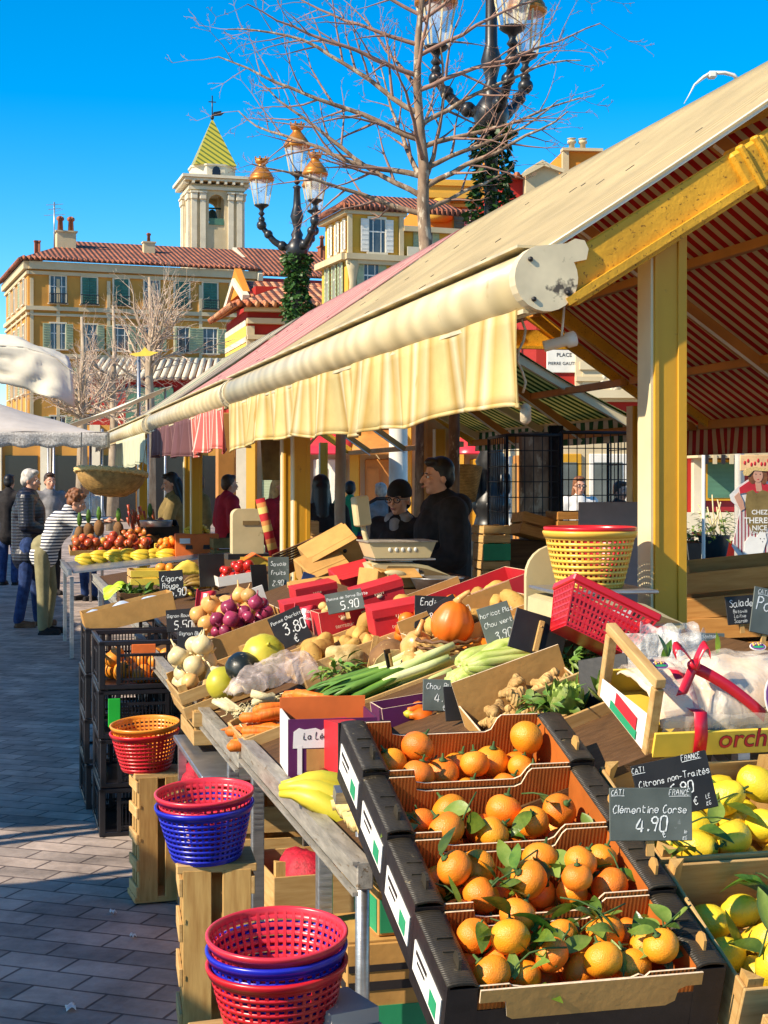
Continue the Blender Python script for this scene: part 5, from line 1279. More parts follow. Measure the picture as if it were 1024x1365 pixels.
def citrus_box(k, label):
    y0 = (3 - k) * BP
    t = thing('cardboard_box', label, 'box', cl_(BW / 2, y0 + BD / 2, .004), 0, 'black cardboard boxes of clementines on the tilted rack', rot=CRB)
    m = MB(); m.box((0, 0, .002), (BW - .008, BD - .008, .004), mi=0); m.build('floor', 'card_inside', t)
    for sx in (-1, 1):
        m = MB(); x = sx * (BW / 2 - .002)
        m.box((x, 0, BH / 2), (.004, BD, BH), mi=0); m.box((sx * (BW / 2 - .052), 0, BH / 2), (.004, BD - .012, BH - .003), mi=1)
        def rimf(a, b, sx=sx): return (sx * (BW / 2 - .054 * a + .0005), -BD / 2 + BD * b, BH + .0005 + .004 * math.sin(math.pi * a) * (1 + .25 * math.sin(b * 31 + k * 2 + sx)) - .003 * (a > .95))
        m.sheet(rimf, 6, 12, .003, 2)
        for yy in (-.02, .02): m.box((sx * (BW / 2 - .03), yy * 1.0 + .0, BH + .006), (.03, .003, .004), mi=2)
        # die cut lug standing at the corner
        m.prism([(0, 0), (.03, 0), (.034, .016), (.026, .03), (.012, .034), (.002, .026)], .005, Matrix.Translation((sx * (BW / 2 - .028) - (.0 if sx < 0 else .0), -BD / 2 + .036, BH - .002)) @ Matrix.Rotation(R(90), 4, 'Z') @ FRONT, mi=3 if sx > 0 else 2)
        m.build('side_panel', ['card_black', 'card_inside', 'card_rim', 'card_tan'], t)
        if sx < 0:
            lb = MB(); lb.box((-BW / 2 - .0012, .0, .066), (.002, BD * .80, .060), mi=0); lb.box((-BW / 2 - .0028, -.045, .058), (.001, .042, .032), mi=1); lb.box((-BW / 2 - .0028, .035, .082), (.001, .07, .008), mi=2); lb.box((-BW / 2 - .0028, .035, .067), (.001, .05, .005), mi=2)
            lb.build('label', ['paper_white', 'print_green', 'print_black'], t)
    m = MB(); m.prism(wallpoly(BW - .11, BH, BH - .034, right_hi=.006), .0035, Matrix.Translation((0, BD / 2 - .002, 0)) @ FRONT, mi=0, mi2=1); m.prism(wallpoly(BW - .11, BH, BH - .034), .003, Matrix.Translation((0, BD / 2 + .0015, 0)) @ FRONT, mi=2); m.build('rear_panel', ['card_inside', 'card_edge', 'card_black'], t)
    lo = BH - .036 if k < 3 else BH - .012
    m = MB(); m.prism(wallpoly(BW - .11, BH - .004, lo), .0035, Matrix.Translation((0, -BD / 2 + .006, 0)) @ FRONT, mi=0, mi2=1); m.box((0, -BD / 2 + .0015, (BH - .05) / 2), (BW - .01, .003, BH - .05), mi=2)
    for sx in (-1, 1): m.box((sx * (BW / 2 - .028), -BD / 2 + .001, BH / 2 - .002), (.053, .004, BH - .006), mi=2)
    m.build('front_panel', ['card_inside', 'card_edge', 'card_black'], t)
    if k == 3:
        x = BW / 2 - .055
        m = MB(); m.prism([(-x, lo + .008), (-x, lo - .016), (-x + .045, lo - .016), (-x + .05, lo - .046), (-x + .06, lo - .052), (x - .055, lo - .052), (x - .038, lo - .044), (x - .034, lo - .022), (x - .02, lo - .016), (x + .008, lo - .016), (x + .008, lo + .008)], .004, Matrix.Translation((0, -BD / 2 - .006, 0)) @ FRONT, mi=0, mi2=1)
        m.build('front_lip', ['card_tan', 'card_edge'], t)
    return t
WH = ('rearmost', 'second from the rear', 'third from the rear', 'front')
for k in range(4): citrus_box(k, 'black cardboard box of leafy clementines with orange inside, %s of the four' % WH[k])
cl_p = [proto('clementine', 'orange clementine', 'clementine', 'clementine', .037, leaves=n, seed=s, group='clementines') for n, s in ((0, 1), (0, 2), (1, 3), (1, 4), (2, 5), (0, 6))]
rn = random.Random(4)
NB = (18, 17, 26, 30)
for k in range(4):
    y0 = (3 - k) * BP; M = frame_of(cl_(BW / 2, y0 + BD / 2, .004), CRB) @ Matrix.Translation((0, 0, .004))
    bias = (lambda x, y: -.10 * abs(x) * (abs(x) > .06)) if k < 2 else (lambda x, y: .10 * y)
    pts = pack(NB[k], BW - .115, BD - .02, .0335, rn, .14, hmax=.150, bias=bias)
    drop(cl_p if k > 1 else cl_p[:3] + cl_p[5:], M, pts, rn, ['round orange clementine in the rearmost black cardboard box', 'round orange clementine in the second black cardboard box from the rear', 'orange clementine in the third black cardboard box from the rear', 'orange clementine among leaves in the front black cardboard box'][k], 'clementines in the %s black box' % ('rearmost', 'second', 'third', 'front')[k], .037, up=.9)
# leaf sprigs tucked among the fruit
def csprig(k, x, y, z, rot, n, L, lab, seed, mat='citrus_leaf', ll=.075): 
    p = CM @ Vector((x, (3 - k) * BP + y, z)); return sprig(p, lab, n, L, seed, mat, rot=(rot[0], rot[1], rot[2] + SA), group='citrus leaf sprigs', ll=ll)
csprig(1, .175, .07, .075, (.0, -1.25, .2), 4, .10, 'broad dark upright leaf sprig in the second clementine box', 21, ll=.105)
csprig(1, .085, .08, .115, (0, .1, 2.5), 5, .09, 'curled green leaf sprig at the left end of the second clementine box', 22, ll=.06)
csprig(1, .40, .12, .09, (0, -.3, 2.2), 3, .10, 'long dark drooping leaf sprig at the right of the second clementine box', 23, ll=.09)
csprig(1, .42, .05, .10, (0, .0, .4), 5, .08, 'pale green leaf sprig beside the chalk sign in the second clementine box', 24, 'leaf_pale', ll=.06)
csprig(0, .10, .05, .07, (0, .1, .3), 3, .10, 'dark leaf sprig at the left of the rearmost clementine box', 25)
csprig(0, .30, .04, .065, (0, .0, .1), 4, .09, 'low dark leaf sprig in the middle of the rearmost clementine box', 26, ll=.05)
for i, (k, x, y, z, rz, n, L, lab) in enumerate(((2, .11, .05, .10, 2.6, 4, .10, 'dark leaf sprig at the left of the third clementine box'), (2, .30, .10, .11, .6, 6, .11, 'bushy green leaf sprig in the middle of the third clementine box'), (2, .40, .07, .12, 1.2, 5, .09, 'upright green leaf sprig at the right of the third clementine box'), (3, .13, .12, .115, .3, 4, .12, 'broad pale leaf sprig at the rear left of the front clementine box'), (3, .12, .05, .11, .1, 4, .12, 'large bright leaf sprig at the front left of the front clementine box'), (3, .22, .06, .125, 1.2, 5, .10, 'pointed green leaf sprig at the centre of the front clementine box'), (3, .28, .14, .12, .4, 6, .12, 'tangled dark leaf sprig at the rear of the front clementine box'), (3, .38, .10, .12, .2, 8, .13, 'dense green leaf sprig at the right of the front clementine box'), (3, .40, .05, .115, 1.0, 7, .11, 'curling leaf sprig in the right corner of the front clementine box'), (3, .31, .03, .12, .9, 3, .09, 'small pale leaf sprig near the front lip'), (3, .18, .09, .125, 2.2, 5, .11, 'wide spread leaf sprig left of the middle of the front clementine box'), (3, .35, .13, .125, 2.8, 6, .12, 'long leafy twig toward the rear right of the front clementine box'), (2, .16, .06, .12, .5, 5, .10, 'mixed green leaf sprig left of the middle of the third clementine box'), (2, .22, .14, .10, .2, 4, .09, 'short dark leaf sprig at the rear of the third clementine box'))):
    csprig(k, x, y, z, (.2, -.35 - .1 * (i % 3), rz), n, L, lab, 40 + i, 'leaf_pale' if i in (3, 4, 9, 1) else 'citrus_leaf')

# lemon crates on the same rack
le_p = [proto('lemon', 'yellow lemon', 'lemon', 'lemon', .037, 'lemon', leaves=n, seed=s, group='lemons', lsize=.085) for n, s in ((0, 11), (0, 12), (1, 13), (2, 14))]
LX = .52
for i, (y0, d, lab, n) in enumerate(((.345, .33, 'pale wooden crate of dull lemons behind the citron price sign', 20), (-.03, .36, 'pale wooden crate of bright lemons at the right edge, beside the front clementine box', 22))):
    w = .40; M = CM @ Matrix.Translation((LX + w / 2, y0 + d / 2, -.002))
    slat_crate(M.translation, CR, w, d, .125, lab, 'wooden lemon crates', slats=1, handle=.012)
    pts = pack(n, w - .03, d - .03, .0365, rn, .1, hmax=.15)
    for p in drop(le_p, M @ Matrix.Translation((0, 0, .006)), pts, rn, 'yellow lemon in the wooden crate behind the citron sign' if i == 0 else 'bright yellow lemon in the wooden crate at the right edge', 'lemons in the %s crate' % ('rear', 'front')[i], .037): pass
for i, (x, y, z, rz, lab) in enumerate(((.60, .42, .12, .2, 'dark leaf sprig over the lemons under the price sign'), (.70, .50, .12, .3, 'broad dark leaf sprig on the rear crate of lemons'), (.62, .37, .11, 2.9, 'yellow green leaf sprig in the corner of the rear lemon crate'), (.68, .20, .12, 1.2, 'dark leaf sprig between the front lemons'), (.58, .06, .12, .5, 'green leaf sprig low in the front lemon crate'))):
    sprig(cl_(x, y, z), lab, 4, .11, 70 + i, rot=(.1, -.2, rz + SA), group='citrus leaf sprigs', ll=.085)
slat_crate(cl_(LX + .21, -.26, -.01), CR, .40, .36, .125, 'pale wooden crate corner at the lower right, in front of the lemons', 'wooden lemon crates', slats=1, handle=.012)
# the two big slates
p = PX(868, 1121, 2.76)
sign(p, (R(-6), R(1), SA - R(8)), .152, .094, [('CATI', .02, .87, .10, 1), ('FRANCE', .72, .86, .10, 1), ('Clémentine Corse', .04, .53, .148), ('4.90', .31, .18, .27), ('€', .64, .08, .13), ('le', .90, .14, .07), ('KG', .88, .02, .07)], 'grey chalk slate reading Clémentine Corse 4.90 standing between clementines and lemons')
p = PX(908, 1086, 2.92)
sign(p, (R(-10), R(-11), SA - R(8)), .150, .108, [('CATI', .0, .86, .09, 1), ('FRANCE', .66, .90, .09, 1), ('Citrons non-Traités', .05, .60, .112), ('6.90', .42, .33, .2), ('€', .70, .12, .13), ('LE', .86, .18, .07), ('KG', .85, .06, .07)], 'dark tilted chalk slate reading Citrons non-Traités 6.90 in the lemons', dark=True)

# wooden fruit box wrapped in film with a red ribbon, behind the lemons
OT = R(19); ORr = (OT, 0, SA); OP = PX(862, 1008, 3.28); OM = frame_of(OP, ORr); OW, OD, OH = .50, .29, .115
t = thing('fruit_box', 'wooden fruit box wrapped in clear film and tied with a red ribbon', 'box', OP, 0, rot=ORr)
for x in (.008, OW - .008):
    m = MB(); m.box((x, OD / 2, OH + .055), (.024, OD, .022), ch=.002); m.box((x, OD / 2, .02), (.014, OD, .04))
    for y in (.012, OD - .012): m.box((x, y, OH / 2 + .02), (.022, .022, OH + .04), ch=.002)
    m.build('end_frame', 'wood_pale_y', t)
m = MB(); m.box((OW / 2, -.004, .028), (OW - .02, .008, .056), ch=.001); m.box((OW / 2, OD + .004, .03), (OW - .02, .008, .06)); m.box((OW / 2, OD / 2, .004), (OW - .04, OD - .01, .006)); m.build('board', 'print_yellow', t)
m = MB()
letters(m, 'orchidées', .062, Matrix.Translation((.158, -.009, .036)) @ FRONT, 0, .02, align='LEFT'); letters(m, 'orchidées', .062, Matrix.Translation((.158, -.0095, .036)) @ FRONT, 1, .004, align='LEFT')
m.build('lettering', ['print_black', 'print_red'], t)
m = MB(); m.prism([(0.02, .006), (OD - .02, .006), (OD - .02, .05), (.02, .09)], .002, Matrix.Translation((-.0035, 0, 0)) @ Matrix.Rotation(R(90), 4, 'Z') @ FRONT, mi=0); m.box((-.006, .12, .045), (.001, .12, .03), mi=1); m.box((-.006, .13, .02), (.001, .15, .02), mi=2); m.build('side_print', ['paper_white', 'print_red', 'print_green'], t)
def film_f(a, b):
    x = .03 + (OW - .06) * a; y = .012 + (OD - .03) * b
    z = .075 + .085 * math.sin(math.pi * min(1, b * 1.05)) ** .5 * (math.sin(math.pi * (a * .94 + .03)) ** .35) + .010 * mnoise.noise(Vector((a * 9, b * 7, 1))) + .006 * math.sin(a * 40 + b * 13) * math.exp(-((a - .27) / .12) ** 2)
    z -= .022 * math.exp(-((a - .24) / .03) ** 2)
    return (x, y, z)
m = MB(); m.sheet(film_f, 44, 24, .001); m.sheet(lambda a, b: (.03 + (OW - .06) * a, .004 + .004 * math.sin(a * 30), .05 + .04 * b), 30, 2, .001); m.build('film', 'film_white', t)
m = MB(); m.sheet(lambda a, b: (lambda q: (q[0], q[1], q[2] - .016))(film_f(a, b)), 24, 14, .004); m.build('tissue', 'tissue_tan', t)
rb = MB(); xr = .105
path = [Vector((xr + .003 * math.sin(i), film_f(.24, i / 12)[1], film_f(.24, i / 12)[2] + .008)) for i in range(13)]; path = [Vector((xr + .012, -.010, .004)), Vector((xr + .010, -.010, .05)), Vector((xr + .004, -.002, .10))] + path[1:]
def strip(mb, pts, w, ax, th=.0012, mi=0):
    ax = Vector(ax); mb.sheet(lambda a, b: (lambda q: q + ax * (w * (b - .5)))(pts[min(len(pts) - 1, int(round(a * (len(pts) - 1))))]), len(pts) - 1, 1, th, mi)
strip(rb, path, .030, (1, 0, 0)); k0 = Vector((xr + .002, .055, .185))
rb.ball(k0, (.016, .012, .014), 10, 7, amp=.3)
for dx, s in ((-1, .05), (1, .03)):
    lp_ = [k0 + Vector((dx * s * math.sin(q * .55), .010 * math.sin(q), .026 * math.sin(q * 1.0) + .022 * math.sin(q * .5))) for q in [i * .52 for i in range(7)]]; strip(rb, lp_, .028, (.1, 1, .2))
strip(rb, [k0 + Vector((.02 * i, -.006 * i, -.006 - .0075 * i - .0006 * i * i)) for i in range(9)], .028, (.15, .25, .9))
strip(rb, [k0 + Vector((-.008 * i, -.008 * i, -.010 * i)) for i in range(6)], .030, (.9, .1, .1))
rb.build('ribbon', 'ribbon', t)
for (x, y, z, w, h, ly) in ((.29, .012, .118, .05, .09, 0), (.05, .10, .163, .035, .022, 1), (.31, .16, .172, .035, .022, 2)):
    s_ = MB(); Q = Matrix.Translation((x, y, z)) @ Matrix.Rotation(R(58 if ly == 0 else 20), 4, 'X')
    oval = lambda w, h, z: ([(w / 2 * math.cos(q * .3927), h / 2 * math.sin(q * .3927)) for q in range(16)], z)
    s_.prism(oval(w * 1.12, h * 1.1, 0)[0], .002, Q, 0); s_.prism(oval(w, h, 0)[0], .0028, Q, 1); s_.prism(oval(w * .8, h * .32, 0)[0], .0033, Q @ Matrix.Translation((0, -h * .12, 0)), 2)
    for q in range(12): s_.ball(Q @ Vector(((q % 4 - 1.5) * w * .17, h * (.16 + .085 * (q // 4)), .003)), (w * .09,) * 3, 6, 4, 3 + (q + q // 4) % 2)
    if ly == 0: letters(s_, 'VAO', .018, Q @ Matrix.Translation((0, -h * .12, .0036)), 0, .01)
    s_.build('sticker', ['paper_white', 'print_purple', 'print_green', 'print_yellow', 'print_purple'], t)
# loose clear bag and a dark slate standing behind the box
m = MB(); q = PX(905, 868, 3.75)
m.sheet(lambda a, b: (.20 * (a - .5) * (1 - .2 * b), .03 * math.sin(a * 9) + .05 * b, .14 * b - .02 + .015 * mnoise.noise(Vector((a * 8, b * 8, 3)))), 22, 14, .001)
m.sheet(lambda a, b: (.22 * (a - .5), .05 + .03 * math.sin(a * 11 + 2) + .02 * b, .12 * b - .02 + .02 * mnoise.noise(Vector((a * 7, b * 8, 9)))), 22, 14, .001)
tag(m.build('plastic_bag', 'bag_clear', loc=q + Vector((0, 0, -.06)), rot=(0, 0, SA)), 'loose clear plastic bag rising behind the film wrapped fruit box', 'plastic bag')
sign(PX(808, 962, 3.72), (R(-14), R(-12), SA - R(52)), .14, .16, [], 'black blank slate leaning edge on beside the film wrapped box', dark=True, clip=False)
sign(PX(945, 882, 4.05), (R(-8), R(2), SA), .095, .075, [('Sauvagnat', .10, .42, .18), ('CHAMPAGNE', .30, .84, .09, 1)], 'grey chalk slate with one handwritten word behind the plastic bag')
# pineapple-like leaf tips poking from the film
for i, (px, py) in enumerate(((882, 878), (890, 872), (955, 866))):
    l = MB(); l.leaf((0, 0, 0), (RN.uniform(-.8, .8), .1, 1), (0, -1, .2), .06, .02, .2, .2)
    tag(l.build('leaf', 'citrus_leaf', loc=PX(px, py, 3.5) + Vector((0, 0, -.01)), rot=(0, 0, i)), ('dark leaf tip poking up left of the red bow', 'pointed leaf tip directly beside the red bow', 'lone leaf tip right of the red bow above the film')[i], 'leaf')

# ---------------------------------------------------------------- wooden crates on end with stacked plastic baskets, along the lane
bk = {c: basket_proto('plastic basket', 'plastic_' + c) for c in ('red', 'blue', 'orange', 'pinkred', 'yellow')}
PROTO += list(bk.values())
p2 = PZ(192, 1208, 0); a_ = R(19); p2 = p2 + Vector((-.02, 0, 0))
CW1, CD1, CH1 = .178, .165, .508
c1 = p2 + Vector((math.cos(a_) * CW1 / 2 - math.sin(a_) * CD1 / 2, math.sin(a_) * CW1 / 2 + math.cos(a_) * CD1 / 2, 0))
end_frame(c1, (0, 0, a_), CW1, CD1, CH1, 'slatted pale crate stood on end under the orange and red baskets', 'wooden crates stood on end', 5)
c1 = c1
q = c1 + Vector((-.045, 0, CH1))
dup(bk['red'], q + Vector((0, 0, .001)), (R(2), R(-3), .3), 'red plastic basket under the orange one on the slatted crate', 'stacked plastic baskets')
dup(bk['orange'], q + Vector((.002, .003, .032)), (R(1), R(-5), .9), 'orange plastic basket nested on top of the red one', 'stacked plastic baskets')
Yb = 4.14; pb = PX(281, 1153, Yb); hb = pb.z
end_frame((pb.x, pb.y + .10, 0), (0, 0, SA - R(4)), .185, .19, hb, 'knotty pale crate stood on end under the blue basket', 'wooden crates stood on end', 5)
q = Vector((pb.x - .02, pb.y + .085, hb))
dup(bk['blue'], q + Vector((0, 0, .001)), (R(3), R(-3), .2), 'blue plastic basket under a red one on the knotty crate', 'stacked plastic baskets')
dup(bk['pinkred'], q + Vector((-.002, .004, .034)), (R(2), R(-4), .7), 'red plastic basket nested on top of the blue one', 'stacked plastic baskets')
Yc = 2.96; pc = PX(372, 1240, Yc); zc_ = pc.z - .15 - .056
end_frame((pc.x - .02, pc.y + .02, 0), (0, 0, SA + R(6)), .24, .22, zc_, 'low pale crate stood on end under the nearest three baskets', 'wooden crates stood on end', 5)
q = Vector((pc.x, pc.y, zc_))
dup(bk['red'], q + Vector((0, 0, .001)), (R(3), R(-2), .2), 'deep red plastic basket, lowest of the nearest stack of three', 'stacked plastic baskets')
dup(bk['blue'], q + Vector((.0, .003, .030)), (R(2), R(-3), .5), 'blue plastic basket nested between two red ones in the nearest stack', 'stacked plastic baskets')
dup(bk['pinkred'], q + Vector((-.002, .006, .056)), (R(3), R(-4), .8), 'bright red plastic basket on top of the nearest stack of three', 'stacked plastic baskets')
m = MB(); m.box((0, 0, .0), (.11, .14, .003)); m.box((0, 0, .018), (.10, .13, .03)); tag(m.build('paper_parcel', 'canvas_grey', loc=PX(452, 1362, 2.9) + Vector((0, .05, -.01)), rot=(0, 0, .5)), 'blue grey paper parcel just behind the nearest baskets', 'parcel')

# ---------------------------------------------------------------- black plastic crates stacked by the lane
def black_crate(loc, rot, label, front=None, group='stacked black plastic crates'):
    w, d, h = .405, .56, .222; t = thing('plastic_crate', label, 'crate', loc, 0, group, rot=rot)
    def side(nm, L, Q, nb):
        m = MB(); m.M = Q; e = .022
        m.box((0, 0, h - e / 2), (L, .02, e), ch=.003); m.box((0, 0, e / 2), (L, .018, e), ch=.003)
        for x in (-L / 2 + .014, L / 2 - .014): m.box((x, 0, h / 2), (.028, .02, h - .003), ch=.003)
        for x in (-L * .28, L * .28): m.box((x, -.002, h / 2), (.018, .016, h - 2 * e))
        for i in range(nb):
            x = -L * .26 + L * .52 * (i + .5) / nb; m.box((x, .002, h * .40), (.0055, .008, h * .55))
        m.box((0, .0, h * .70), (L * .54, .012, .012)); m.box((0, .0, h * .20), (L * .54, .012, .01))
        m.M = None; return m.build(nm, 'plastic_black', t)
    f = side('front_panel', w, Matrix.Translation((0, -d / 2 + .01, 0)), 13); side('rear_panel', w, Matrix.Translation((0, d / 2 - .01, 0)) @ Matrix.Rotation(math.pi, 4, 'Z'), 13)
    side('side_panel', d - .04, Matrix.Translation((-w / 2 + .01, 0, 0)) @ Matrix.Rotation(-math.pi / 2, 4, 'Z'), 17); side('side_panel', d - .04, Matrix.Translation((w / 2 - .01, 0, 0)) @ Matrix.Rotation(math.pi / 2, 4, 'Z'), 17)
    m = MB(); m.box((0, 0, .008), (w - .03, d - .03, .006)); m.build('base', 'plastic_black', t)
    if front:
        m = MB(); m.box((front[1], -d / 2 - .004, front[2]), (front[3], .006, front[4]), ch=.002); m.build('label_plate', front[0], f)
    return t
K1 = PZ(133, 1117, 0); kc = K1 + Vector((CS * .20 - SN * .28, SN * .20 + CS * .28, 0))
cards = (('plastic_black', 0, .1, .03, .03), ('plastic_black', 0, .1, .03, .03), ('plastic_green', -.13, .12, .055, .13), ('card_orange', .0, .185, .11, .042))
labs = ('lowest black plastic crate of the stack beside the orange basket', 'second black plastic crate up, beside the orange basket', 'black plastic crate with a green label, third up', 'black plastic crate of oranges with an orange plate, topmost of the stack')
for i in range(4): black_crate(kc + Vector((.004 * math.sin(i * 2), .006 * math.cos(i), i * .226)), (0, 0, SA + .015 * math.sin(i * 3)), labs[i], cards[i])
K2 = kc + Vector((-SN * .62 - .03, CS * .62, 0))
for i in range(4): black_crate(K2 + Vector((.004 * math.sin(i * 5), 0, i * .226)), (0, 0, SA + .01 * math.cos(i * 3)), ('lowest', 'second lowest', 'second highest', 'topmost')[i] + ' black plastic crate of the rear stack behind the oranges')
of_p = [proto('orange', 'orange', 'orange', 'orange_far', .04, seed=s, stem=(s == 31), group='oranges') for s in (31, 32)]
M = frame_of(kc + Vector((0, 0, 3 * .226 + .012)), (0, 0, SA)); drop(of_p, M, pack(26, .36, .50, .040, rn, .1, hmax=.20), rn, 'orange in the topmost black plastic crate by the lane', 'oranges in the black crate', .04)
# tray with blue white paper on the rear stack, and yellow paper at its foot
tr = K2 + Vector((.05, -.05, 4 * .226 + .004))
t = thing('cardboard_tray', 'brown cardboard tray with blue white paper tilted on the rear black crates', 'tray', tr, 0, rot=(R(-2), R(-13), SA))
m = MB(); m.box((0, 0, .004), (.46, .30, .004))
m.build('floor', 'card_tan', t)
for nm, c, d in (('front_panel', (0, -.15, .055), (.46, .005, .11)), ('rear_panel', (0, .15, .055), (.46, .005, .11)), ('side_panel', (-.23, 0, .055), (.005, .295, .11)), ('side_panel', (.23, 0, .055), (.005, .295, .11))):
    m = MB(); m.box(c, d); m.build(nm, 'card_tan', t)
m = MB(); m.sheet(lambda a, b: (-.21 + .42 * a, -.13 + .26 * b, .09 + .02 * mnoise.noise(Vector((a * 5, b * 6, 2))) + .01 * math.sin(a * 18)), 20, 14, .002)
tag(m.build('wrapping_paper', 'paper_blue', loc=tr, rot=(R(-2), R(-13), SA)), 'crumpled blue white wrapping paper lying in the brown cardboard tray', 'paper')

# ---------------------------------------------------------------- trestle tables with metal rails
def table(v0, v1, u0, u1, z, label, slope=DSLOPE, legs_u=None, top='wood_dark', topm='aluminium'):
    t = thing('trestle_table', label, 'table', W(v0, u0, 0), SA); w = v1 - v0; L = u1 - u0
    m = MB(); m.bar((0.03, L / 2, z + slope * .03 - .012), (w, L / 2, z + slope * w - .012), L - .04, .018, up=(0, 0, 1)); m.build('table_top', top, t)
    m = MB(); m.box((.0, L / 2, z - .004), (.035, L, .058), ch=.003); m.box((-.02, L / 2, z + .022), (.012, L, .008)); m.box((-.02, L / 2, z - .04), (.012, L, .008)); m.build('rail', topm, t)
    for u in (legs_u or (.06, L - .06)):
        for x, zz in ((.02, z - .05), (w - .05, z + slope * w - .05)):
            m = MB(); m.box((x, u, zz / 2), (.035, .035, zz), ch=.002)
            for k in range(10): m.box((x, u - .0185, zz - .03 - k * .016), (.030, .003, .007))
            m.build('leg', 'steel', t)
    return t
table(.715, 1.85, 3.02, 4.55, .845, 'metal railed trestle table under the purple box and carrots', legs_u=(.5, 1.46))
table(.715, 1.66, 4.62, 8.3, .80, 'long metal railed trestle table under the onions and potatoes', legs_u=(.35, 3.7))
t = thing('trestle_table', 'low grey folding table whose corner shows under the onion crate', 'table', W(.62, 5.0, 0), SA)
m = MB(); m.box((.22, .45, .66), (.40, .85, .02), ch=.003); m.build('table_top', 'steel', t)
for x in (.05, .38):
    for y in (.06, .84):
        m = MB(); m.box((x, y, .325), (.03, .03, .65)); m.build('leg', 'steel', t)
# bananas on the rail
def banana_bunch(loc, rot, n, label, mat='banana', L=.19, r=.019, seed=1, group=None, spread=.9):
    t = thing('banana_bunch', label, 'bananas', loc, 0, group, rot=rot); rn = random.Random(seed)
    for i in range(n):
        a = (i - (n - 1) / 2) * spread / max(1, n); m = MB(); P = []; Rr = []
        for k in range(10):
            f = k / 9; ph = -.15 + 1.35 * f; rad = L / 1.25
            x = rad * math.sin(ph); z = rad * (math.cos(ph) - 1); P.append(Vector((x * math.cos(a), x * math.sin(a) + .012 * (i - n / 2), z + .012 * (i % 2))))
            Rr.append(r * (.34 if k == 0 else .42 if k == 1 else .8 if k == 2 else 1.0 if k < 7 else .85 if k == 7 else .5 if k == 8 else .22))
        m.tube(P, Rr, 7); m.build('banana', mat, t)
    s = MB(); s.ball((-.006, 0, .002), (.018, .012 + .008 * n * .5, .012), 8, 5, amp=.3, seed=seed); s.build('stalk', 'banana_green', t)
    return t
banana_bunch(PX(392, 1052, 3.62), (R(18), R(-4), SA - R(24)), 4, 'large unripe yellow bananas on the metal rail beside the black boxes', 'banana_green', .26, .027, 3, spread=.75)
m = MB()
for i in range(16): m.tube([(.0 + .004 * math.sin(i), i * .045, .0), (.055 + .006 * math.sin(i * 3), i * .045 + .012 * math.sin(i * 2), .012), (.11, i * .045, .0)], .013, 6)
tag(m.build('straw_mat', 'straw', loc=W(.735, 3.04, .895), rot=(0, 0, SA)), 'rolled straw mat laid along the rail beside the black boxes', 'mat')
# purple legume box
Lp = PX(384, 1036, 4.0)
t = thing('cardboard_box', 'purple cardboard box with a white cloud label standing on the rail', 'box', Lp, SA - R(4)); bw, bd, bh = .235, .20, .150
m = MB(); m.box((bw / 2, bd - .003, bh * .6), (bw, .005, bh * 1.2)); m.build('rear_panel', 'card_orange', t)
for x in (.0025, bw - .0025):
    m = MB(); m.box((x, bd / 2, bh / 2), (.005, bd - .008, bh), mi=0); m.build('side_panel', 'card_white' if x < .1 else 'card_purple', t)
m = MB(); m.prism([(0, 0), (bw, 0), (bw, bh), (0, bh)], .005, FRONT, 0)
m.build('front_panel', 'card_purple', t)
m = MB(); cl = [(.012, .075)] + [(.014 + i * .0145, .118 + .010 * abs(math.sin(i * 1.3)) + (.012 if i > 9 else 0)) for i in range(15)] + [(.224, .075)]
m.prism(cl, .0015, Matrix.Translation((0, -.0055, 0)) @ FRONT, 0); m.box((.128, -.0065, .044), (.16, .002, .056), mi=1); m.box((.03, -.0065, .044), (.012, .002, .075), mi=0)
m.build('print', ['paper_white', 'card_tan'], t)
m = MB(); m.M = Matrix.Translation((.075, -.0072, .094)) @ FRONT; chalk(m, 'La Légumi', -.035, .004, .017, mi=0, z=.0006, w=.0026); m.M = None; m.build('lettering', 'print_black', t)
m = MB(); m.box((bw / 2, bd / 2, .005), (bw - .01, bd - .01, .006)); m.build('floor', 'card_tan', t)
t2 = thing('cardboard_tray', 'small tan tray of brown chestnuts in front of the purple box', 'tray', Lp + Vector((CS * .10, SN * .10 - .055, -.015)), SA - R(4))
m = MB(); m.box((.03, .02, .003), (.15, .05, .004)); m.build('floor', 'card_white', t2)
m = MB(); m.box((.03, -.005, .015), (.15, .003, .03)); m.build('front_panel', 'card_white', t2)
ch = [fruit_proto('chestnut', 'chestnut', 'chestnut', 'chestnut', .018, seed=s, stem=False) for s in (5,)]; PROTO += ch
drop(ch, frame_of(t2.location, (0, 0, SA)), [(.0, .022, .023, .018), (.035, .02, .022, .017), (.07, .022, .023, .018), (.052, .03, .045, .017), (-.028, .02, .022, .016)], rn, 'brown chestnut in the small tan tray before the purple box', 'chestnuts in the small tray', .018)
m = MB(); m.box((0, 0, .075), (.075, .006, .15), mi=0); m.box((0, .05, .075), (.07, .09, .145), mi=1); tag(m.build('cardboard_carton', ['card_black', 'card_red'], loc=Lp + Vector((.165, -.04, .0)), rot=(0, 0, SA + .3)), 'narrow dark carton with red flap wedged beside the rearmost black box', 'carton')

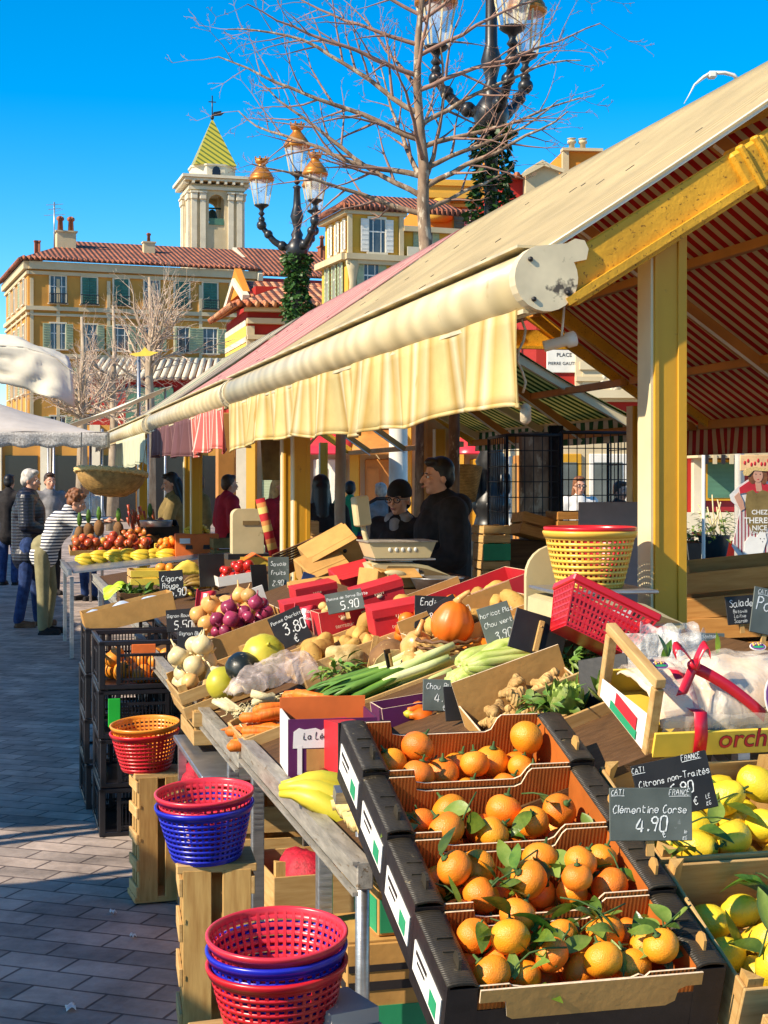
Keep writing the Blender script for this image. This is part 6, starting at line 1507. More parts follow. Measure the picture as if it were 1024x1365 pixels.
# ---------------------------------------------------------------- things stored under the tables
slat_crate((PX(395, 1200, 4.75).x, 4.85, .02), (0, 0, SA), .30, .40, .26, 'lower pale wooden crate on the paving under the railed table', 'wooden crates under the table', slats=3)
slat_crate((PX(402, 1200, 4.75).x, 4.85, .285), (0, 0, SA + .05), .27, .36, .155, 'upper pale wooden crate with red netting under the railed table', 'wooden crates under the table', slats=1, handle=.04)
slat_crate((PX(388, 1100, 5.5).x, 5.55, .30), (0, 0, SA - .03), .42, .34, .20, 'wide pale wooden crate under the rail behind the red netting', 'wooden crates under the table', slats=2)
slat_crate((PX(388, 1100, 5.5).x, 5.55, .02), (0, 0, SA + .02), .40, .34, .27, 'bottom wooden crate under the wide one below the rail', 'wooden crates under the table', slats=3)
slat_crate((PX(350, 1180, 4.9).x - .06, 5.05, .16), (0, 0, SA + .1), .16, .30, .15, 'small weathered wooden crate behind the blue basket stand', 'wooden crates under the table', slats=1)
m = MB(); m.box((0, 0, .08), (.17, .30, .16)); tag(m.build('cardboard_carton', 'card_tan', loc=(PX(350, 1180, 4.9).x - .06, 5.05, 0), rot=(0, 0, SA + .1)), 'plain brown carton on the paving under the small weathered crate', 'carton')
def heap(loc, r, mat, label, name, cat, seed, n=1, rz=0):
    m = MB(); m.ball((0, 0, r[2] * .86), r, 22, 14, 0, .28, seed, 2.2); return tag(m.build(name, mat, loc=loc, rot=(0, 0, rz)), label, cat)
heap((PX(410, 1130, 4.8).x, 4.82, .30), (.10, .12, .10), 'mesh_bag_red', 'red netting bag of vegetables in the upper crate under the table', 'net_bag', 'net bag', 3)
heap((PX(285, 1050, 5.6).x, 5.75, .47), (.13, .11, .085), 'mesh_bag_red', 'dark red net bag under the grey table corner', 'net_bag', 'net bag', 5)
heap((PX(352, 1045, 5.6).x, 5.70, .52), (.10, .09, .07), 'mesh_bag_red', 'red net bag hanging low beside the table leg', 'net_bag', 'net bag', 9)
slat_crate((PX(287, 1050, 5.6).x, 5.80, .02), (0, 0, SA), .30, .30, .45, 'tall dark wooden crate under the dark red net bag', 'wooden crates under the table', slats=4, mats=('wood_box',) * 3)
m = MB(); m.sheet(lambda a, b: (.16 * (a - .5), .14 * (b - .5), .05 + .05 * math.sin(math.pi * a) * math.sin(math.pi * b) + .03 * mnoise.noise(Vector((a * 6, b * 6, 4)))), 16, 14, .0012)
tag(m.build('plastic_bag', 'bag_clear', loc=(PX(390, 1075, 5.3).x + .03, 5.45, .47), rot=(0, 0, .3)), 'crumpled clear plastic bag on the wide crate under the rail', 'plastic bag')
m = MB(); m.box((0, 0, .16), (.055, .02, .32), ch=.002); tag(m.build('plank', 'paint_white', loc=(PX(348, 1160, 4.6).x, 4.62, 0), rot=(R(-4), 0, SA)), 'short whitewashed plank standing behind the blue basket stand', 'plank')
# cartons below the black boxes
def carton(loc, rz, w, d, h, mat, label, txt=None, bands=()):
    t = thing('cardboard_carton', label, 'carton', loc, rz); m = MB(); m.box((0, 0, h / 2), (w, d, h), ch=.003); m.build('shell', mat, t)
    m = MB(); m.box((-w * .25, 0, h + .003), (w * .46, d - .01, .004)); m.box((w * .25, 0, h + .003), (w * .46, d - .01, .004)); m.build('flaps', mat, t)
    for (z, hh, mt) in bands: m = MB(); m.box((0, -d / 2 - .0012, z), (w - .01, .002, hh)); m.box((-w / 2 - .0012, 0, z), (.002, d - .01, hh)); m.build('print', mt, t)
    if txt: m = MB(); letters(m, txt, h * .34, upright(0, -d / 2 - .0030, h * .42), 0, .02); m.build('lettering', 'paper_white', t)
    return t
pc1 = PX(520, 1300, 3.45)
carton((pc1.x, pc1.y + .12, pc1.z - .14), SA, .26, .24, .215, 'card_tan', 'brown carton with printed stripes below the black boxes, lower one', bands=((.05, .05, 'print_green'), (.12, .02, 'print_black'), (.16, .015, 'print_black')))
carton((pc1.x + .05, pc1.y + .14, pc1.z - .14 + .222), SA + .04, .22, .2, .11, 'card_tan', 'brown and green carton lettered Pr below the black boxes, upper one', 'Pr', bands=((.045, .075, 'print_green'),))
carton((pc1.x, pc1.y + .12, 0), SA, .28, .26, pc1.z - .145, 'card_tan', 'tall plain carton on the paving under the printed ones')
# ---------------------------------------------------------------- vegetables on the sloping trestle display
TL = -math.atan(DSLOPE); DR = (0, TL, SA)
def DMAT(px, py, h=0.0, drz=0.0):
    p = DS(px, py, h); v, u = VU(p); q = W(v, u, dz(v) + .004); return frame_of(q, (0, TL, SA + drz)), q
def board_box(loc, rot, w, d, h, mat, label, rear=None, front=None, cut=0.0, inner=None, edge='card_edge', name='cardboard_box', group=None, cat='box', th=.004):
    """open cardboard box; origin at the middle of its floor"""
    t = thing(name, label, cat, loc, 0, group, rot=rot); rh = rear or h; fh = front or h; inner = inner or mat
    m = MB(); m.box((0, 0, .002), (w - 2 * th, d - 2 * th, .004)); m.build('floor', inner, t)
    def pan(nm, hh, y, a, L, c):
        P = [(-L / 2, 0), (L / 2, 0), (L / 2, hh), (L / 2 - .03, hh), (L / 2 - .045, hh - c), (-L / 2 + .045, hh - c), (-L / 2 + .03, hh), (-L / 2, hh)] if c else [(-L / 2, 0), (L / 2, 0), (L / 2, hh), (-L / 2, hh)]
        m = MB(); m.prism(P, th, Matrix.Rotation(a, 4, 'Z') @ Matrix.Translation((0, y, 0)) @ FRONT, 0, 1); m.build(nm, [mat, edge], t)
    pan('front_panel', fh, -d / 2 + th, 0, w, cut); pan('rear_panel', rh, -d / 2 + th, math.pi, w, 0)
    pan('side_panel', h, -w / 2 + th, math.pi / 2, d - 2 * th - .001, 0); pan('side_panel', h, -w / 2 + th, -math.pi / 2, d - 2 * th - .001, 0)
    return t
def veg(name, label, cat, mat, mk_, n=1):
    out = []
    for i in range(n):
        t = thing(name, label, cat, (0, 0, -50)); m = MB(); x = mk_(m, i); m.build('flesh' if name != 'onion' else 'bulb', mat, t); out.append(t); PROTO.append(t)
    return out
def one(mb, name, mat, loc, rot, label, cat, group=None): return tag(mb.build(name, mat, loc=loc, rot=rot), label, cat, group)
# onions
def onion_m(m, i):
    m.ball((0, 0, 0), (.042, .042, .036), 18, 12, 0, .05, i + 1, 1.5, lambda d: 1 + .35 * max(0, d.z - .86) / .14 * .55)
    m.tube([(0, 0, .034), (.004, 0, .05), (.01, .003, .068 + .01 * i)], [.010, .005, .0025], 6); m.ball((0, 0, -.036), (.009, .009, .006), 8, 5, amp=.5)
on_y = veg('onion', 'onion', 'onion', 'onion_yellow', onion_m, 2); on_r = veg('onion', 'onion', 'onion', 'onion_red', onion_m, 2); on_w = veg('onion', 'onion', 'onion', 'onion_white', onion_m, 2)
rn = random.Random(9)
M, q = DMAT(298, 893, .10); 
slat_crate(M.translation, DR, .34, .42, .10, 'pale wooden crate of white onions at the lane edge of the display', 'wooden crates on the display', slats=2, handle=.02)
slat_crate(M.translation + Vector((.02, -.05, -.14)), (0, 0, SA), .30, .40, .12, 'pale wooden crate underneath the white onions at the lane edge', 'wooden crates on the display', slats=2)
drop(on_w, M @ Matrix.Translation((-.06, .06, .008)), pack(17, .20, .28, .040, rn, .18, hmax=.2), rn, 'round white onion in the wooden crate at the lane edge', 'white onions', .042, up=.7)
drop(on_y, M @ Matrix.Translation((-.09, -.16, .008)), pack(3, .12, .08, .028, rn, .2), rn, 'small brown shallot in the front of the white onion crate', 'shallots', .042, up=1.2)
m = MB(); m.ball((0, 0, 0), (.076, .076, .068), 26, 18, 0, .03, 1, 2, lambda d: 1 + .025 * math.cos(9 * math.atan2(d.y, d.x)) * (1 - d.z * d.z)); m.tube([(0, 0, .064), (.005, 0, .08)], .006, 6)
one(m, 'melon', 'melon', DS(352, 873, .17), (R(50), R(20), 0), 'large yellow green melon lying behind the dark squash', 'melon')
m = MB(); m.ball((0, 0, 0), (.064, .066, .052), 26, 18, 0, .05, 4, 2.5); one(m, 'winter_squash', 'melon_dark', DS(325, 890, .16), (R(20), R(10), 0), 'round black green squash in front of the yellow melon', 'squash')
m = MB(); m.ball((0, 0, 0), (.062, .062, .055), 22, 14, 0, .04, 7, 2); one(m, 'melon', 'melon', DS(297, 912, .11), (R(70), 0, 1), 'pale yellow melon low at the left, half under the pink bag', 'melon')
# pink produce bag draped over the front
m = MB()
m.sheet(lambda a, b: (-.15 + .32 * a, -.07 + .15 * b, .02 + .085 * math.sin(math.pi * min(1, a * 1.0)) ** .6 * math.sin(math.pi * b) ** .5 + .075 * max(0, a - .45) * math.sin(math.pi * b) + .022 * mnoise.noise(Vector((a * 6, b * 6, 3))) + .010 * mnoise.noise(Vector((a * 17, b * 15, 5)))), 44, 28, .0012)
one(m, 'plastic_bag', 'bag_pink', DS(362, 920, .06), (0, R(-10), SA + .1), 'crumpled pale pink plastic bag heaped over the front of the display', 'plastic bag')
m = MB(); rr = random.Random(6)
for i in range(9): m.ball((-.10 + .03 * (i % 5) + .02 * (i // 5), -.02 + .05 * (i // 5), .03), .028, 10, 7, 0, .1, i)
one(m, 'turnip_pile', 'onion_white', DS(355, 920, .04), (0, R(-10), SA), 'pale round turnips wrapped inside the pink plastic bag', 'turnips')
# brown and red onions in a tall backed tan box
M, q = DMAT(322, 832, .09)
ob_ = board_box(M.translation, DR, .40, .46, .10, 'card_tan', 'tan cardboard box of brown and red onions with a raised rear wall', rear=.17)
for sx in (-.175, .175): m = MB(); m.box((sx, .219, .095), (.05, .012, .19)); m.build('corner_card', 'card_white', ob_)
drop(on_y, M @ Matrix.Translation((-.01, .08, .008)), pack(22, .32, .24, .040, rn, .2, hmax=.2), rn, 'papery brown onion in the tan cardboard box', 'brown onions', .042, up=.9)
drop(on_r, M @ Matrix.Translation((.03, -.12, .03)), pack(20, .30, .18, .033, rn, .18, hmax=.2), rn, 'glossy red onion at the front of the tan cardboard box', 'red onions', .042, up=1.2)
for px, py, tx, w_ in ((273, 812, '', .10), (405, 838, 'mascotte', .09)):
    m = MB(); m.sheet(lambda a, b: (w_ * (a - .5), .012 * math.sin(a * 7), .10 * b + .008 * math.sin(b * 9 + a * 5)), 10, 8, .002, 0)
    if tx: letters(m, tx, .022, upright(0, -.014, .07), 1, .01); letters(m, 'oignons', .020, upright(0, -.014, .04), 1, .01)
    one(m, 'net_bag', ['plastic_pinkred', 'paper_white'], DS(px, py, .10), (R(-25), R(10), SA), 'torn pink onion net lying %s' % ('at the left of the brown onions' if not tx else 'with white print at the right of the red onions'), 'net bag')
# potatoes
def pot_m(m, i): m.ball((0, 0, 0), ((.030, .026, .05), (.028, .025, .058), (.034, .03, .045))[i], 16, 11, 0, .16, i + 3, 1.6)
pt = veg('potato', 'potato', 'potato', 'potato', pot_m, 3)
M, q = DMAT(492, 846, .08)
slat_crate(M.translation, DR, .56, .40, .085, 'wide wooden tray of yellow potatoes behind the celeriac', 'wooden crates on the display', slats=1)
drop(pt, M @ Matrix.Translation((0, 0, .008)), pack(40, .52, .36, .034, rn, .18, hmax=.115), rn, 'long yellow potato in the wide wooden tray', 'yellow potatoes', .034)
def sqp(m, i): m.tube([(-.075, 0, 0), (-.06, .003, .004), (-.02, .004, .008), (.03, 0, .004), (.06, -.004, -.004), (.08, -.006, -.006)], [.004, .016, .022, .025, .022, .006], 10)
bs = veg('squash', 'squash', 'squash', 'onion_white', sqp, 1)
# celeriac, cut yam
m = MB(); m.ball((0, 0, 0), (.085, .06, .058), 26, 18, 0, .3, 3, 2.6); one(m, 'celeriac', 'celeriac', DS(462, 880, .05), (0, R(-10), .3), 'knobbly pale celeriac root lying before the potatoes', 'celeriac')
m = MB(); m.ball((0, 0, 0), (.075, .085, .068), 26, 18, 0, .12, 8, 2.2); m.prism([(.07 * math.cos(a * .4), .062 * math.sin(a * .4)) for a in range(16)], .006, Matrix.Translation((-.012, -.078, .0)) @ FRONT, 1); one(m, 'yam', ['yam', 'celeriac'], DS(522, 880, .06), (R(10), R(-10), .2), 'big brown barked yam cut flat, beside the celeriac', 'yam')
for i, (px, py) in enumerate(((548, 878), (556, 868), (551, 888))):
    m = MB(); m.ball((0, 0, 0), (.03, .034, .05), 14, 10, 0, .25, 20 + i, 2); one(m, 'sweet_potato', 'onion_yellow', DS(px, py, .07), (1 + i, .4 * i, i), ('rusty sweet potato right of the cut yam', 'upper rusty sweet potato behind the cut yam', 'lowest rusty sweet potato beside the wicker basket')[i], 'sweet potato')
# leeks
M, q = DMAT(520, 915, .03)
slat_crate(M.translation, DR, .52, .34, .05, 'shallow wooden tray holding the leeks', 'wooden crates on the display', slats=1)
for i in range(16):
    t = thing('leek', 'long green leek lying crosswise in the shallow wooden tray', 'leek', M @ Vector((-.02 + rn.uniform(-.03, .03), -.15 + .024 * (i % 13), .03 + .016 * (i // 13) + .022 * (i % 3))), 0, 'leeks in the tray', rot=(0, TL, SA + rn.uniform(-.14, .10)))
    P = [Vector((x, .008 * math.sin(x * 20 + i), .006 * math.sin(x * 13 + i * 2))) for x in (-.24, -.12, 0.0, .05)]
    m = MB(); m.tube([P[2], P[3], (.14, .006, .004), (.22, .0, .006)], [.013, .014, .014, .012], 8); m.build('stalk', 'leek_white', t)
    m = MB(); m.tube(P, [.010, .016, .016, .0135], 8, flat=.75); 
    for k in range(3): m.leaf((-.14 + .03 * k, 0, .006), (-1, rn.uniform(-.35, .35), rn.uniform(-.1, .28)), (0, 0, 1), rn.uniform(.12, .19), .034, rn.uniform(.05, .35), .3)
    m.build('leaves', 'leek_green', t)
# carrots in a wooden tray, tips over the rail
M, q = DMAT(392, 952, .06)
slat_crate(M.translation + Vector((.0, .0, .0)), DR, .34, .34, .07, 'wooden tray of carrots and pale roots hanging over the metal rail', 'wooden crates on the display', slats=1)
def car(m, i): m.tube([(0, -.11, 0), (.003, -.09, 0), (.002, -.03, .003), (-.002, .04, .002), (0, .075, 0), (0, .085, .0)], [.0015, .006, .012, .0165, .0165, .006], 10)
cp = veg('carrot', 'carrot', 'carrot', 'carrot', car, 1)
for i in range(26):
    lo = i >= 19
    p = (M @ Vector((rn.uniform(-.06, .17), rn.uniform(-.14, .10), .03 + .016 * (i % 5)))) if not lo else (DS(350 + rn.uniform(-14, 12), 985 + rn.uniform(-14, 10), .02 + .014 * (i % 3)))
    dup(cp[0], p, (rn.uniform(-.1, .1), TL + rn.uniform(-.1, .1), SA + R(72) + rn.uniform(-.5, .5) + (math.pi if i % 4 == 0 else 0)), 'orange carrot in the wooden tray by the rail' if not lo else 'orange carrot hanging over the metal rail', 'carrots in the tray' if not lo else 'carrots over the rail')
for k, (px, py) in enumerate(((335, 945), (335, 968), (318, 952), (368, 938))):
    m = MB()
    for i in range(46):
        a = rn.uniform(0, 6.28); P = [Vector((rn.uniform(-.035, .035), rn.uniform(-.03, .03), 0))]
        for j in range(5): P.append(P[-1] + Vector((rn.uniform(-.018, .012) - .004, rn.uniform(-.02, .01), rn.uniform(-.012, .012))))
        m.tube(P, .0022, 3)
    for i in range(4): m.tube([(-.02 + .01 * i, -.03, .0), (.02, .01 * i, .012), (.09, .015 * i, .01)], [.005, .012, .010], 7)
    one(m, 'root_bunch', 'roots', DS(px, py, .05), (0, TL, SA + k), ('stringy bunch of pale roots at the left of the carrots', 'stringy bunch of pale roots spilling toward the rail', 'pale root bunch at the outer corner of the carrot tray', 'long pale salsify roots at the rear of the carrot tray')[k], 'roots')
banana_bunch(DS(548, 952, .06), (R(8), 0, .5), 2, 'small curved yellow squash pieces beside the purple tray', 'squash', .10, .026, 4)
M, q = DMAT(560, 968, .0)
board_box(M.translation + Vector((0, 0, .0)), (0, TL * .4, SA), .24, .14, .075, 'card_purple', 'low purple printed tray behind the rearmost clementine box', inner='card_tan')
# red squash in its wicker basket, celery and fennel, ginger
q = DS(598, 892, .0)
t = thing('wicker_basket', 'round dark woven basket under the red squash', 'basket', q, SA)
m = MB()
for i in range(9): m.tube([(.088 * (1 + .02 * i) * math.cos(a * .2618), .088 * (1 + .02 * i) * math.sin(a * .2618), .008 + .011 * i + .004 * math.cos(a * math.pi + i * math.pi)) for a in range(25)], .0065, 6, 0 if i % 2 else 1, cap=False)
m.build('weave', ['wicker', 'wicker_dark'], t)
m = MB(); m.lathe([(0, 0), (.088, 0), (.09, .006), (0, .006)], 20); m.build('base', 'wicker_dark', t)
def pump(loc, r, rot, label, mat='squash'):
    t = thing('pumpkin', label, 'pumpkin', loc, 0, rot=rot); m = MB()
    m.ball((0, 0, 0), (r, r, r * 1.02), 30, 20, 0, .03, 2, 1.5, lambda d: (1 + .035 * math.cos(10 * math.atan2(d.y, d.x)) * (1 - d.z * d.z)) * (1 + .28 * max(0, d.z - .55)) - .05 * max(0, -d.z - .8)); m.build('flesh', mat, t)
    m = MB(); m.tube([(0, 0, r * 1.10), (.006, 0, r * 1.35), (.022, .0, r * 1.62), (.034, 0, r * 1.72)], [.017, .010, .008, .009], 8); m.build('stem', 'onion_yellow', t); return t
pump(q + Vector((.012, 0, .142)), .068, (R(6), R(12), 0), 'bright orange red hokkaido squash with a curved stem in the woven basket')
pump(q + Vector((-.10, .06, .06)), .055, (R(20), R(-30), 1), 'flatter dull orange squash behind the woven basket', 'onion_yellow')
m = MB(); m.ball((0, 0, 0), (.06, .04, .03), 20, 12, 0, .1, 5, 2); one(m, 'pumpkin_slice', 'squash', q + Vector((.10, -.02, .07)), (R(30), 0, .2), 'cut orange squash wedge at the right rim of the woven basket', 'pumpkin')
for i, (px, py, rz) in enumerate(((650, 878, .1), (672, 884, -.15), (640, 902, .25), (690, 868, .0), (625, 905, .4))):
    t = thing('celery', ('pale green celery head laid left of the black slate', 'thick celery head in the middle of the heap', 'celery head lowest beside the woven basket', 'celery head highest under the black slate', 'fennel like celery head next to the chalk sign')[i], 'celery', DS(px, py, .08 + .025 * (i % 2)), 0, rot=(0, TL, SA + R(-62) + rz))
    m = MB(); 
    for k in range(9):
        a = k * .7; m.tube([(.006 * math.cos(a), -.13, .006 * math.sin(a)), (.026 * math.cos(a), -.08, .02 * math.sin(a)), (.036 * math.cos(a), .03, .03 * math.sin(a)), (.05 * math.cos(a), .17, .04 * math.sin(a))], [.012, .020, .016, .010], 6)
    m.build('stalks', 'celery', t)
    m = MB()
    for k in range(14): m.leaf((rn.uniform(-.04, .04), .11 + rn.uniform(-.02, .05), rn.uniform(0, .03)), (rn.uniform(-1, 1), 1, rn.uniform(-.3, .8)), (0, 0, 1), rn.uniform(.03, .06), .025, .3, .3, n=3)
    m.build('leaves', 'leaf_pale', t)
M, q = DMAT(712, 938, .07)
gb = board_box(M.translation, (R(8), TL, SA - R(6)), .30, .25, .085, 'card_tan', 'open pale cardboard box of knobbly ginger roots', rear=.15, edge='card_edge')
def gin(m, i):
    r_ = random.Random(i + 50); p = Vector((0, 0, 0)); m.ball(p, (.026, .02, .018), 10, 7, 0, .25, i)
    for k in range(4):
        d = Vector((r_.uniform(-1, 1), r_.uniform(-.6, .6), r_.uniform(-.1, .4))).normalized(); m.tube([p, p + d * .026, p + d * .05], [.016, .017, .010], 8); m.ball(p + d * .048, .0125, 8, 6, 0, .2, k); p = p + d * .02
gp = veg('ginger_root', 'ginger', 'ginger', 'ginger', gin, 3)
drop(gp, M @ Matrix.Translation((-.02, .0, .01)), pack(15, .25, .17, .026, rn, .2, hmax=.12), rn, 'knobbly ginger root in the open pale cardboard box', 'ginger roots', .030, up=.6)
m = MB()
for i in range(26): m.leaf((rn.uniform(-.03, .03), 0, 0), (rn.uniform(-.5, .5), rn.uniform(-.3, .2), 1), (rn.uniform(-1, 1), -1, 0), rn.uniform(.06, .12), .012, .3, .1, n=4)
one(m, 'herb_bunch', 'leek_green', DS(772, 955, .0) , (R(20), 0, 0), 'bunch of narrow green herb leaves between ginger box and fruit box', 'herbs')
for i, (px, py) in enumerate(((752, 948), (762, 950), (741, 952))):
    m = MB(); m.leaf((0, 0, 0), (.1 * (i - 1), -.2, 1), (0, -1, .2), .085, .03, .1, .25); one(m, 'leaf', ('leek_green', 'leek_green', 'leaf_pale')[i], DS(px, py, .02), (0, 0, .2 * i), ('broad dark leaf standing before the ginger box', 'narrow dark leaf right of the broad one', 'silvery pale leaf at the corner of the ginger box')[i], 'leaf')
# small red cartons
def red_carton(px, py, h0, rz, label, w=.145, d=.12, h=.085, open_=False, tilt=0.0):
    w *= 1.15; h *= 1.25; p = DS(px, py, h0 + .05); v, u = VU(p)
    if open_:
        t = board_box(p, (0, TL * .5 + tilt, SA + rz), w, d, h, 'card_red', label, inner='card_red', cut=.0)
    else:
        t = thing('cardboard_box', label, 'box', p, 0, rot=(R(4), TL * .5 + tilt, SA + rz)); m = MB(); m.box((0, 0, h / 2), (w, d, h), ch=.002); m.build('shell', 'card_red', t)
        m = MB(); m.box((0, 0, h + .003), (w + .004, d + .004, .006), ch=.001); m.box((0, -d / 2 - .003, h - .012), (w + .004, .002, .024)); m.build('lid', 'card_red', t)
    m = MB(); letters(m, 'terrazur', .022, upright(0, -d / 2 - .0045, h * .34), 0, .004); m.ball((0, -d / 2 - .003, h * .62), (.012, .002, .008), 8, 5); 
    for k in range(5): m.box((-.016 + .008 * k, -d / 2 - .004, h * .72), (.003, .001, .008))
    m.build('lettering', 'card_edge', t); return t
red_carton(408, 836, .03, 0, 'closed red carton behind the brown onion box, at the left of the red cartons', .15, .13, .09)
red_carton(455, 842, .03, .05, 'open red carton of tiny potatoes under the grey slate', .16, .13, .075, True)
red_carton(532, 840, .03, -.05, 'closed red carton with gold print right of the tiny potatoes', .17, .14, .075)
red_carton(508, 812, .05, -.1, 'red carton with tilted lid behind the other red cartons', .17, .13, .08, tilt=-.1)
red_carton(420, 806, .04, .08, 'flat red carton behind the leftmost red carton', .16, .12, .07)
sp2 = veg('potato', 'potato', 'potato', 'potato_small', lambda m, i: m.ball((0, 0, 0), (.015, .013, .017), 10, 7, 0, .12, i), 1)
p = DS(455, 842, .08); drop(sp2, frame_of(p, (0, TL * .5, SA)) @ Matrix.Translation((0, 0, .05)), pack(34, .145, .115, .014, rn, .15, hmax=.09), rn, 'tiny new potato in the open red carton', 'tiny potatoes', .014)
# peaches and bits behind the squash
pe = veg('apricot', 'apricot', 'apricot', 'squash', lambda m, i: m.ball((0, 0, 0), .026, 12, 9, 0, .06, i), 1)
M, q = DMAT(592, 840, .05)
board_box(M.translation, DR, .34, .22, .075, 'card_tan', 'tan cardboard box of small orange fruit behind the red squash', rear=.11)
drop(pe, M @ Matrix.Translation((0, 0, .008)), pack(30, .30, .18, .026, rn, .15, hmax=.12), rn, 'small orange apricot in the tan box behind the squash', 'apricots', .026)
M, q = DMAT(545, 858, .03); 
for i in range(3):
    m = MB(); m.box((0, 0, 0), (.022, .004, .13), ch=.001); one(m, 'wooden_stick', 'wood_pale_z', DS((497, 566, 540)[i], (872, 842, 868)[i], .06), (R(-10), R((14, -28, 8)[i]), SA), ('flat brown wooden stake between potatoes and yam', 'pale wooden stake leaning right of the potatoes', 'short wooden stake beside the sweet potatoes')[i], 'stake')
# chalk price signs
def sg(px, py, h, w_px, h_px, lines, label, dark=False, tilt=0, lean=-12, back=False, dr=0, Y=None):
    p = DS(px, py, h) if Y is None else PX(px, py, Y); k = p.y / FPX
    return sign(p, (R(lean), R(tilt), SA * .6 + R(dr)), w_px * k, h_px * k, lines, label, dark, back=back, clip=not back)
sg(254, 866, .10, 34, 30, [('Oignon Blc', .06, .64, .165), ('4.50', .4, .12, .36)], 'dark slate priced 4.50 in front of the onions, lower of two', True)
sg(240, 842, .14, 34, 30, [('Oignon Roux', .04, .64, .155), ('5.50', .3, .12, .36)], 'dark slate priced 5.50 in front of the onions, upper of two', True, tilt=-4)
sg(396, 858, .10, 46, 46, [('Pomme Charlotte', .04, .76, .105), ('3.80', .3, .34, .3), ('€', .5, .06, .22)], 'black slate priced 3.80 tilted among the red onions and potatoes', True, tilt=-24)
sg(463, 815, .17, 50, 30, [('Pomme de Terre Ratte', .03, .64, .14), ('5.90', .36, .14, .38)], 'grey slate priced 5.90 over the tiny potatoes', tilt=-10, lean=-30)
sg(574, 838, .10, 44, 44, [('Endives', .18, .70, .2), ('5.90', .36, .26, .3)], 'dark grey slate priced 5.90 behind the red squash', True, tilt=3)
sg(606, 838, .12, 42, 42, [('Poivrons du', .02, .62, .17), ('pays 3.90', .2, .28, .2)], 'black slate turned cornerwise behind the red squash stem', True, tilt=-28)
sg(672, 858, .10, 44, 54, [('Haricot Plat', .04, .74, .12), ('Chou Vert', .08, .48, .13), ('3.90', .3, .12, .2)], 'grey slate with three chalk lines left of the black blank slate', tilt=-16)
sg(712, 872, .15, 76, 54, [], 'large black slate seen from behind with a pale wooden clip, above the celery', True, tilt=17, back=True)
sg(716, 812, .16, 26, 36, [('Céleri', .1, .6, .2)], 'plain grey slate standing behind the white package', dr=-10)
sg(586, 948, .05, 46, 42, [('Chou Blc', .1, .68, .19), ('4.90', .34, .28, .28), ('€', .6, .04, .18)], 'grey slate priced 4.90 in front of the leeks', tilt=3)
sg(620, 960, .05, 52, 46, [], 'black slate seen from behind with a clip, before the ginger box', True, tilt=-3, back=True)
sg(523, 905, .06, 17, 40, [], 'narrow brown slate seen edge on with a clip among the leeks', True, dr=55, back=True)
sg(372, 790, .0, 28, 48, [('Savoie', .12, .75, .12), ('fruits', .12, .5, .12), ('2.90', .2, .2, .14)], 'grey slate with small chalk writing standing near the tomato punnets', Y=8.6)
sg(348, 792, .0, 24, 40, [], 'blank black slate left of the grey slate near the tomatoes', True, Y=8.5, dr=25)
sg(230, 798, .0, 32, 38, [('Cigare', .1, .62, .2), ('Rouge', .12, .38, .18), ('5.90', .4, .08, .26)], 'dark brown slate priced 5.90 over the ripe brown bananas', True, Y=9.2, tilt=-4)
sg(284, 782, .0, 36, 44, [], 'black slate leaning behind the ripe brown bananas', True, Y=9.6, dr=15)
# slatted red basket, white packet, brown box on the counter
bx = carton(PX(725, 880, 4.9), SA, .34, .26, .13, 'card_tan', 'plain tan carton under the white packet and red basket')
t = rect_basket(PX(786, 858, 4.02), (R(-14), R(26), SA - R(8)), 'plastic_red', 'red slotted plastic basket tipped on its side against the scale', .25, .17, .13)
m = MB(); m.box((0, 0, 0), (.075, .05, .17), ch=.004, mi=0); m.box((0, -.026, .01), (.045, .002, .10), mi=1); m.box((0, -.0265, .045), (.045, .002, .028), mi=2)
one(m, 'packet', ['card_white', 'paper_white', 'print_red'], PX(727, 812, 4.9), (R(-14), R(18), SA), 'white packet with a red label leaning left of the scale', 'packet')
# ---------------------------------------------------------------- scales
def scale(loc, rz, label, w=.36, col='plastic_beige'):
    t = thing('weighing_scale', label, 'scale', loc, rz); d = .30
    m = MB(); P = [(-w / 2, .0), (w / 2 + .01, .0), (w / 2 + .012, .022), (w / 2 - .03, .040), (w * .22, .078), (w * .04, .092), (-w * .18, .096), (-w * .42, .094), (-w / 2 + .004, .085)]
    m.prism(P, d * .84, Matrix.Translation((0, d * .42, 0)) @ FRONT); m.build('housing', col, t)
    m = MB(); P2 = [(-w * .40, .022), (w / 2 - .004, .026), (w * .2, .062), (0, .076), (-w * .3, .08)]; m.prism(P2, .004, Matrix.Translation((0, -d * .42, 0)) @ FRONT); m.build('side_plate', 'plastic_brown', t)
    m = MB(); m.box((-.01, -d * .42 - .006, .052), (.10, .002, .022)); m.box((.01, -d * .42 - .006, .026), (.12, .002, .012), mi=0); m.box((.05, -d * .42 - .0065, .05), (.02, .002, .010), mi=1); m.build('sticker', ['paper_white', 'print_black'], t)
    m = MB(); m.box((-w * .08, 0, .112), (w * .80, d * .9, .010), ch=.003); m.box((-w * .08, 0, .102), (.12, .12, .012)); m.build('platform', 'steel', t)
    m = MB(); m.box((w * .30, -d * .42 - .006, .008), (.06, .004, .018)); m.build('display', 'plastic_red', t)
    for sx in (-1, 1): m = MB(); m.lathe([(.016, -.012), (.016, .0)], 10); m.build('foot', 'wire_black', t, (sx * w * .38, 0, 0))
    return t
SP = PX(803, 838, 4.36)
sc_ = scale(SP, SA - R(3), 'beige and brown shop scale carrying the yellow basket beside the yellow post', .37)
slat_crate(SP + Vector((.0, .02, -.20)), (0, 0, SA), .40, .34, .18, 'wooden crate holding up the shop scale beside the post', 'wooden crates on the display', slats=2, mats=('wood_box',) * 3)
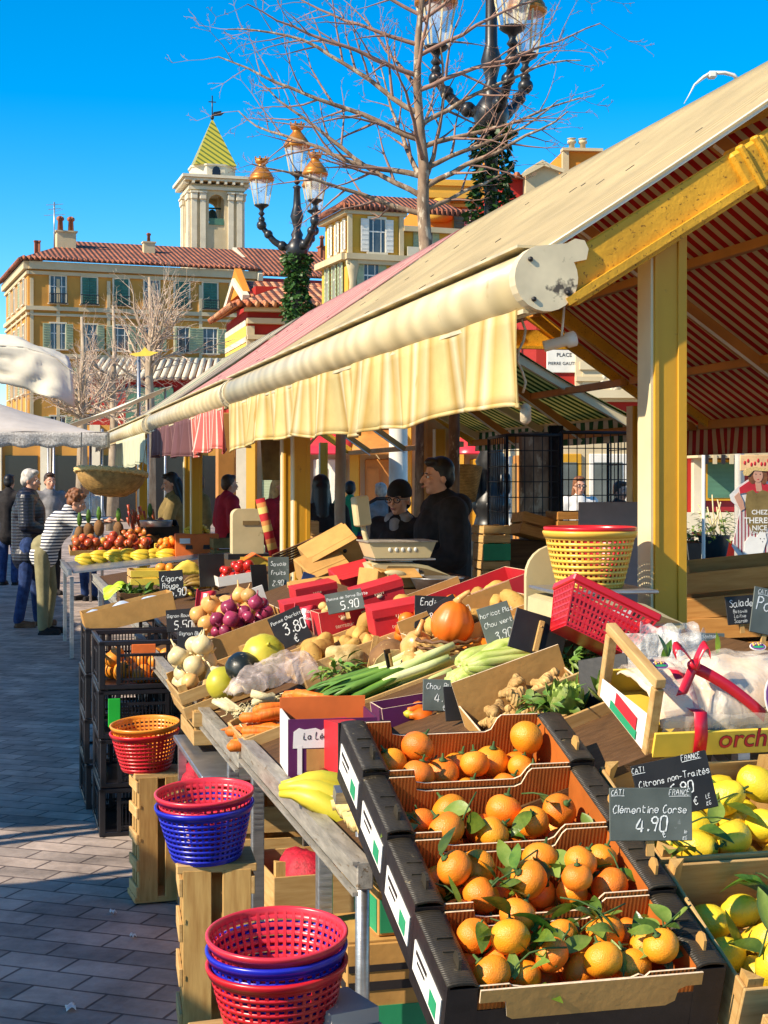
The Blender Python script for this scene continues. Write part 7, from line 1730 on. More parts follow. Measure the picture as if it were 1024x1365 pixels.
m = MB(); m.box((0, 0, .012), (.42, .36, .018)); one(m, 'board', 'wood_dark', SP + Vector((0, .02, -.034)), (0, 0, SA), 'dark board laid on the crate under the shop scale', 'board')
q = SP + Vector((-.035, .0, .118))
for c, z, lb in (('yellow', 0, 'yellow slotted plastic basket standing on the shop scale'), ('red', .020, 'red plastic basket nested in the yellow one on the scale')):
    o = dup(bk[c], q + Vector((0, 0, z)), (0, 0, .4 + z), lb); o.scale = (.98, .98, 1.06) if c == 'yellow' else (.96, .96, 1.0)
m = MB(); P = [(-.09, 0), (.09, 0), (.09, .12)] + [(.09 * math.cos(R(a)), .12 + .09 * math.sin(R(a))) for a in range(15, 180, 15)] + [(-.09, .12)]; m.prism(P, .02, FRONT)
one(m, 'dial_display', 'plastic_beige', SP + Vector((-.12, .18, .02)), (0, 0, SA), 'rounded beige scale display head behind the yellow basket', 'dial')
Yq = 8.3; q = PX(540, 772, Yq)
scale(q, SA, 'beige shop scale with a metal pan in front of the two vendors', .42)
t = thing('metal_pan', 'dull metal pan with handwritten marks on the vendor scale', 'pan', q + Vector((-.045, .0, .120)), SA); m = MB(); hh = .085
m.prism([(-.15, 0), (.15, 0), (.185, hh), (-.185, hh)], .26, Matrix.Translation((0, .13, 0)) @ FRONT); m.build('shell', 'plastic_beige', t); m = MB(); m.box((0, 0, hh + .002), (.385, .28, .008), ch=.002); m.build('rim', 'aluminium', t)
m = MB(); 
for i in range(5): m.ball((-.07 + .035 * i, -.132, .045), (.010, .002, .012), 6, 5)
m.build('marks', 'chalk', t)
m = MB(); m.tube([(.03, 0, 0), (.02, 0, .12), (-.02, 0, .24), (-.028, 0, .28)], .02, 8, 0, flat=.6); m.box((-.04, 0, .36), (.085, .06, .16), rot=(0, R(-8), 0), ch=.008); one(m, 'scale_display', 'plastic_beige', PX(490, 770, Yq), (0, 0, SA + .3), 'tall beige scale display on a curved neck left of the metal pan', 'scale display')
t = thing('vendor_counter', 'wooden vendor counter at the rear of the display holding the scales', 'counter', W(2.0, 6.6, 0), SA)
m = MB(); m.box((.30, 1.2, 1.06), (.75, 2.5, .025)); m.build('table_top', 'wood_dark', t)
for x in (.02, .58):
    for y in (.1, 2.3): m = MB(); m.box((x, y, .52), (.05, .05, 1.04)); m.build('leg', 'wood_dark', t)
m = MB(); m.lathe([(.0, 0), (.10, 0), (.14, .075), (.146, .08), (.138, .08), (.098, .006), (0, .006)], 24); one(m, 'metal_bowl', 'steel', PX(583, 790, 8.0), (0, 0, 0), 'shallow steel bowl on the counter below the vendor scale', 'bowl')
# flattened cartons, wicker tray and clutter between the red cartons and the vendors
for i, (px, py, Y, w, h, rot, mat, lab) in enumerate(((448, 752, 8.9, .30, .17, (R(20), R(-28), SA), 'card_tan', 'slumped brown carton flap heaped before the vendors'), (430, 770, 8.8, .24, .13, (R(24), R(-20), SA + .2), 'card_tan', 'brown folded carton lying lower in the heap'), (470, 778, 8.4, .20, .09, (R(10), R(-14), SA), 'card_red', 'dark red carton on the heap of flattened boxes'), (420, 792, 8.2, .26, .06, (R(10), R(-6), SA), 'card_tan', 'low brown carton edge behind the red cartons'), (535, 782, 8.1, .16, .07, (0, 0, SA), 'card_tan', 'small brown carton beside the vendor scale'), (503, 784, 8.2, .14, .10, (0, R(8), SA + .3), 'card_tan', 'upright brown carton left of the vendor scale'), (405, 790, 8.3, .07, .11, (R(-12), R(20), SA), 'denim', 'dark blue card leaning among the flattened boxes'))):
    m = MB(); m.box((0, 0, h / 2), (w, .20, h), ch=.004); m.box((0, -.06, h + .004), (w * .98, .16, .004), rot=(R(14), 0, 0))
    if i in (0, 2): m.lathe([(.012, 0), (.012, .002)], 10, 1, ax=Matrix.Translation((w * .2, -.102, h * .6)) @ FRONT)
    if mat == 'denim': m = MB(); m.box((0, 0, h / 2), (w, .006, h), ch=.002)
    one(m, 'cardboard_carton', [mat, 'card_black'], PX(px, py, Y), rot, lab, 'carton')
m = MB(); m.ball((0, 0, 0), (.06, .022, .02), 14, 9, 0, .1, 3); one(m, 'barcode_scanner', 'plastic_beige', PX(528, 765, 8.0), (0, R(8), SA), 'pale rounded handset lying before the vendor scale', 'handset')
t = thing('wicker_basket', 'shallow dark wicker tray tilted among the cartons', 'basket', PX(415, 745, 9.4), SA, rot=(R(-20), R(-22), SA)); m = MB()
for i in range(7): m.tube([(x * (.16 + .012 * i), y * (.11 + .01 * i), .012 * i) for x, y in ((-1, -1), (1, -1), (1, 1), (-1, 1), (-1, -1))], .007, 5, sm=False)
m.build('weave', 'wicker_dark', t); m = MB(); m.box((0, 0, .0), (.32, .22, .008)); m.build('base', 'wicker_dark', t)
# tomato punnets and ripe bananas on the farther table
table(.80, 2.05, 8.75, 13.6, .80, 'plain trestle table farther along, under tomatoes and ripe bananas', slope=.16, legs_u=(.3, 4.4))
M = frame_of(PX(318, 776, 9.6), (0, R(-8), SA)); board_box(M.translation, (0, R(-8), SA), .28, .24, .06, 'card_white', 'white punnet tray of red tomatoes under a folded yellow carton', rear=.07)
tm = veg('tomato', 'tomato', 'tomato', 'tomato', lambda m, i: m.ball((0, 0, 0), (.032, .032, .027), 14, 9, 0, .05, i), 1)
drop(tm, M @ Matrix.Translation((0, 0, .01)), pack(22, .25, .21, .03, rn, .1, hmax=.1), rn, 'red tomato in the white punnet tray', 'tomatoes', .032)
m = MB(); m.box((-.05, 0, .03), (.16, .16, .006), rot=(0, R(-30), 0)); m.box((.08, 0, .035), (.14, .16, .006), rot=(0, R(28), 0)); m.box((.02, -.06, .02), (.2, .005, .06), mi=1); one(m, 'cardboard_carton', ['card_orange', 'print_yellow'], PX(335, 752, 9.8), (0, 0, SA), 'folded orange and yellow carton on top of the tomato punnet', 'carton')
for i, (px, py) in enumerate(((248, 778), (262, 782), (236, 785), (276, 780), (255, 792))):
    banana_bunch(PX(px, py, 9.9), (R(20), R(-30), SA + .5 * i), 4, ('brown ripe banana bunch behind the onion signs, uppermost', 'brown ripe banana bunch in the middle of the ripe heap', 'brown ripe banana bunch at the left of the ripe heap', 'brown ripe banana bunch at the right of the ripe heap', 'brown ripe banana bunch lowest in the ripe heap')[i], 'banana_brown', .17, .018, i)
m = MB(); m.sheet(lambda a, b: (.22 * (a - .5), .1 * (b - .5), .08 * math.sin(math.pi * a) * math.sin(math.pi * b) + .02 * mnoise.noise(Vector((a * 5, b * 5, 1)))), 14, 10, .002, 0); one(m, 'banana_wrap', 'print_yellow', PX(250, 762, 10.4), (R(20), 0, SA), 'yellow paper wrap over the ripe bananas', 'paper')
slat_crate(PX(205, 778, 10.6), (0, 0, SA), .34, .3, .10, 'small printed crate with green edge under two oranges', slats=2, mats=('print_yellow', 'wood_pale_y', 'wood_pale_z'))
for i, (px, py) in enumerate(((215, 757), (227, 758))): dup(of_p[0], PX(px, py, 10.5), (0, i, 0), 'orange on the small printed crate, %s one' % ('left', 'right')[i])
m = MB(); m.sheet(lambda a, b: (.26 * (a - .5), .2 * (b - .5), .10 * (1 - abs(2 * a - 1)) + .04 * mnoise.noise(Vector((a * 4, b * 4, 7))) - .10 * b * a), 14, 10, .002); one(m, 'green_sheet', 'plastic_lime', PX(164, 792, 10.5), (R(18), 0, SA), 'bright lime green plastic sheet hanging off the banana table corner', 'plastic sheet')
slat_crate(PX(200, 820, 10.3), (0, 0, SA), .42, .34, .16, 'dark crate of leafy greens behind the cardboard tray', slats=2, mats=('wood_dark',) * 3)
m = MB()
for i in range(120): m.leaf((rn.uniform(-.18, .18), rn.uniform(-.14, .14), rn.uniform(.10, .18)), (rn.uniform(-1, 1), rn.uniform(-1, .4), rn.uniform(-.2, 1)), (0, 0, 1), rn.uniform(.06, .12), .03, .4, .3, n=3)
one(m, 'leafy_greens', 'leek_green', PX(200, 820, 10.3), (0, 0, SA), 'heap of leafy greens in the dark crate behind the cardboard tray', 'greens')

# further boxes filling the upper side of the display
for i, (px, py, w, d, h, mat, inn, r_, fr, n, lb, fl) in enumerate(((640, 832, .42, .30, .11, 'card_tan', 'card_inside', .15, 'potato', 16, 'tan cardboard box of potatoes at the top of the display behind the slates', 'dusty potato in the tan box behind the slates'), (575, 812, .40, .30, .10, 'card_tan', 'card_tan', .13, 'apricot', 26, 'tan cardboard box of small orange fruit beside the red cartons at the rear', 'small orange fruit in the tan box beside the red cartons'), (708, 880, .30, .30, .10, 'wood_pale', 'wood_pale', .10, 'apricot', 20, 'low pale box of apricots under the large black slate', 'orange apricot in the low pale box under the black slate'), (650, 800, .34, .30, .14, 'card_red', 'card_red', .14, 'potato', 10, 'red cardboard box at the rear edge of the display before the crate pile', 'potato in the red box at the rear edge'))):
    M, q = DMAT(px, py, .08); board_box(M.translation, DR, w, d, h, mat, lb, rear=r_, inner=inn)
    pr, rr0 = {'potato': (pt, .034), 'onion': (on_y, .042), 'apricot': (pe, .026), 'tomato': (tm, .032)}[fr]
    drop(pr, M @ Matrix.Translation((0, 0, .01)), pack(n, w - .04, d - .04, rr0 * 1.05, rn, .12, hmax=h + .07), rn, fl, 'contents of box %s' % ('behind the slates', 'beside the red cartons', 'under the black slate', 'at the rear edge')[i], rr0)

for i, (px, py, n, lb) in enumerate(((765, 905, 110, 'loose heap of pale leafy greens between the ginger box and the film wrapped box'), (700, 890, 90, 'tuft of celery leaves spilling below the large black slate'), (455, 912, 60, 'small tuft of green leaves between the pink bag and the leeks'), (745, 965, 70, 'feathery green tuft in front of the ginger box'))):
    m = MB()
    for k in range(n):
        a = rn.uniform(0, 6.28); r_ = rn.uniform(0, .075); m.leaf((r_ * math.cos(a), r_ * math.sin(a), .02 + rn.uniform(0, .05)), (math.cos(a) + rn.uniform(-.6, .6), math.sin(a) + rn.uniform(-.6, .6), rn.uniform(-.3, 1)), (rn.uniform(-.5, .5), rn.uniform(-.5, .5), 1), rn.uniform(.025, .06), rn.uniform(.012, .026), .5, .4, k % 2, n=3)
    one(m, 'leafy_greens', ['leaf_pale', 'leek_green'], DS(px, py, .04), (0, TL, SA), lb, 'greens')

M, q = DMAT(785, 940, .05); slat_crate(M.translation, (R(10), TL, SA), .24, .22, .09, 'pale wooden crate of lettuces between the ginger and the film wrapped box', 'wooden crates on the display', slats=2)
for i, (x, y) in enumerate(((-.055, -.05), (.055, -.05), (-.055, .05), (.055, .05))):
    m = MB()
    for k in range(34):
        a = k * 2.4; e = .2 + k / 34; m.leaf((.012 * math.cos(a), .012 * math.sin(a), .02), (math.cos(a), math.sin(a), e * 1.6), (math.cos(a) * -.5, math.sin(a) * -.5, 1), .075, .06, -.5, .35, k % 2, n=4)
    one(m, 'lettuce', ['leaf_pale', 'celery'], M @ Vector((x, y, .02)), (rn.uniform(-.2, .2), TL, i), 'pale green lettuce in the crate beside the film wrapped box', 'lettuce', 'lettuces in the crate')
# ---------------------------------------------------------------- people: one continuous body each, clothes fitted over it
def cap(m, a, b, ra, rb, n=10, flat=1.0):
    a = Vector(a); b = Vector(b); m.tube([a, a.lerp(b, .5), b], [ra, (ra + rb) / 2, rb], n, flat=flat); m.ball(a, ra, n, 7); m.ball(b, rb, n, 7)
def fuse(m, name, mat, par, vox=.010, it=4):
    o = m.build(name, mat, par); r = o.modifiers.new('fuse', 'REMESH'); r.mode = 'VOXEL'; r.voxel_size = vox; r.use_smooth_shade = True
    s = o.modifiers.new('soft', 'SMOOTH'); s.factor = .5; s.iterations = it; return o
JD = dict(hl=(.085, 0, .92), kl=(.095, -.02, .50), al=(.10, .02, .085), tl=(.115, -.15, .035), hr=(-.085, 0, .92), kr=(-.095, -.02, .50), ar=(-.10, .02, .085), tr=(-.115, -.15, .035),
          pel=(0, 0, .95), ch=(0, .0, 1.28), nk=(0, .01, 1.47), hd=(0, -.025, 1.62), sl=(.175, .01, 1.41), el=(.225, .04, 1.14), wl=(.20, -.08, .92), sr=(-.175, .01, 1.41), er=(-.225, .04, 1.14), wr=(-.20, -.08, .92), hdir=(0, -1, 0))
def person(label, loc, rz, h, coat, legs, shoes, hair, hairmat, pose=None, coat_low=.80, group=None, skin='skin', glasses=False, coat_r=1.0, hood=False, scarf=None, upper=False, collar=True, face_rot=0.0, vox=.011):
    t = thing('person', label, 'person', loc, rz, group); k = h / 1.74; J = {a: Vector(b) * k for a, b in {**JD, **(pose or {})}.items()}
    t['_'] = 0; del t['_']
    fd = J['hdir'].normalized(); up = Vector((0, 0, 1)); up = (up - fd * up.dot(fd) * .9).normalized() if abs(fd.z) < .95 else Vector((0, -1, 0)); sd = fd.cross(up).normalized(); up = sd.cross(fd)
    HM = Matrix((sd, -fd, up)).transposed().to_4x4(); HM.translation = J['hd']
    hp = lambda x, y, z: HM @ (Vector((x, y, z)) * k)
    b = MB()
    b.M = HM @ Matrix.Scale(k, 4)
    b.ball((0, .018, .035), (.074, .090, .085), 16, 12); b.ball((0, -.012, -.03), (.058, .072, .080), 14, 10); b.ball((0, -.055, -.085), (.026, .022, .020), 10, 7)
    cap(b, (0, -.088, .012), (0, -.108, -.026), .009, .014, 8); b.ball((0, -.092, -.058), (.022, .010, .010), 8, 6); b.ball((.035, -.070, .026), (.024, .014, .008), 8, 6); b.ball((-.035, -.070, .026), (.024, .014, .008), 8, 6)
    for s in (-1, 1): b.ball((s * .076, .014, -.012), (.010, .020, .032), 8, 7); b.ball((s * .040, -.062, -.022), (.022, .020, .022), 8, 6)
    b.M = None
    cap(b, J['nk'] - Vector((0, 0, .03)), J['hd'] + Vector((0, 0, -.05)) * k, .058 * k, .052 * k)
    cap(b, J['pel'], J['ch'], .13 * k, .135 * k, 14, .75); cap(b, J['ch'], J['nk'] - Vector((0, 0, .06)), .14 * k, .09 * k, 14, .75)
    for s in 'lr':
        cap(b, J['s' + s], J['e' + s], .050 * k, .040 * k); cap(b, J['e' + s], J['w' + s], .040 * k, .026 * k); cap(b, J['ch'] + Vector((0, 0, .06)), J['s' + s], .09 * k, .058 * k)
        cap(b, J['h' + s], J['k' + s], .082 * k, .056 * k); cap(b, J['k' + s], J['a' + s], .054 * k, .036 * k); cap(b, J['a' + s] - Vector((0, 0, .03)), J['t' + s], .036 * k, .028 * k)
        d = (J['w' + s] - J['e' + s]).normalized(); x = d.cross(Vector((0, 0, 1))); x = x.normalized() if x.length > .1 else Vector((1, 0, 0)); n = x.cross(d); w = J['w' + s]
        cap(b, w, w + d * .075 * k, .026 * k, .034 * k, 10, .55)
        for i in range(4):
            a = w + d * .085 * k + x * (.024 - .016 * i) * k; L = (.062, .072, .068, .05)[i] * k; p1 = a + d * L * .55 - n * .008; p2 = p1 + d * L * .35 - n * .022; cap(b, a - d * .02, p1, .0085 * k, .0075 * k, 6); cap(b, p1, p2, .0075 * k, .006 * k, 6)
        p1 = w + d * .04 * k + x * .034 * k; p2 = p1 + (d * .7 + x * .5 - n * .3).normalized() * .045 * k; cap(b, p1 - x * .01, p2, .011 * k, .009 * k, 6); cap(b, p2, p2 + (d - n * .3) * .022 * k, .009 * k, .007 * k, 6)
    if upper:
        pass
    fuse(b, 'body', skin, t, vox * .85, 3)
    # clothes
    c = MB(); g = .020 * coat_r
    cap(c, J['ch'], J['nk'] - Vector((0, 0, .05)) * k, .150 * k + g, .095 * k + g, 14, .78); pl = J['pel'] + Vector((0, 0, coat_low - .95)) * k
    cap(c, pl, J['ch'], .150 * k + g, .150 * k + g, 14, .78)
    for s in 'lr':
        cap(c, J['s' + s], J['e' + s], .060 * k + g, .052 * k + g); cap(c, J['e' + s], J['w' + s] - (J['w' + s] - J['e' + s]).normalized() * .02, .050 * k + g, .036 * k + g * .6); cap(c, J['ch'] + Vector((0, 0, .07)), J['s' + s], .10 * k + g, .064 * k + g)
    if collar: cap(c, J['nk'] - Vector((0, 0, .05)), J['nk'] + Vector((0, 0, .02)) * k, .085 * k + g * .4, .074 * k)
    if hood: c.ball(J['nk'] + (-fd * .10 - up * .03) * k, (.12 * k, .085 * k, .085 * k), 12, 8)
    fuse(c, 'coat' if coat_low < .88 else 'jumper', coat, t, vox, 4)
    l = MB(); cap(l, J['pel'] + Vector((0, 0, .04)), J['pel'] - Vector((0, 0, .06)), .145 * k, .14 * k, 14, .8)
    for s in 'lr': cap(l, J['h' + s], J['k' + s], .098 * k, .072 * k); cap(l, J['k' + s], J['a' + s] + Vector((0, 0, .0)), .070 * k, .060 * k)
    fuse(l, 'trousers', legs, t, vox, 3)
    for s in 'lr':
        m = MB(); cap(m, J['a' + s] - Vector((0, 0, .035)) * k, J['t' + s], .046 * k, .036 * k, 10, .85); cap(m, J['a' + s], J['a' + s] - Vector((0, 0, .04)) * k, .045 * k, .046 * k); m.bar(J['a' + s] + Vector((0, .05, -.075)) * k, J['t' + s] + Vector((0, -.03, -.025)) * k, .075 * k, .02 * k); fuse(m, 'shoe', shoes, t, .009, 2)
    if scarf: m = MB(); cap(m, J['nk'] + Vector((-.05, -.03, 0)), J['nk'] + Vector((.05, -.03, 0)), .06, .06); cap(m, J['nk'] + Vector((0, -.08, -.02)), J['nk'] + Vector((.02, -.13, -.25)), .045, .04); fuse(m, 'scarf', scarf, t, .012, 2)
    # hair
    hr = MB(); hr.M = HM @ Matrix.Scale(k, 4); rn = random.Random(len(label))
    if hair in ('short', 'curly', 'long', 'bun'):
        hr.ball((0, .026, .052), (.081, .090, .084), 16, 12); hr.ball((0, .062, .0), (.072, .054, .075), 14, 10); hr.ball((0, -.035, .098), (.064, .048, .030), 12, 8)
        for s in (-1, 1): hr.ball((s * .068, .026, .016), (.018, .036, .044), 8, 7)
    if hair == 'curly':
        for i in range(60):
            a, e_ = rn.uniform(0, 6.28), rn.uniform(-.2, 1.4); p = Vector((.088 * math.cos(a) * math.cos(e_), .03 + .10 * math.sin(a) * math.cos(e_), .045 + .09 * math.sin(e_)))
            if p.y > -.05 or p.z > .09: hr.ball(p, rn.uniform(.018, .030), 7, 5)
    if hair == 'long': cap(hr, (0, .075, .0), (0, .105, -.25), .068, .075); cap(hr, (.055, .04, -.02), (.075, .05, -.24), .032, .036); cap(hr, (-.055, .04, -.02), (-.075, .05, -.24), .032, .036)
    if hair == 'bun': hr.ball((0, .12, .05), (.04, .035, .04), 8, 6)
    if hair == 'beanie':
        hr.ball((0, .016, .066), (.086, .096, .085), 16, 12); hr.lathe([(.080, .0), (.090, .01), (.091, .05), (.084, .065)], 18, ax=Matrix.Translation((0, .014, .018)), sx=1.0, sy=1.10); hr.ball((0, .055, -.03), (.07, .05, .05), 10, 7)
    hr.M = None; fuse(hr, 'hat' if hair == 'beanie' else 'hair', hairmat, t, .009 if hair != 'curly' else .008, 1 if hair == 'curly' else 2)
    f = MB(); f.M = HM @ Matrix.Scale(k, 4)
    for s in (-1, 1): f.ball((s * .031, -.076, .004), (.013, .009, .007), 8, 6, 0); f.ball((s * .031, -.0835, .004), (.0058, .003, .0058), 8, 6, 1); f.box((s * .032, -.085, .026), (.030, .008, .006), rot=(0, s * R(8), 0), mi=2)
    f.ball((0, -.0985, -.058), (.021, .006, .0065), 8, 6, 3); f.build('face_features', ['eye_white', 'eye_dark', hairmat if hair != 'beanie' else 'hair_brown', 'lip'], t)
    if glasses:
        gl = MB(); gl.M = HM @ Matrix.Scale(k, 4)
        for s in (-1, 1): gl.tube([(s * .034 + .026 * math.cos(q * .5236), -.098, .002 + .019 * math.sin(q * .5236)) for q in range(13)], .0036, 6, cap=False); gl.bar((s * .06, -.096, .008), (s * .078, .01, .006), .004, .006)
        gl.bar((-.009, -.099, .006), (.009, -.099, .006), .004, .005); gl.build('glasses', 'glass_dark', t)
    return t
mk('coat_quilt', (.013, .015, .030), .38, .3, 20, .4, 40, .5, wave=('Z', 9, .6, .75))
stripe('jumper_stripe', 2, .034, [(0, (.72, .70, .66)), (.56, (.035, .04, .07))], rough=.9)
def at_foot(px, Y): return Vector(((px - 512) / FPX * Y, Y, 0))
# the customers at the far table
person('grey haired man in a navy quilted jacket and jeans at the far table', at_foot(38, 17.2), R(98), 1.755, 'coat_quilt', 'denim', 'leather_brown', 'short', 'hair_grey', dict(hdir=(-.15, -1, -.12), el=(.23, .0, 1.13), wl=(.13, -.20, 1.06), er=(-.23, .0, 1.13), wr=(-.13, -.20, 1.06), al=(.11, -.10, .085), tl=(.12, -.27, .035), kl=(.10, -.07, .50), ar=(-.10, .10, .085), tr=(-.11, -.06, .035), kr=(-.095, .03, .50)), coat_low=.78, coat_r=1.9)
person('auburn curly haired woman in a striped jumper reaching across the fruit', at_foot(62, 16.4), R(90), 1.66, 'jumper_stripe', 'khaki', 'cloth_black', 'curly', 'hair_auburn', dict(pel=(0, .03, .93), hl=(.085, .03, .90), hr=(-.085, .03, .90), ch=(0, -.14, 1.20), nk=(0, -.25, 1.37), hd=(0, -.34, 1.47), sl=(.16, -.22, 1.31), sr=(-.16, -.22, 1.31), el=(.20, -.48, 1.25), wl=(.16, -.70, 1.27), er=(-.20, -.44, 1.22), wr=(-.16, -.66, 1.26), hdir=(0, -1, -.35), kl=(.10, -.03, .48), kr=(-.095, .02, .48)), coat_low=.90, coat_r=.6)
person('dark long haired woman in a black and tan coat serving behind the far table', at_foot(230, 17.9), R(-82), 1.72, 'cloth_olive', 'cloth_black', 'cloth_black', 'long', 'hair_black', dict(hdir=(.1, -1, -.25), el=(.22, -.06, 1.15), wl=(.15, -.30, 1.14), er=(-.22, -.06, 1.15), wr=(-.15, -.30, 1.12)), coat_low=.78)
# the two vendors under the awning
pm = PX(590, 640, 9.9)
person('dark haired man in a black hooded jacket behind the vendor scale', (pm.x, pm.y, 0), R(-74), 1.775, 'cloth_black', 'denim', 'cloth_black', 'short', 'hair_black', dict(hdir=(.05, -1, -.02), hd=(0, -.035, 1.625), el=(.25, .0, 1.14), wl=(.16, -.22, 1.06), er=(-.25, .02, 1.14), wr=(-.16, -.22, 1.04)), coat_low=.80, coat_r=2.0, hood=True, vox=.009)
pw = PX(534, 640, 10.3)
person('woman in a black beanie and dark framed glasses beside the vendor scale', (pw.x, pw.y, 0), R(-28), 1.62, 'cloth_black', 'cloth_black', 'cloth_black', 'beanie', 'cloth_black', dict(hdir=(0, -1, -.05), el=(.22, -.02, 1.13), wl=(.12, -.22, 1.08), er=(-.22, -.02, 1.13), wr=(-.12, -.22, 1.06)), coat_low=.80, coat_r=1.5, glasses=True, scarf='cloth_grey', vox=.009)
# shoppers further back
for px, Y, rz, h, coat, legs, hair, hm, lab in ((374, 15.5, 60, 1.70, 'cloth_red', 'cloth_black', 'long', 'hair_blond', 'blond woman in a crimson jacket behind the beige pedestal'), (428, 13.5, 190, 1.68, 'cloth_black', 'cloth_black', 'long', 'hair_black', 'person all in black seen from behind left of the log pole'), (467, 21, 170, 1.62, 'cloth_green', 'denim', 'short', 'hair_black', 'person in a green top beyond the log pole'),
        (304, 19, 120, 1.70, 'cloth_red', 'cloth_black', 'short', 'hair_brown', 'person in a dark red top between two posts behind the orange carton'), (264, 20, -60, 1.70, 'cloth_olive', 'denim', 'short', 'hair_brown', 'person in a brown coat behind the orange carton of bananas'), (66, 22, 30, 1.74, 'cloth_grey', 'cloth_black', 'short', 'hair_brown', 'person with a dark backpack tone coat beyond the striped jumper woman'), (12, 24, 170, 1.72, 'cloth_black', 'denim', 'short', 'hair_black', 'dark clad person at the far left edge beyond the quilted jacket man'),
        (772, 19, 10, 1.68, 'cloth_white', 'khaki', 'long', 'hair_auburn', 'woman in a white top and sunglasses seen through the wire cage'), (826, 18, 40, 1.62, 'cloth_black', 'denim', 'short', 'hair_brown', 'person in black seen through the right half of the wire cage'), (508, 19, 200, 1.60, 'cloth_grey', 'denim', 'short', 'hair_grey', 'grey haired person in a grey coat just left of the beanie woman'), (118, 21, -40, 1.66, 'cloth_white', 'denim', 'short', 'hair_black', 'person in a pale top under the lace edged canopy')):
    person(lab, at_foot(px, Y), R(rz), h, coat, legs, 'cloth_black', hair, hm, None, coat_low=.8, coat_r=1.2, vox=.016, glasses='sunglasses' in lab)

# ---------------------------------------------------------------- the far fruit table
table(.62, 2.30, 14.35, 16.1, .80, 'grey folding fruit table at the far end with bananas along its edge', slope=.10, legs_u=(.06, 1.6), top='steel', topm='steel')
FT = lambda px, py, Y: PX(px, py, Y)
for i, (px, py) in enumerate(((104, 747), (122, 743), (142, 742), (160, 741), (178, 742), (196, 741), (212, 741))):
    banana_bunch(FT(px, py - 3, 15.0 + .03 * (i % 2)), (R(60), 0, R(-10) + .3 * math.sin(i * 3)), 5, 'yellow banana bunch on the edge of the far table, %s from the left' % ('first', 'second', 'third', 'fourth', 'fifth', 'sixth', 'seventh')[i], 'banana', .21, .026, i, 'bananas on the far table', .7)
ap_ = veg('apple', 'apple', 'apple', 'fruit_apple', lambda m, i: m.ball((0, 0, 0), (.040, .04, .036), 14, 9, 0, .04, i), 1); rd_ = veg('apple', 'apple', 'apple', 'fruit_red', lambda m, i: m.ball((0, 0, 0), (.042, .045, .038), 14, 9, 0, .05, i), 1)
q = FT(150, 736, 15.6); M = frame_of(q, (R(10), 0, SA))
board_box(M.translation, (R(8), 0, SA), .86, .34, .05, 'card_tan', 'long shallow tray of apples and mangoes on the far table')
drop(ap_ + rd_, M @ Matrix.Translation((0, 0, .01)), pack(52, .82, .32, .04, rn, .12, hmax=.16), rn, 'red and yellow apple in the long tray on the far table', 'apples on the far table', .04)
for i, (px, py, Y, w, h, mat, lab) in enumerate(((222, 738, 15.2, .22, .07, 'print_yellow', 'low yellow printed carton of bananas on the far table'), (185, 722, 15.9, .40, .10, 'wood_dark', 'dark slanted fruit crate behind the apples on the far table'), (215, 712, 16.0, .34, .12, 'card_black', 'black crate of fruit under the metal pan on the far table'))):
    slat_crate(FT(px, py, Y), (R(14), 0, SA), w, .26, h, lab, slats=1, mats=(mat,) * 3)
    drop(ap_ if i else of_p, frame_of(FT(px, py, Y), (R(14), 0, SA)) @ Matrix.Translation((0, 0, .02)), pack(14, w - .03, .24, .036, rn, .1, hmax=h + .06), rn, ('round orange fruit in the low yellow carton on the far table', 'pale apple in the dark slanted crate on the far table', 'pale apple in the black crate on the far table')[i], ('oranges in the yellow carton', 'apples in the dark crate', 'apples in the black crate')[i], .038)
for i in range(5):
    px, py = ((106, 712), (118, 708), (200, 700), (158, 706), (132, 704))[i]; t = thing('pineapple', 'dark spiky pineapple standing behind the apples on the far table', 'pineapple', FT(px, py, 16.0), i, 'pineapples on the far table'); m = MB(); m.ball((0, 0, .0), (.055, .055, .085), 14, 10, 0, .12, i, 6); m.build('flesh', 'yam', t); m = MB()
    for k in range(22): a = k * 2.4; m.leaf((0, 0, .07), (math.cos(a) * .6, math.sin(a) * .6, 1), (math.cos(a), math.sin(a), 0), .14, .025, .5, .2)
    m.build('leaves', 'leek_green', t)
m = MB(); rr = random.Random(8)
for i in range(30): 
    p = Vector((rr.uniform(-.15, .15), rr.uniform(-.08, .08), rr.uniform(0, .22))); m.tube([p, p + Vector((.01, 0, -.05)), p + Vector((.02, .01, -.10))], [.016, .014, .003], 6)
one(m, 'chilli_bunch', 'fruit_red', FT(186, 700, 16.3), (0, 0, 0), 'big hanging bunch of dark red chillies on the far table', 'chillies')
m = MB(); m.lathe([(0, 0), (.16, 0), (.17, .06), (.172, .065), (.16, .065), (.15, .01), (0, .01)], 20); one(m, 'metal_pan', 'steel', FT(208, 702, 15.8), (0, 0, 0), 'round steel scale pan among the crates on the far table', 'pan')
t = carton(FT(262, 746, 15.1), SA - R(4), .42, .30, .25, 'card_orange', 'orange red carton with hand holes carrying bananas on the far table')
m = MB()
for x in (-.08, .09): m.prism([(-.035, 0), (.035, 0), (.03, .04), (-.03, .04)], .004, upright(x, -.151, .11)); 
m.box((-.12, -.152, .19), (.10, .002, .05), mi=1); m.build('print', ['card_black', 'paper_white'], t)
for k, (px, py) in enumerate(((248, 711), (272, 709))): banana_bunch(FT(px, py - 4, 15.15), (R(50), 0, .3 + k), 5, ('left', 'right')[k] + ' yellow banana bunch on top of the orange red carton', 'banana', .18, .02, 20 + k)
slat_crate(FT(305, 745, 14.9), (0, 0, SA), .34, .3, .2, 'dark green crate right of the orange red carton', slats=2, mats=('cloth_olive',) * 3)
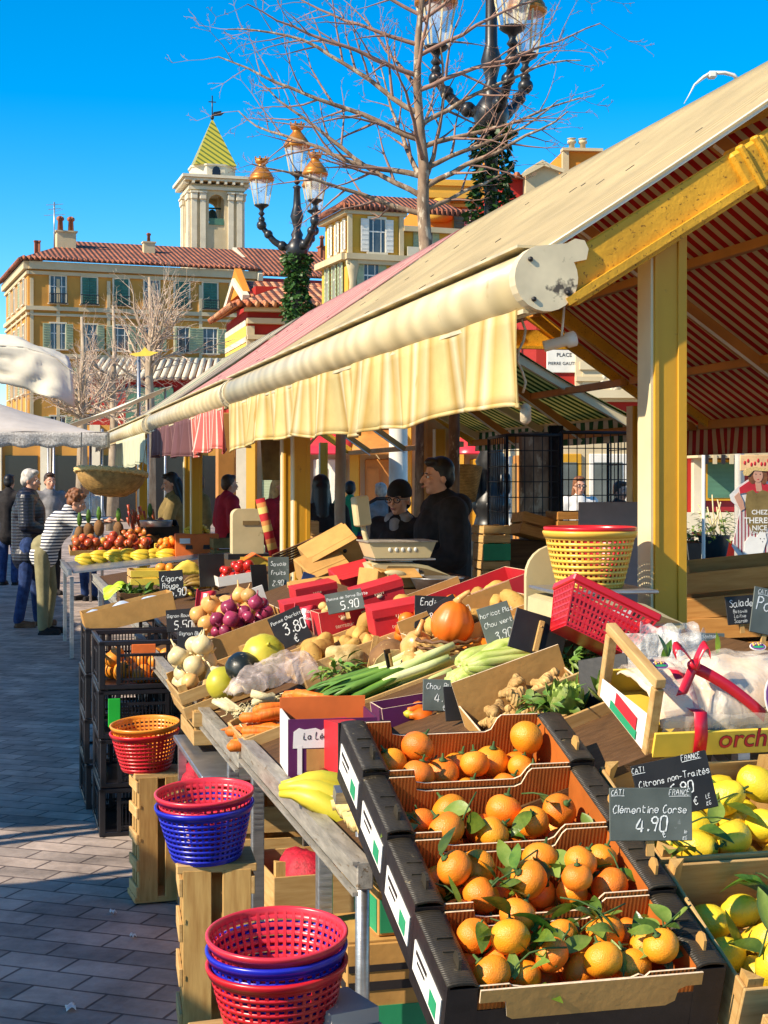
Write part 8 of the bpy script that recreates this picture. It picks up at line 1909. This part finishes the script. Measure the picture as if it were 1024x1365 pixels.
t = thing('wicker_basket', 'huge tilted wicker bowl hanging under the lace edged canopy', 'basket', PX(146, 660, 15.2), 0, rot=(R(-7), R(5), SA)); m = MB(); rr_ = [.10, .20, .27, .32, .345, .35]
m.lathe([(.0, -.02), (.16, .0), (.26, .06), (.32, .14), (.345, .22), (.34, .225), (.31, .14), (.25, .07), (.15, .015), (0, 0)], 30, sx=1.0, sy=.8); o_ = m.build('bowl', 'wicker', t)
m = MB()
for s in (0, 1): m.tube([(.345 * math.cos(a * .1309) * (1 + .02 * math.sin(a * 2 + s * 3.1)), .276 * math.sin(a * .1309), .225 + .016 * math.cos(a * 2 + s * 3.1)) for a in range(49)], .020, 6, cap=False)
m.build('rim', 'straw', t)
m = MB(); m.tube([(.30, 0, .22), (.32, 0, .6)], .006, 5); m.tube([(-.30, 0, .22), (-.32, 0, .6)], .006, 5); m.build('cord', 'rope', t)
# beige rounded slab, striped pole, log poles, columns
t = thing('scale_pedestal', 'beige rounded slab of an old shop scale standing between the posts', 'pedestal', PX(331, 738, 11.0), SA); m = MB(); w = .112
P = [(-w, 0), (w, 0), (w, .27)] + [(w - .05 + .05 * math.cos(R(a)), .27 + .05 * math.sin(R(a))) for a in range(15, 91, 15)] + [(-w + .05 + .05 * math.cos(R(a)), .27 + .05 * math.sin(R(a))) for a in range(90, 181, 15)]
m.prism(P, .13, Matrix.Translation((0, .13, 0)) @ FRONT); m.build('housing', 'plastic_beige', t); m = MB(); m.box((.02, -.003, .22), (.12, .006, .03)); m.build('plate', 'plastic_brown', t); m = MB(); m.box((0, .06, -.02), (.30, .2, .04)); m.build('base', 'plastic_black', t)
stripe('pole_stripe', 2, .13, [(0, (.40, .02, .025)), (.4, (.60, .42, .12)), (.75, (.55, .20, .06))])
m = MB(); m.tube([(0, 0, 0), (0, 0, .42)], .035, 10); one(m, 'parasol_sleeve', 'pole_stripe', PX(366, 742, 10.8), (0, R(-14), 0), 'red and yellow striped cloth sleeve leaning beside the beige slab', 'rolled cloth')
m = MB(); m.tube([(0, 0, 0), (.01, 0, .7), (-.006, .01, 1.4), (.004, 0, 2.1), (0, 0, 2.35)], [.045, .042, .044, .040, .041], 10); one(m, 'log_pole', 'bark_pale', at_foot(454, 11.8), (0, 0, 0), 'pale peeled log pole standing left of the two vendors', 'pole')
m = MB(); m.tube([(0, 0, 0), (-.01, 0, .7), (.006, .01, 1.4), (0, 0, 2.3)], [.042, .040, .041, .038], 10); one(m, 'log_pole', 'bark', at_foot(606, 10.9), (0, 0, 1), 'darker log pole standing right behind the man in the black jacket', 'pole')
m = MB(); m.lathe([(.17, 0), (.17, .2), (.125, .24), (.12, 2.7), (.15, 2.78), (.17, 2.9)], 16); one(m, 'column', 'paint_white', at_foot(531, 20), (0, 0, 0), 'round white column behind the two vendors', 'column')
m = MB(); m.box((0, 0, 1.4), (.28, .28, 2.8), ch=.01); m.box((0, 0, .15), (.34, .34, .3), ch=.01); one(m, 'pillar', 'paint_orange', at_foot(581, 16), (0, 0, SA), 'square orange pillar behind the head of the man in black', 'pillar')
m = MB(); m.box((0, 0, 1.3), (.24, .24, 2.6), ch=.01); one(m, 'pillar', 'paint_orange', at_foot(300, 22), (0, 0, SA), 'square orange pillar between the two leftmost white posts', 'pillar')
for i, (px, py, Y) in enumerate(((402, 705, 11.2), (425, 720, 11.5))): slat_crate(PX(px, py + 30, Y), (0, 0, SA), .22, .2, .22, ('wooden box', 'pale wooden crate')[i] + ' standing behind the wicker tray', slats=2)
slat_crate(PX(470, 742, 10.8), (0, 0, SA), .34, .26, .14, 'red lettered crate on the counter left of the vendors', slats=1, mats=('card_red',) * 3)
t = thing('hand_truck', 'black hand truck with a curved handle behind the woman in the beanie', 'hand truck', at_foot(502, 11.6), SA + .3); m = MB(); m.tube([(-.12, 0, .05), (-.12, 0, 1.35), (-.08, 0, 1.46), (0, 0, 1.5), (.12, 0, 1.5)], .014, 7); m.tube([(.12, 0, .05), (.12, 0, 1.5)], .014, 7); m.bar((-.12, 0, .6), (.12, 0, .6), .02, .02); m.box((0, -.1, .05), (.3, .22, .01)); m.build('frame', 'iron_black', t)
for s in (-1, 1): m = MB(); m.lathe([(.06, -.02), (.09, -.015), (.09, .015), (.06, .02)], 14, ax=Matrix.Translation((s * .15, .05, .09)) @ Matrix.Rotation(R(90), 4, 'Y')); m.build('wheel', 'plastic_black', t)
m = MB(); m.sheet(lambda a, b: (.13 * (a - .5) * 2 * (1 - .15 * (1 - b)), .02 * math.sin(a * 6), .40 * b), 8, 8, .01); tag(m.build('apron', 'cloth_olive', loc=PX(370, 640, 11.5), rot=(0, 0, SA)), 'olive cloth bag hanging from the frame beside the yellow post', 'bag')

# ---------------------------------------------------------------- wire cage, crates and board behind the yellow post
def grid_panel(par, a, b, z0, z1, nx, nz, name='wire_panel'):
    m = MB(); a = Vector(a); b = Vector(b)
    for i in range(nx + 1): p = a.lerp(b, i / nx); m.tube([(p.x, p.y, z0), (p.x, p.y, z1)], .004 if 0 < i < nx else .013, 5)
    for j in range(nz + 1): z = z0 + (z1 - z0) * j / nz; m.tube([(a.x, a.y, z), (b.x, b.y, z)], .004 if 0 < j < nz else .013, 5)
    return m.build(name, 'wire_black', par)
cg = PX(676, 640, 11.6); t = thing('wire_cage', 'tall black wire grid cage beside the iron lamp post', 'cage', (cg.x, cg.y, 0), SA - R(6)); 
grid_panel(t, (0, 0), (.40, -.05), .1, 1.98, 6, 16); grid_panel(t, (.40, -.05), (1.0, .0), .1, 2.0, 9, 16); grid_panel(t, (0, 0), (.05, .9), .1, 1.98, 8, 16); grid_panel(t, (1.0, 0), (1.05, .9), .1, 2.0, 8, 16)
m = MB(); m.box((.5, .45, .12), (1.0, .9, .02)); m.box((.5, .45, .95), (1.0, .9, .015)); m.build('shelf', 'wire_black', t)
for x in (.0, 1.0):
    m = MB(); m.tube([(x, .0, .0), (x, .0, .1)], .02, 6); m.build('foot', 'wire_black', t)
for i in range(5): slat_crate(PX(655, 700, 10.9) + Vector((.004 * math.sin(i * 3), 0, -.62 + i * .125)), (0, 0, SA + .03 * math.sin(i * 2)), .20, .26, .118, ('lowest', 'second', 'middle', 'fourth', 'topmost')[i] + ' small crate of the narrow pile in front of the lamp post base', 'small crates piled by the lamp post', slats=1 if i == 3 else 2, mats=('print_green' if i == 3 else 'wood_pale', 'wood_pale_y', 'wood_pale_z'))
m = MB(); m.box((0, 0, .2), (.3, .34, .4), ch=.004); one(m, 'cardboard_carton', 'card_tan', PX(655, 700, 10.9) + Vector((0, 0, -1.32)), (0, 0, SA), 'brown carton at the foot of the narrow crate pile', 'carton').scale = (1, 1, 1.74)
slat_crate(PX(712, 718, 11.2) + Vector((0, 0, 0)), (R(-4), R(14), SA), .32, .26, .16, 'tilted brown wooden crate on the wire cage', 'brown crates by the cage', slats=2, mats=('wood_box',) * 3)
slat_crate(PX(770, 704, 11.2), (0, 0, SA), .40, .26, .12, 'brown wooden crate behind the yellow basket on the cage', 'brown crates by the cage', slats=2, mats=('wood_box',) * 3)
m = MB(); m.box((0, 0, .75), (.36, .5, 1.5)); one(m, 'counter_box', 'wood_dark', at_foot(735, 11.4), (0, 0, SA), 'dark cabinet inside the wire cage carrying brown crates', 'cabinet').scale = (2.2, .7, .80)
m = MB(); m.box((0, 0, .80), (.42, .02, 1.0), ch=.003); m.box((0, .012, .25), (.3, .01, .5)); one(m, 'panel_board', 'board_grey', PX(815, 640, 9.3) + Vector((0, 0, -1.64)), (0, 0, SA), 'plain grey mauve board standing left of the yellow post', 'board').scale = (1, 1, 1.16)
m = MB(); m.box((0, 0, .9), (.26, .06, 1.0), ch=.01); m.sheet(lambda a, b: (.10 + .12 * a, -.04 + .02 * math.sin(a * 9), .5 + .95 * b), 6, 6, .01, 1); one(m, 'hanging_coat', ['bark', 'cloth_black'], PX(714, 640, 12.1) + Vector((0, 0, -1.02)), (0, 0, SA), 'dark coat and bark brown cloth hanging inside the cage', 'coat')
# wicker basket on the far log pole
t = thing('wicker_basket', 'deep wicker basket hung on the darker log pole', 'basket', PX(618, 668, 11.3), 0, rot=(R(-10), 0, 0)); m = MB(); m.lathe([(0, 0), (.09, 0), (.14, .24), (.145, .25), (.13, .24), (.08, .01), (0, .01)], 18); m.build('bowl', 'wicker', t)
# brown crates and slates at the right edge
RC = PX(992, 812, 5.0)
slat_crate(RC + Vector((.03, .12, -.16)), (R(3), R(-3), SA - R(20)), .44, .34, .15, 'lower brown wooden crate at the right edge under the salad slate', 'brown crates at the right edge', slats=2, mats=('wood_box',) * 3)
slat_crate(RC + Vector((.03, .12, .0)), (R(4), R(-6), SA - R(20)), .44, .34, .15, 'upper brown wooden crate at the right edge behind the salad slate', 'brown crates at the right edge', slats=2, mats=('wood_box',) * 3, handle=.02)
m = MB(); m.box((0, 0, .5), (.6, .5, 1.0), ch=.005); one(m, 'stall_counter', 'wood_dark', Vector((RC.x + .06, RC.y + .14, 0)), (0, 0, SA - R(20)), 'dark wooden counter under the brown crates at the right edge', 'counter').scale = (1, 1, RC.z - .175)
sign(PX(990, 832, 4.75), (R(-10), R(-3), SA), .098, .088, [('Salade', .12, .62, .24), ('Batavia', .22, .40, .12), ('Laitue', .24, .24, .12), ('Scarole', .22, .06, .12)], 'black slate reading Salade clipped to the brown crates', dark=True)
sign(PX(1020, 846, 4.5), (R(-8), R(12), SA), .105, .135, [('CATI', .12, .86, .09, 1), ('Poireaux', .12, .5, .26)], 'grey slate cut off by the right edge before the brown crates')
for i, (px, py, Y, w, h, lab) in enumerate(((928, 846, 5.6, .09, .26, 'black printed carton standing right of the yellow post'), (922, 776, 6.2, .09, .16, 'black carton with pale stripes stacked above the printed one'))):
    p = PX(px, py, Y); t = thing('cardboard_carton', lab, 'carton', p, SA); m = MB(); m.box((0, .12, h / 2), (w, .24, h), ch=.003); m.build('shell', 'card_black', t); m = MB()
    if i == 0: letters(m, 'select', .05, upright(-.01, -.003, h * .62), 0, .02); [m.box((.03, -.002, h * .2 + k * .012), (.03, .002, .005), mi=1) for k in range(8)]
    else: [m.bar((-.03 + k * .014, -.002, .0), (-.05 + k * .014, -.002, h), .004, .002, mi=1, up=(0, -1, 0)) for k in range(3)]
    m.build('print', ['print_red', 'card_edge'], t)
m = MB(); m.box((0, .2, .5), (.3, .7, 1.0), ch=.004); o = one(m, 'stall_counter', 'wood_dark', (PX(930, 846, 5.6).x, 5.6, 0), (0, 0, SA), 'dark counter under the black cartons beside the yellow post', 'counter'); o.scale = (1, 1, PX(930, 846, 5.6).z - .002)
# white table with plants and the painted board of a woman
t = thing('market_table', 'long pale plank table in front of the red shop with plants on it', 'table', PX(985, 640, 13.6) + Vector((0, 0, -1.64)), SA - R(8)); zt_ = PX(985, 752, 13.6).z
m = MB()
for i in range(6): m.box((0, -.35 + i * .15, zt_ - .015), (2.0, .14, .03))
m.build('table_top', 'paint_white', t)
for x in (-.9, .9):
    for y in (-.3, .38): m = MB(); m.box((x, y, zt_ / 2 - .015), (.05, .05, zt_ - .03)); m.build('leg', 'paint_white', t)
for i, (px, py, Y, s, lab) in enumerate(((952, 748, 13.7, .26, 'yellow green leafy plant in a dark pot left of the painted board'), (925, 742, 13.9, .16, 'small red flowering plant beside the white pole'))):
    q = PX(px, py, Y); t = thing('potted_plant', lab, 'plant', q, i); m = MB(); m.lathe([(0, 0), (.09, 0), (.13, .22), (.14, .23), (.12, .22), (.0, .20)], 16); m.build('pot', 'plastic_black', t, None).scale = (s * 4, s * 4, s * 4.0) if False else (1.1 * s / .26, 1.1 * s / .26, s / .26); m = MB()
    for k in range(170): a = rn.uniform(0, 6.28); e_ = rn.uniform(-.2, 1.2); rr2 = rn.uniform(.3, 1) * s; b_ = Vector((rr2 * math.cos(a) * math.cos(e_), rr2 * math.sin(a) * math.cos(e_), .22 * s / .26 + rr2 * math.sin(e_))); m.leaf(b_, (math.cos(a), math.sin(a), rn.uniform(-.3, .8)), (0, 0, 1), rn.uniform(.05, .10), .03, .3, .2, 1 if i and k % 2 else 0, n=3)
    m.build('foliage', ['leaf_pale', 'fruit_red'], t)
    if i == 0:
        m = MB()
        for k in range(10): m.tube([(rn.uniform(-.12, .12), 0, .2), (rn.uniform(-.2, .2), 0, rn.uniform(.4, .62))], .006, 4)
        m.build('stems', 'roots', t)
t = thing('shop_board', 'flat painted board of a woman in a straw hat with a white dog', 'painted board', PX(1003, 756, 13.3), SA - R(10)); K = 13.3 / FPX
def bp_(pts, z, mat, name): m = MB(); m.prism([((x - 1003) * K, (756 - y) * K) for x, y in pts], .006, Matrix.Translation((0, -z, 0)) @ FRONT); return m.build(name, mat, t)
bp_([(975, 728), (984, 690), (986, 678), (974, 668), (972, 660), (984, 648), (996, 640), (1003, 636), (1022, 640), (1036, 655), (1034, 680), (1042, 742), (1030, 752), (985, 742)], 0, 'cloth_white', 'board')
def ov(cx, cy, a, b, n=16): return [(cx + a * math.cos(2 * math.pi * i / n), cy - b * math.sin(2 * math.pi * i / n)) for i in range(n)]
stripe('skirt_stripe', 0, .03, [(0, (.62, .58, .54)), (.6, (.30, .03, .05))])
bp_([(977, 724), (986, 680), (1002, 676), (1034, 682), (1040, 738), (1028, 746), (990, 738)], .007, 'skirt_stripe', 'skirt')
bp_([(985, 650), (1000, 640), (1010, 640), (1034, 650), (1030, 662), (1012, 657), (998, 656), (986, 658)], .008, 'print_red', 'shawl')
bp_([(995, 656), (1003, 653), (1008, 658), (1016, 653), (1028, 657), (1030, 672), (1026, 700), (1018, 711), (1002, 709), (995, 694), (993, 670)], .012, 'cloth_olive', 'apron')
bp_([(978, 662), (984, 656), (990, 668), (992, 678), (987, 681)], .013, 'skin_board', 'arm'); bp_(ov(1010, 634, 6.5, 9), .013, 'skin_board', 'face'); bp_([(1006, 642), (1014, 642), (1016, 655), (1008, 655)], .010, 'skin_board', 'throat')
bp_(ov(1003, 636, 6, 9), .010, 'hair_auburn', 'hair'); bp_(ov(1018, 636, 5, 10), .010, 'hair_auburn', 'hair'); bp_([(989, 630), (994, 624), (1006, 622), (1026, 625), (1032, 628), (1018, 628), (1004, 627), (997, 634), (991, 634)], .018, 'straw', 'hat')
bp_([(990, 752), (992, 722), (999, 714), (1008, 716), (1012, 709), (1020, 710), (1022, 720), (1018, 732), (1012, 754), (1006, 754), (1002, 742), (998, 755)], .014, 'paper_white', 'dog'); bp_([(1003, 737), (1014, 733), (1020, 742), (1018, 755), (1004, 755)], .013, 'cloth_grey', 'dog_shadow')
m = MB()
for s_, z, sz in (('CHEZ', 683, .055), ('THERESE', 694, .07), ('NICE', 704, .06), ("Côte d'Azur", 709.5, .03)): letters(m, s_, sz, upright((1012 - 1003) * K, -.0195, (756 - z) * K), 0, .02)
for x, y in ((1007, 632), (1013, 632)): m.ball(((x - 1003) * K, -.0195, (756 - y) * K), (.006, .002, .004), 6, 4, 1)
m.ball(((1010 - 1003) * K, -.0195, (756 - 639) * K), (.010, .002, .004), 6, 4, 2)
for x, y in ((1013, 718), (1018, 718), (1016, 722)): m.ball(((x - 1003) * K, -.021, (756 - y) * K), (.005, .002, .005), 6, 4, 1)
m.build('lettering', ['paper_white', 'eye_dark', 'print_red'], t)
m = MB(); m.box((0, 0, 0), (.34, .02, .14), ch=.004); o = one(m, 'shop_sign', 'sign_peach', PX(1012, 617, 13.5), (0, 0, SA - R(10)), 'small orange and yellow sign above the painted board', 'sign'); m = MB(); [m.ball((-.13 + .03 * k, -.011, .02 * math.sin(k * 2)), (.012, .002, .02), 6, 4) for k in range(9)]; m.build('marks', 'print_red', o)
t = thing('signpost', 'thin white pole with splayed feet in front of the red shop window', 'pole', at_foot(938, 13.2), SA); m = MB(); m.tube([(0, 0, .02), (0, 0, 1.9)], .016, 8); m.tube([(0, 0, .95), (.10, 0, .84)], .014, 6); m.build('post', 'paint_white', t); m = MB(); m.tube([(-.2, 0, .02), (.2, 0, .02)], .015, 6); m.tube([(0, -.2, .02), (0, .2, .02)], .015, 6); m.build('foot', 'paint_white', t)
# yellow star pennant above the far awnings
m = MB(); m.prism([(0, 0), (.2, .04), (.27, .12), (.34, .05), (.5, .03), (.36, -.03), (.12, -.04)], .02, FRONT); one(m, 'pennant', 'print_yellow', PX(172, 472, 26), (0, 0, 0), 'bright yellow star shaped pennant above the far awnings', 'pennant'); m = MB(); p_ = PX(185, 470, 26.1); m.tube([(p_.x, p_.y, 0), (p_.x, p_.y, p_.z + .02)], .03, 8); one(m, 'flagpole', 'steel', None, None, 'grey pole carrying the yellow star pennant', 'pole')
# ---------------------------------------------------------------- the models the copies were made from are not part of the place
for p in PROTO:
    for c in kids(p):
        for g_ in kids(c): bpy.data.objects.remove(g_)
        bpy.data.objects.remove(c)
    bpy.data.objects.remove(p)
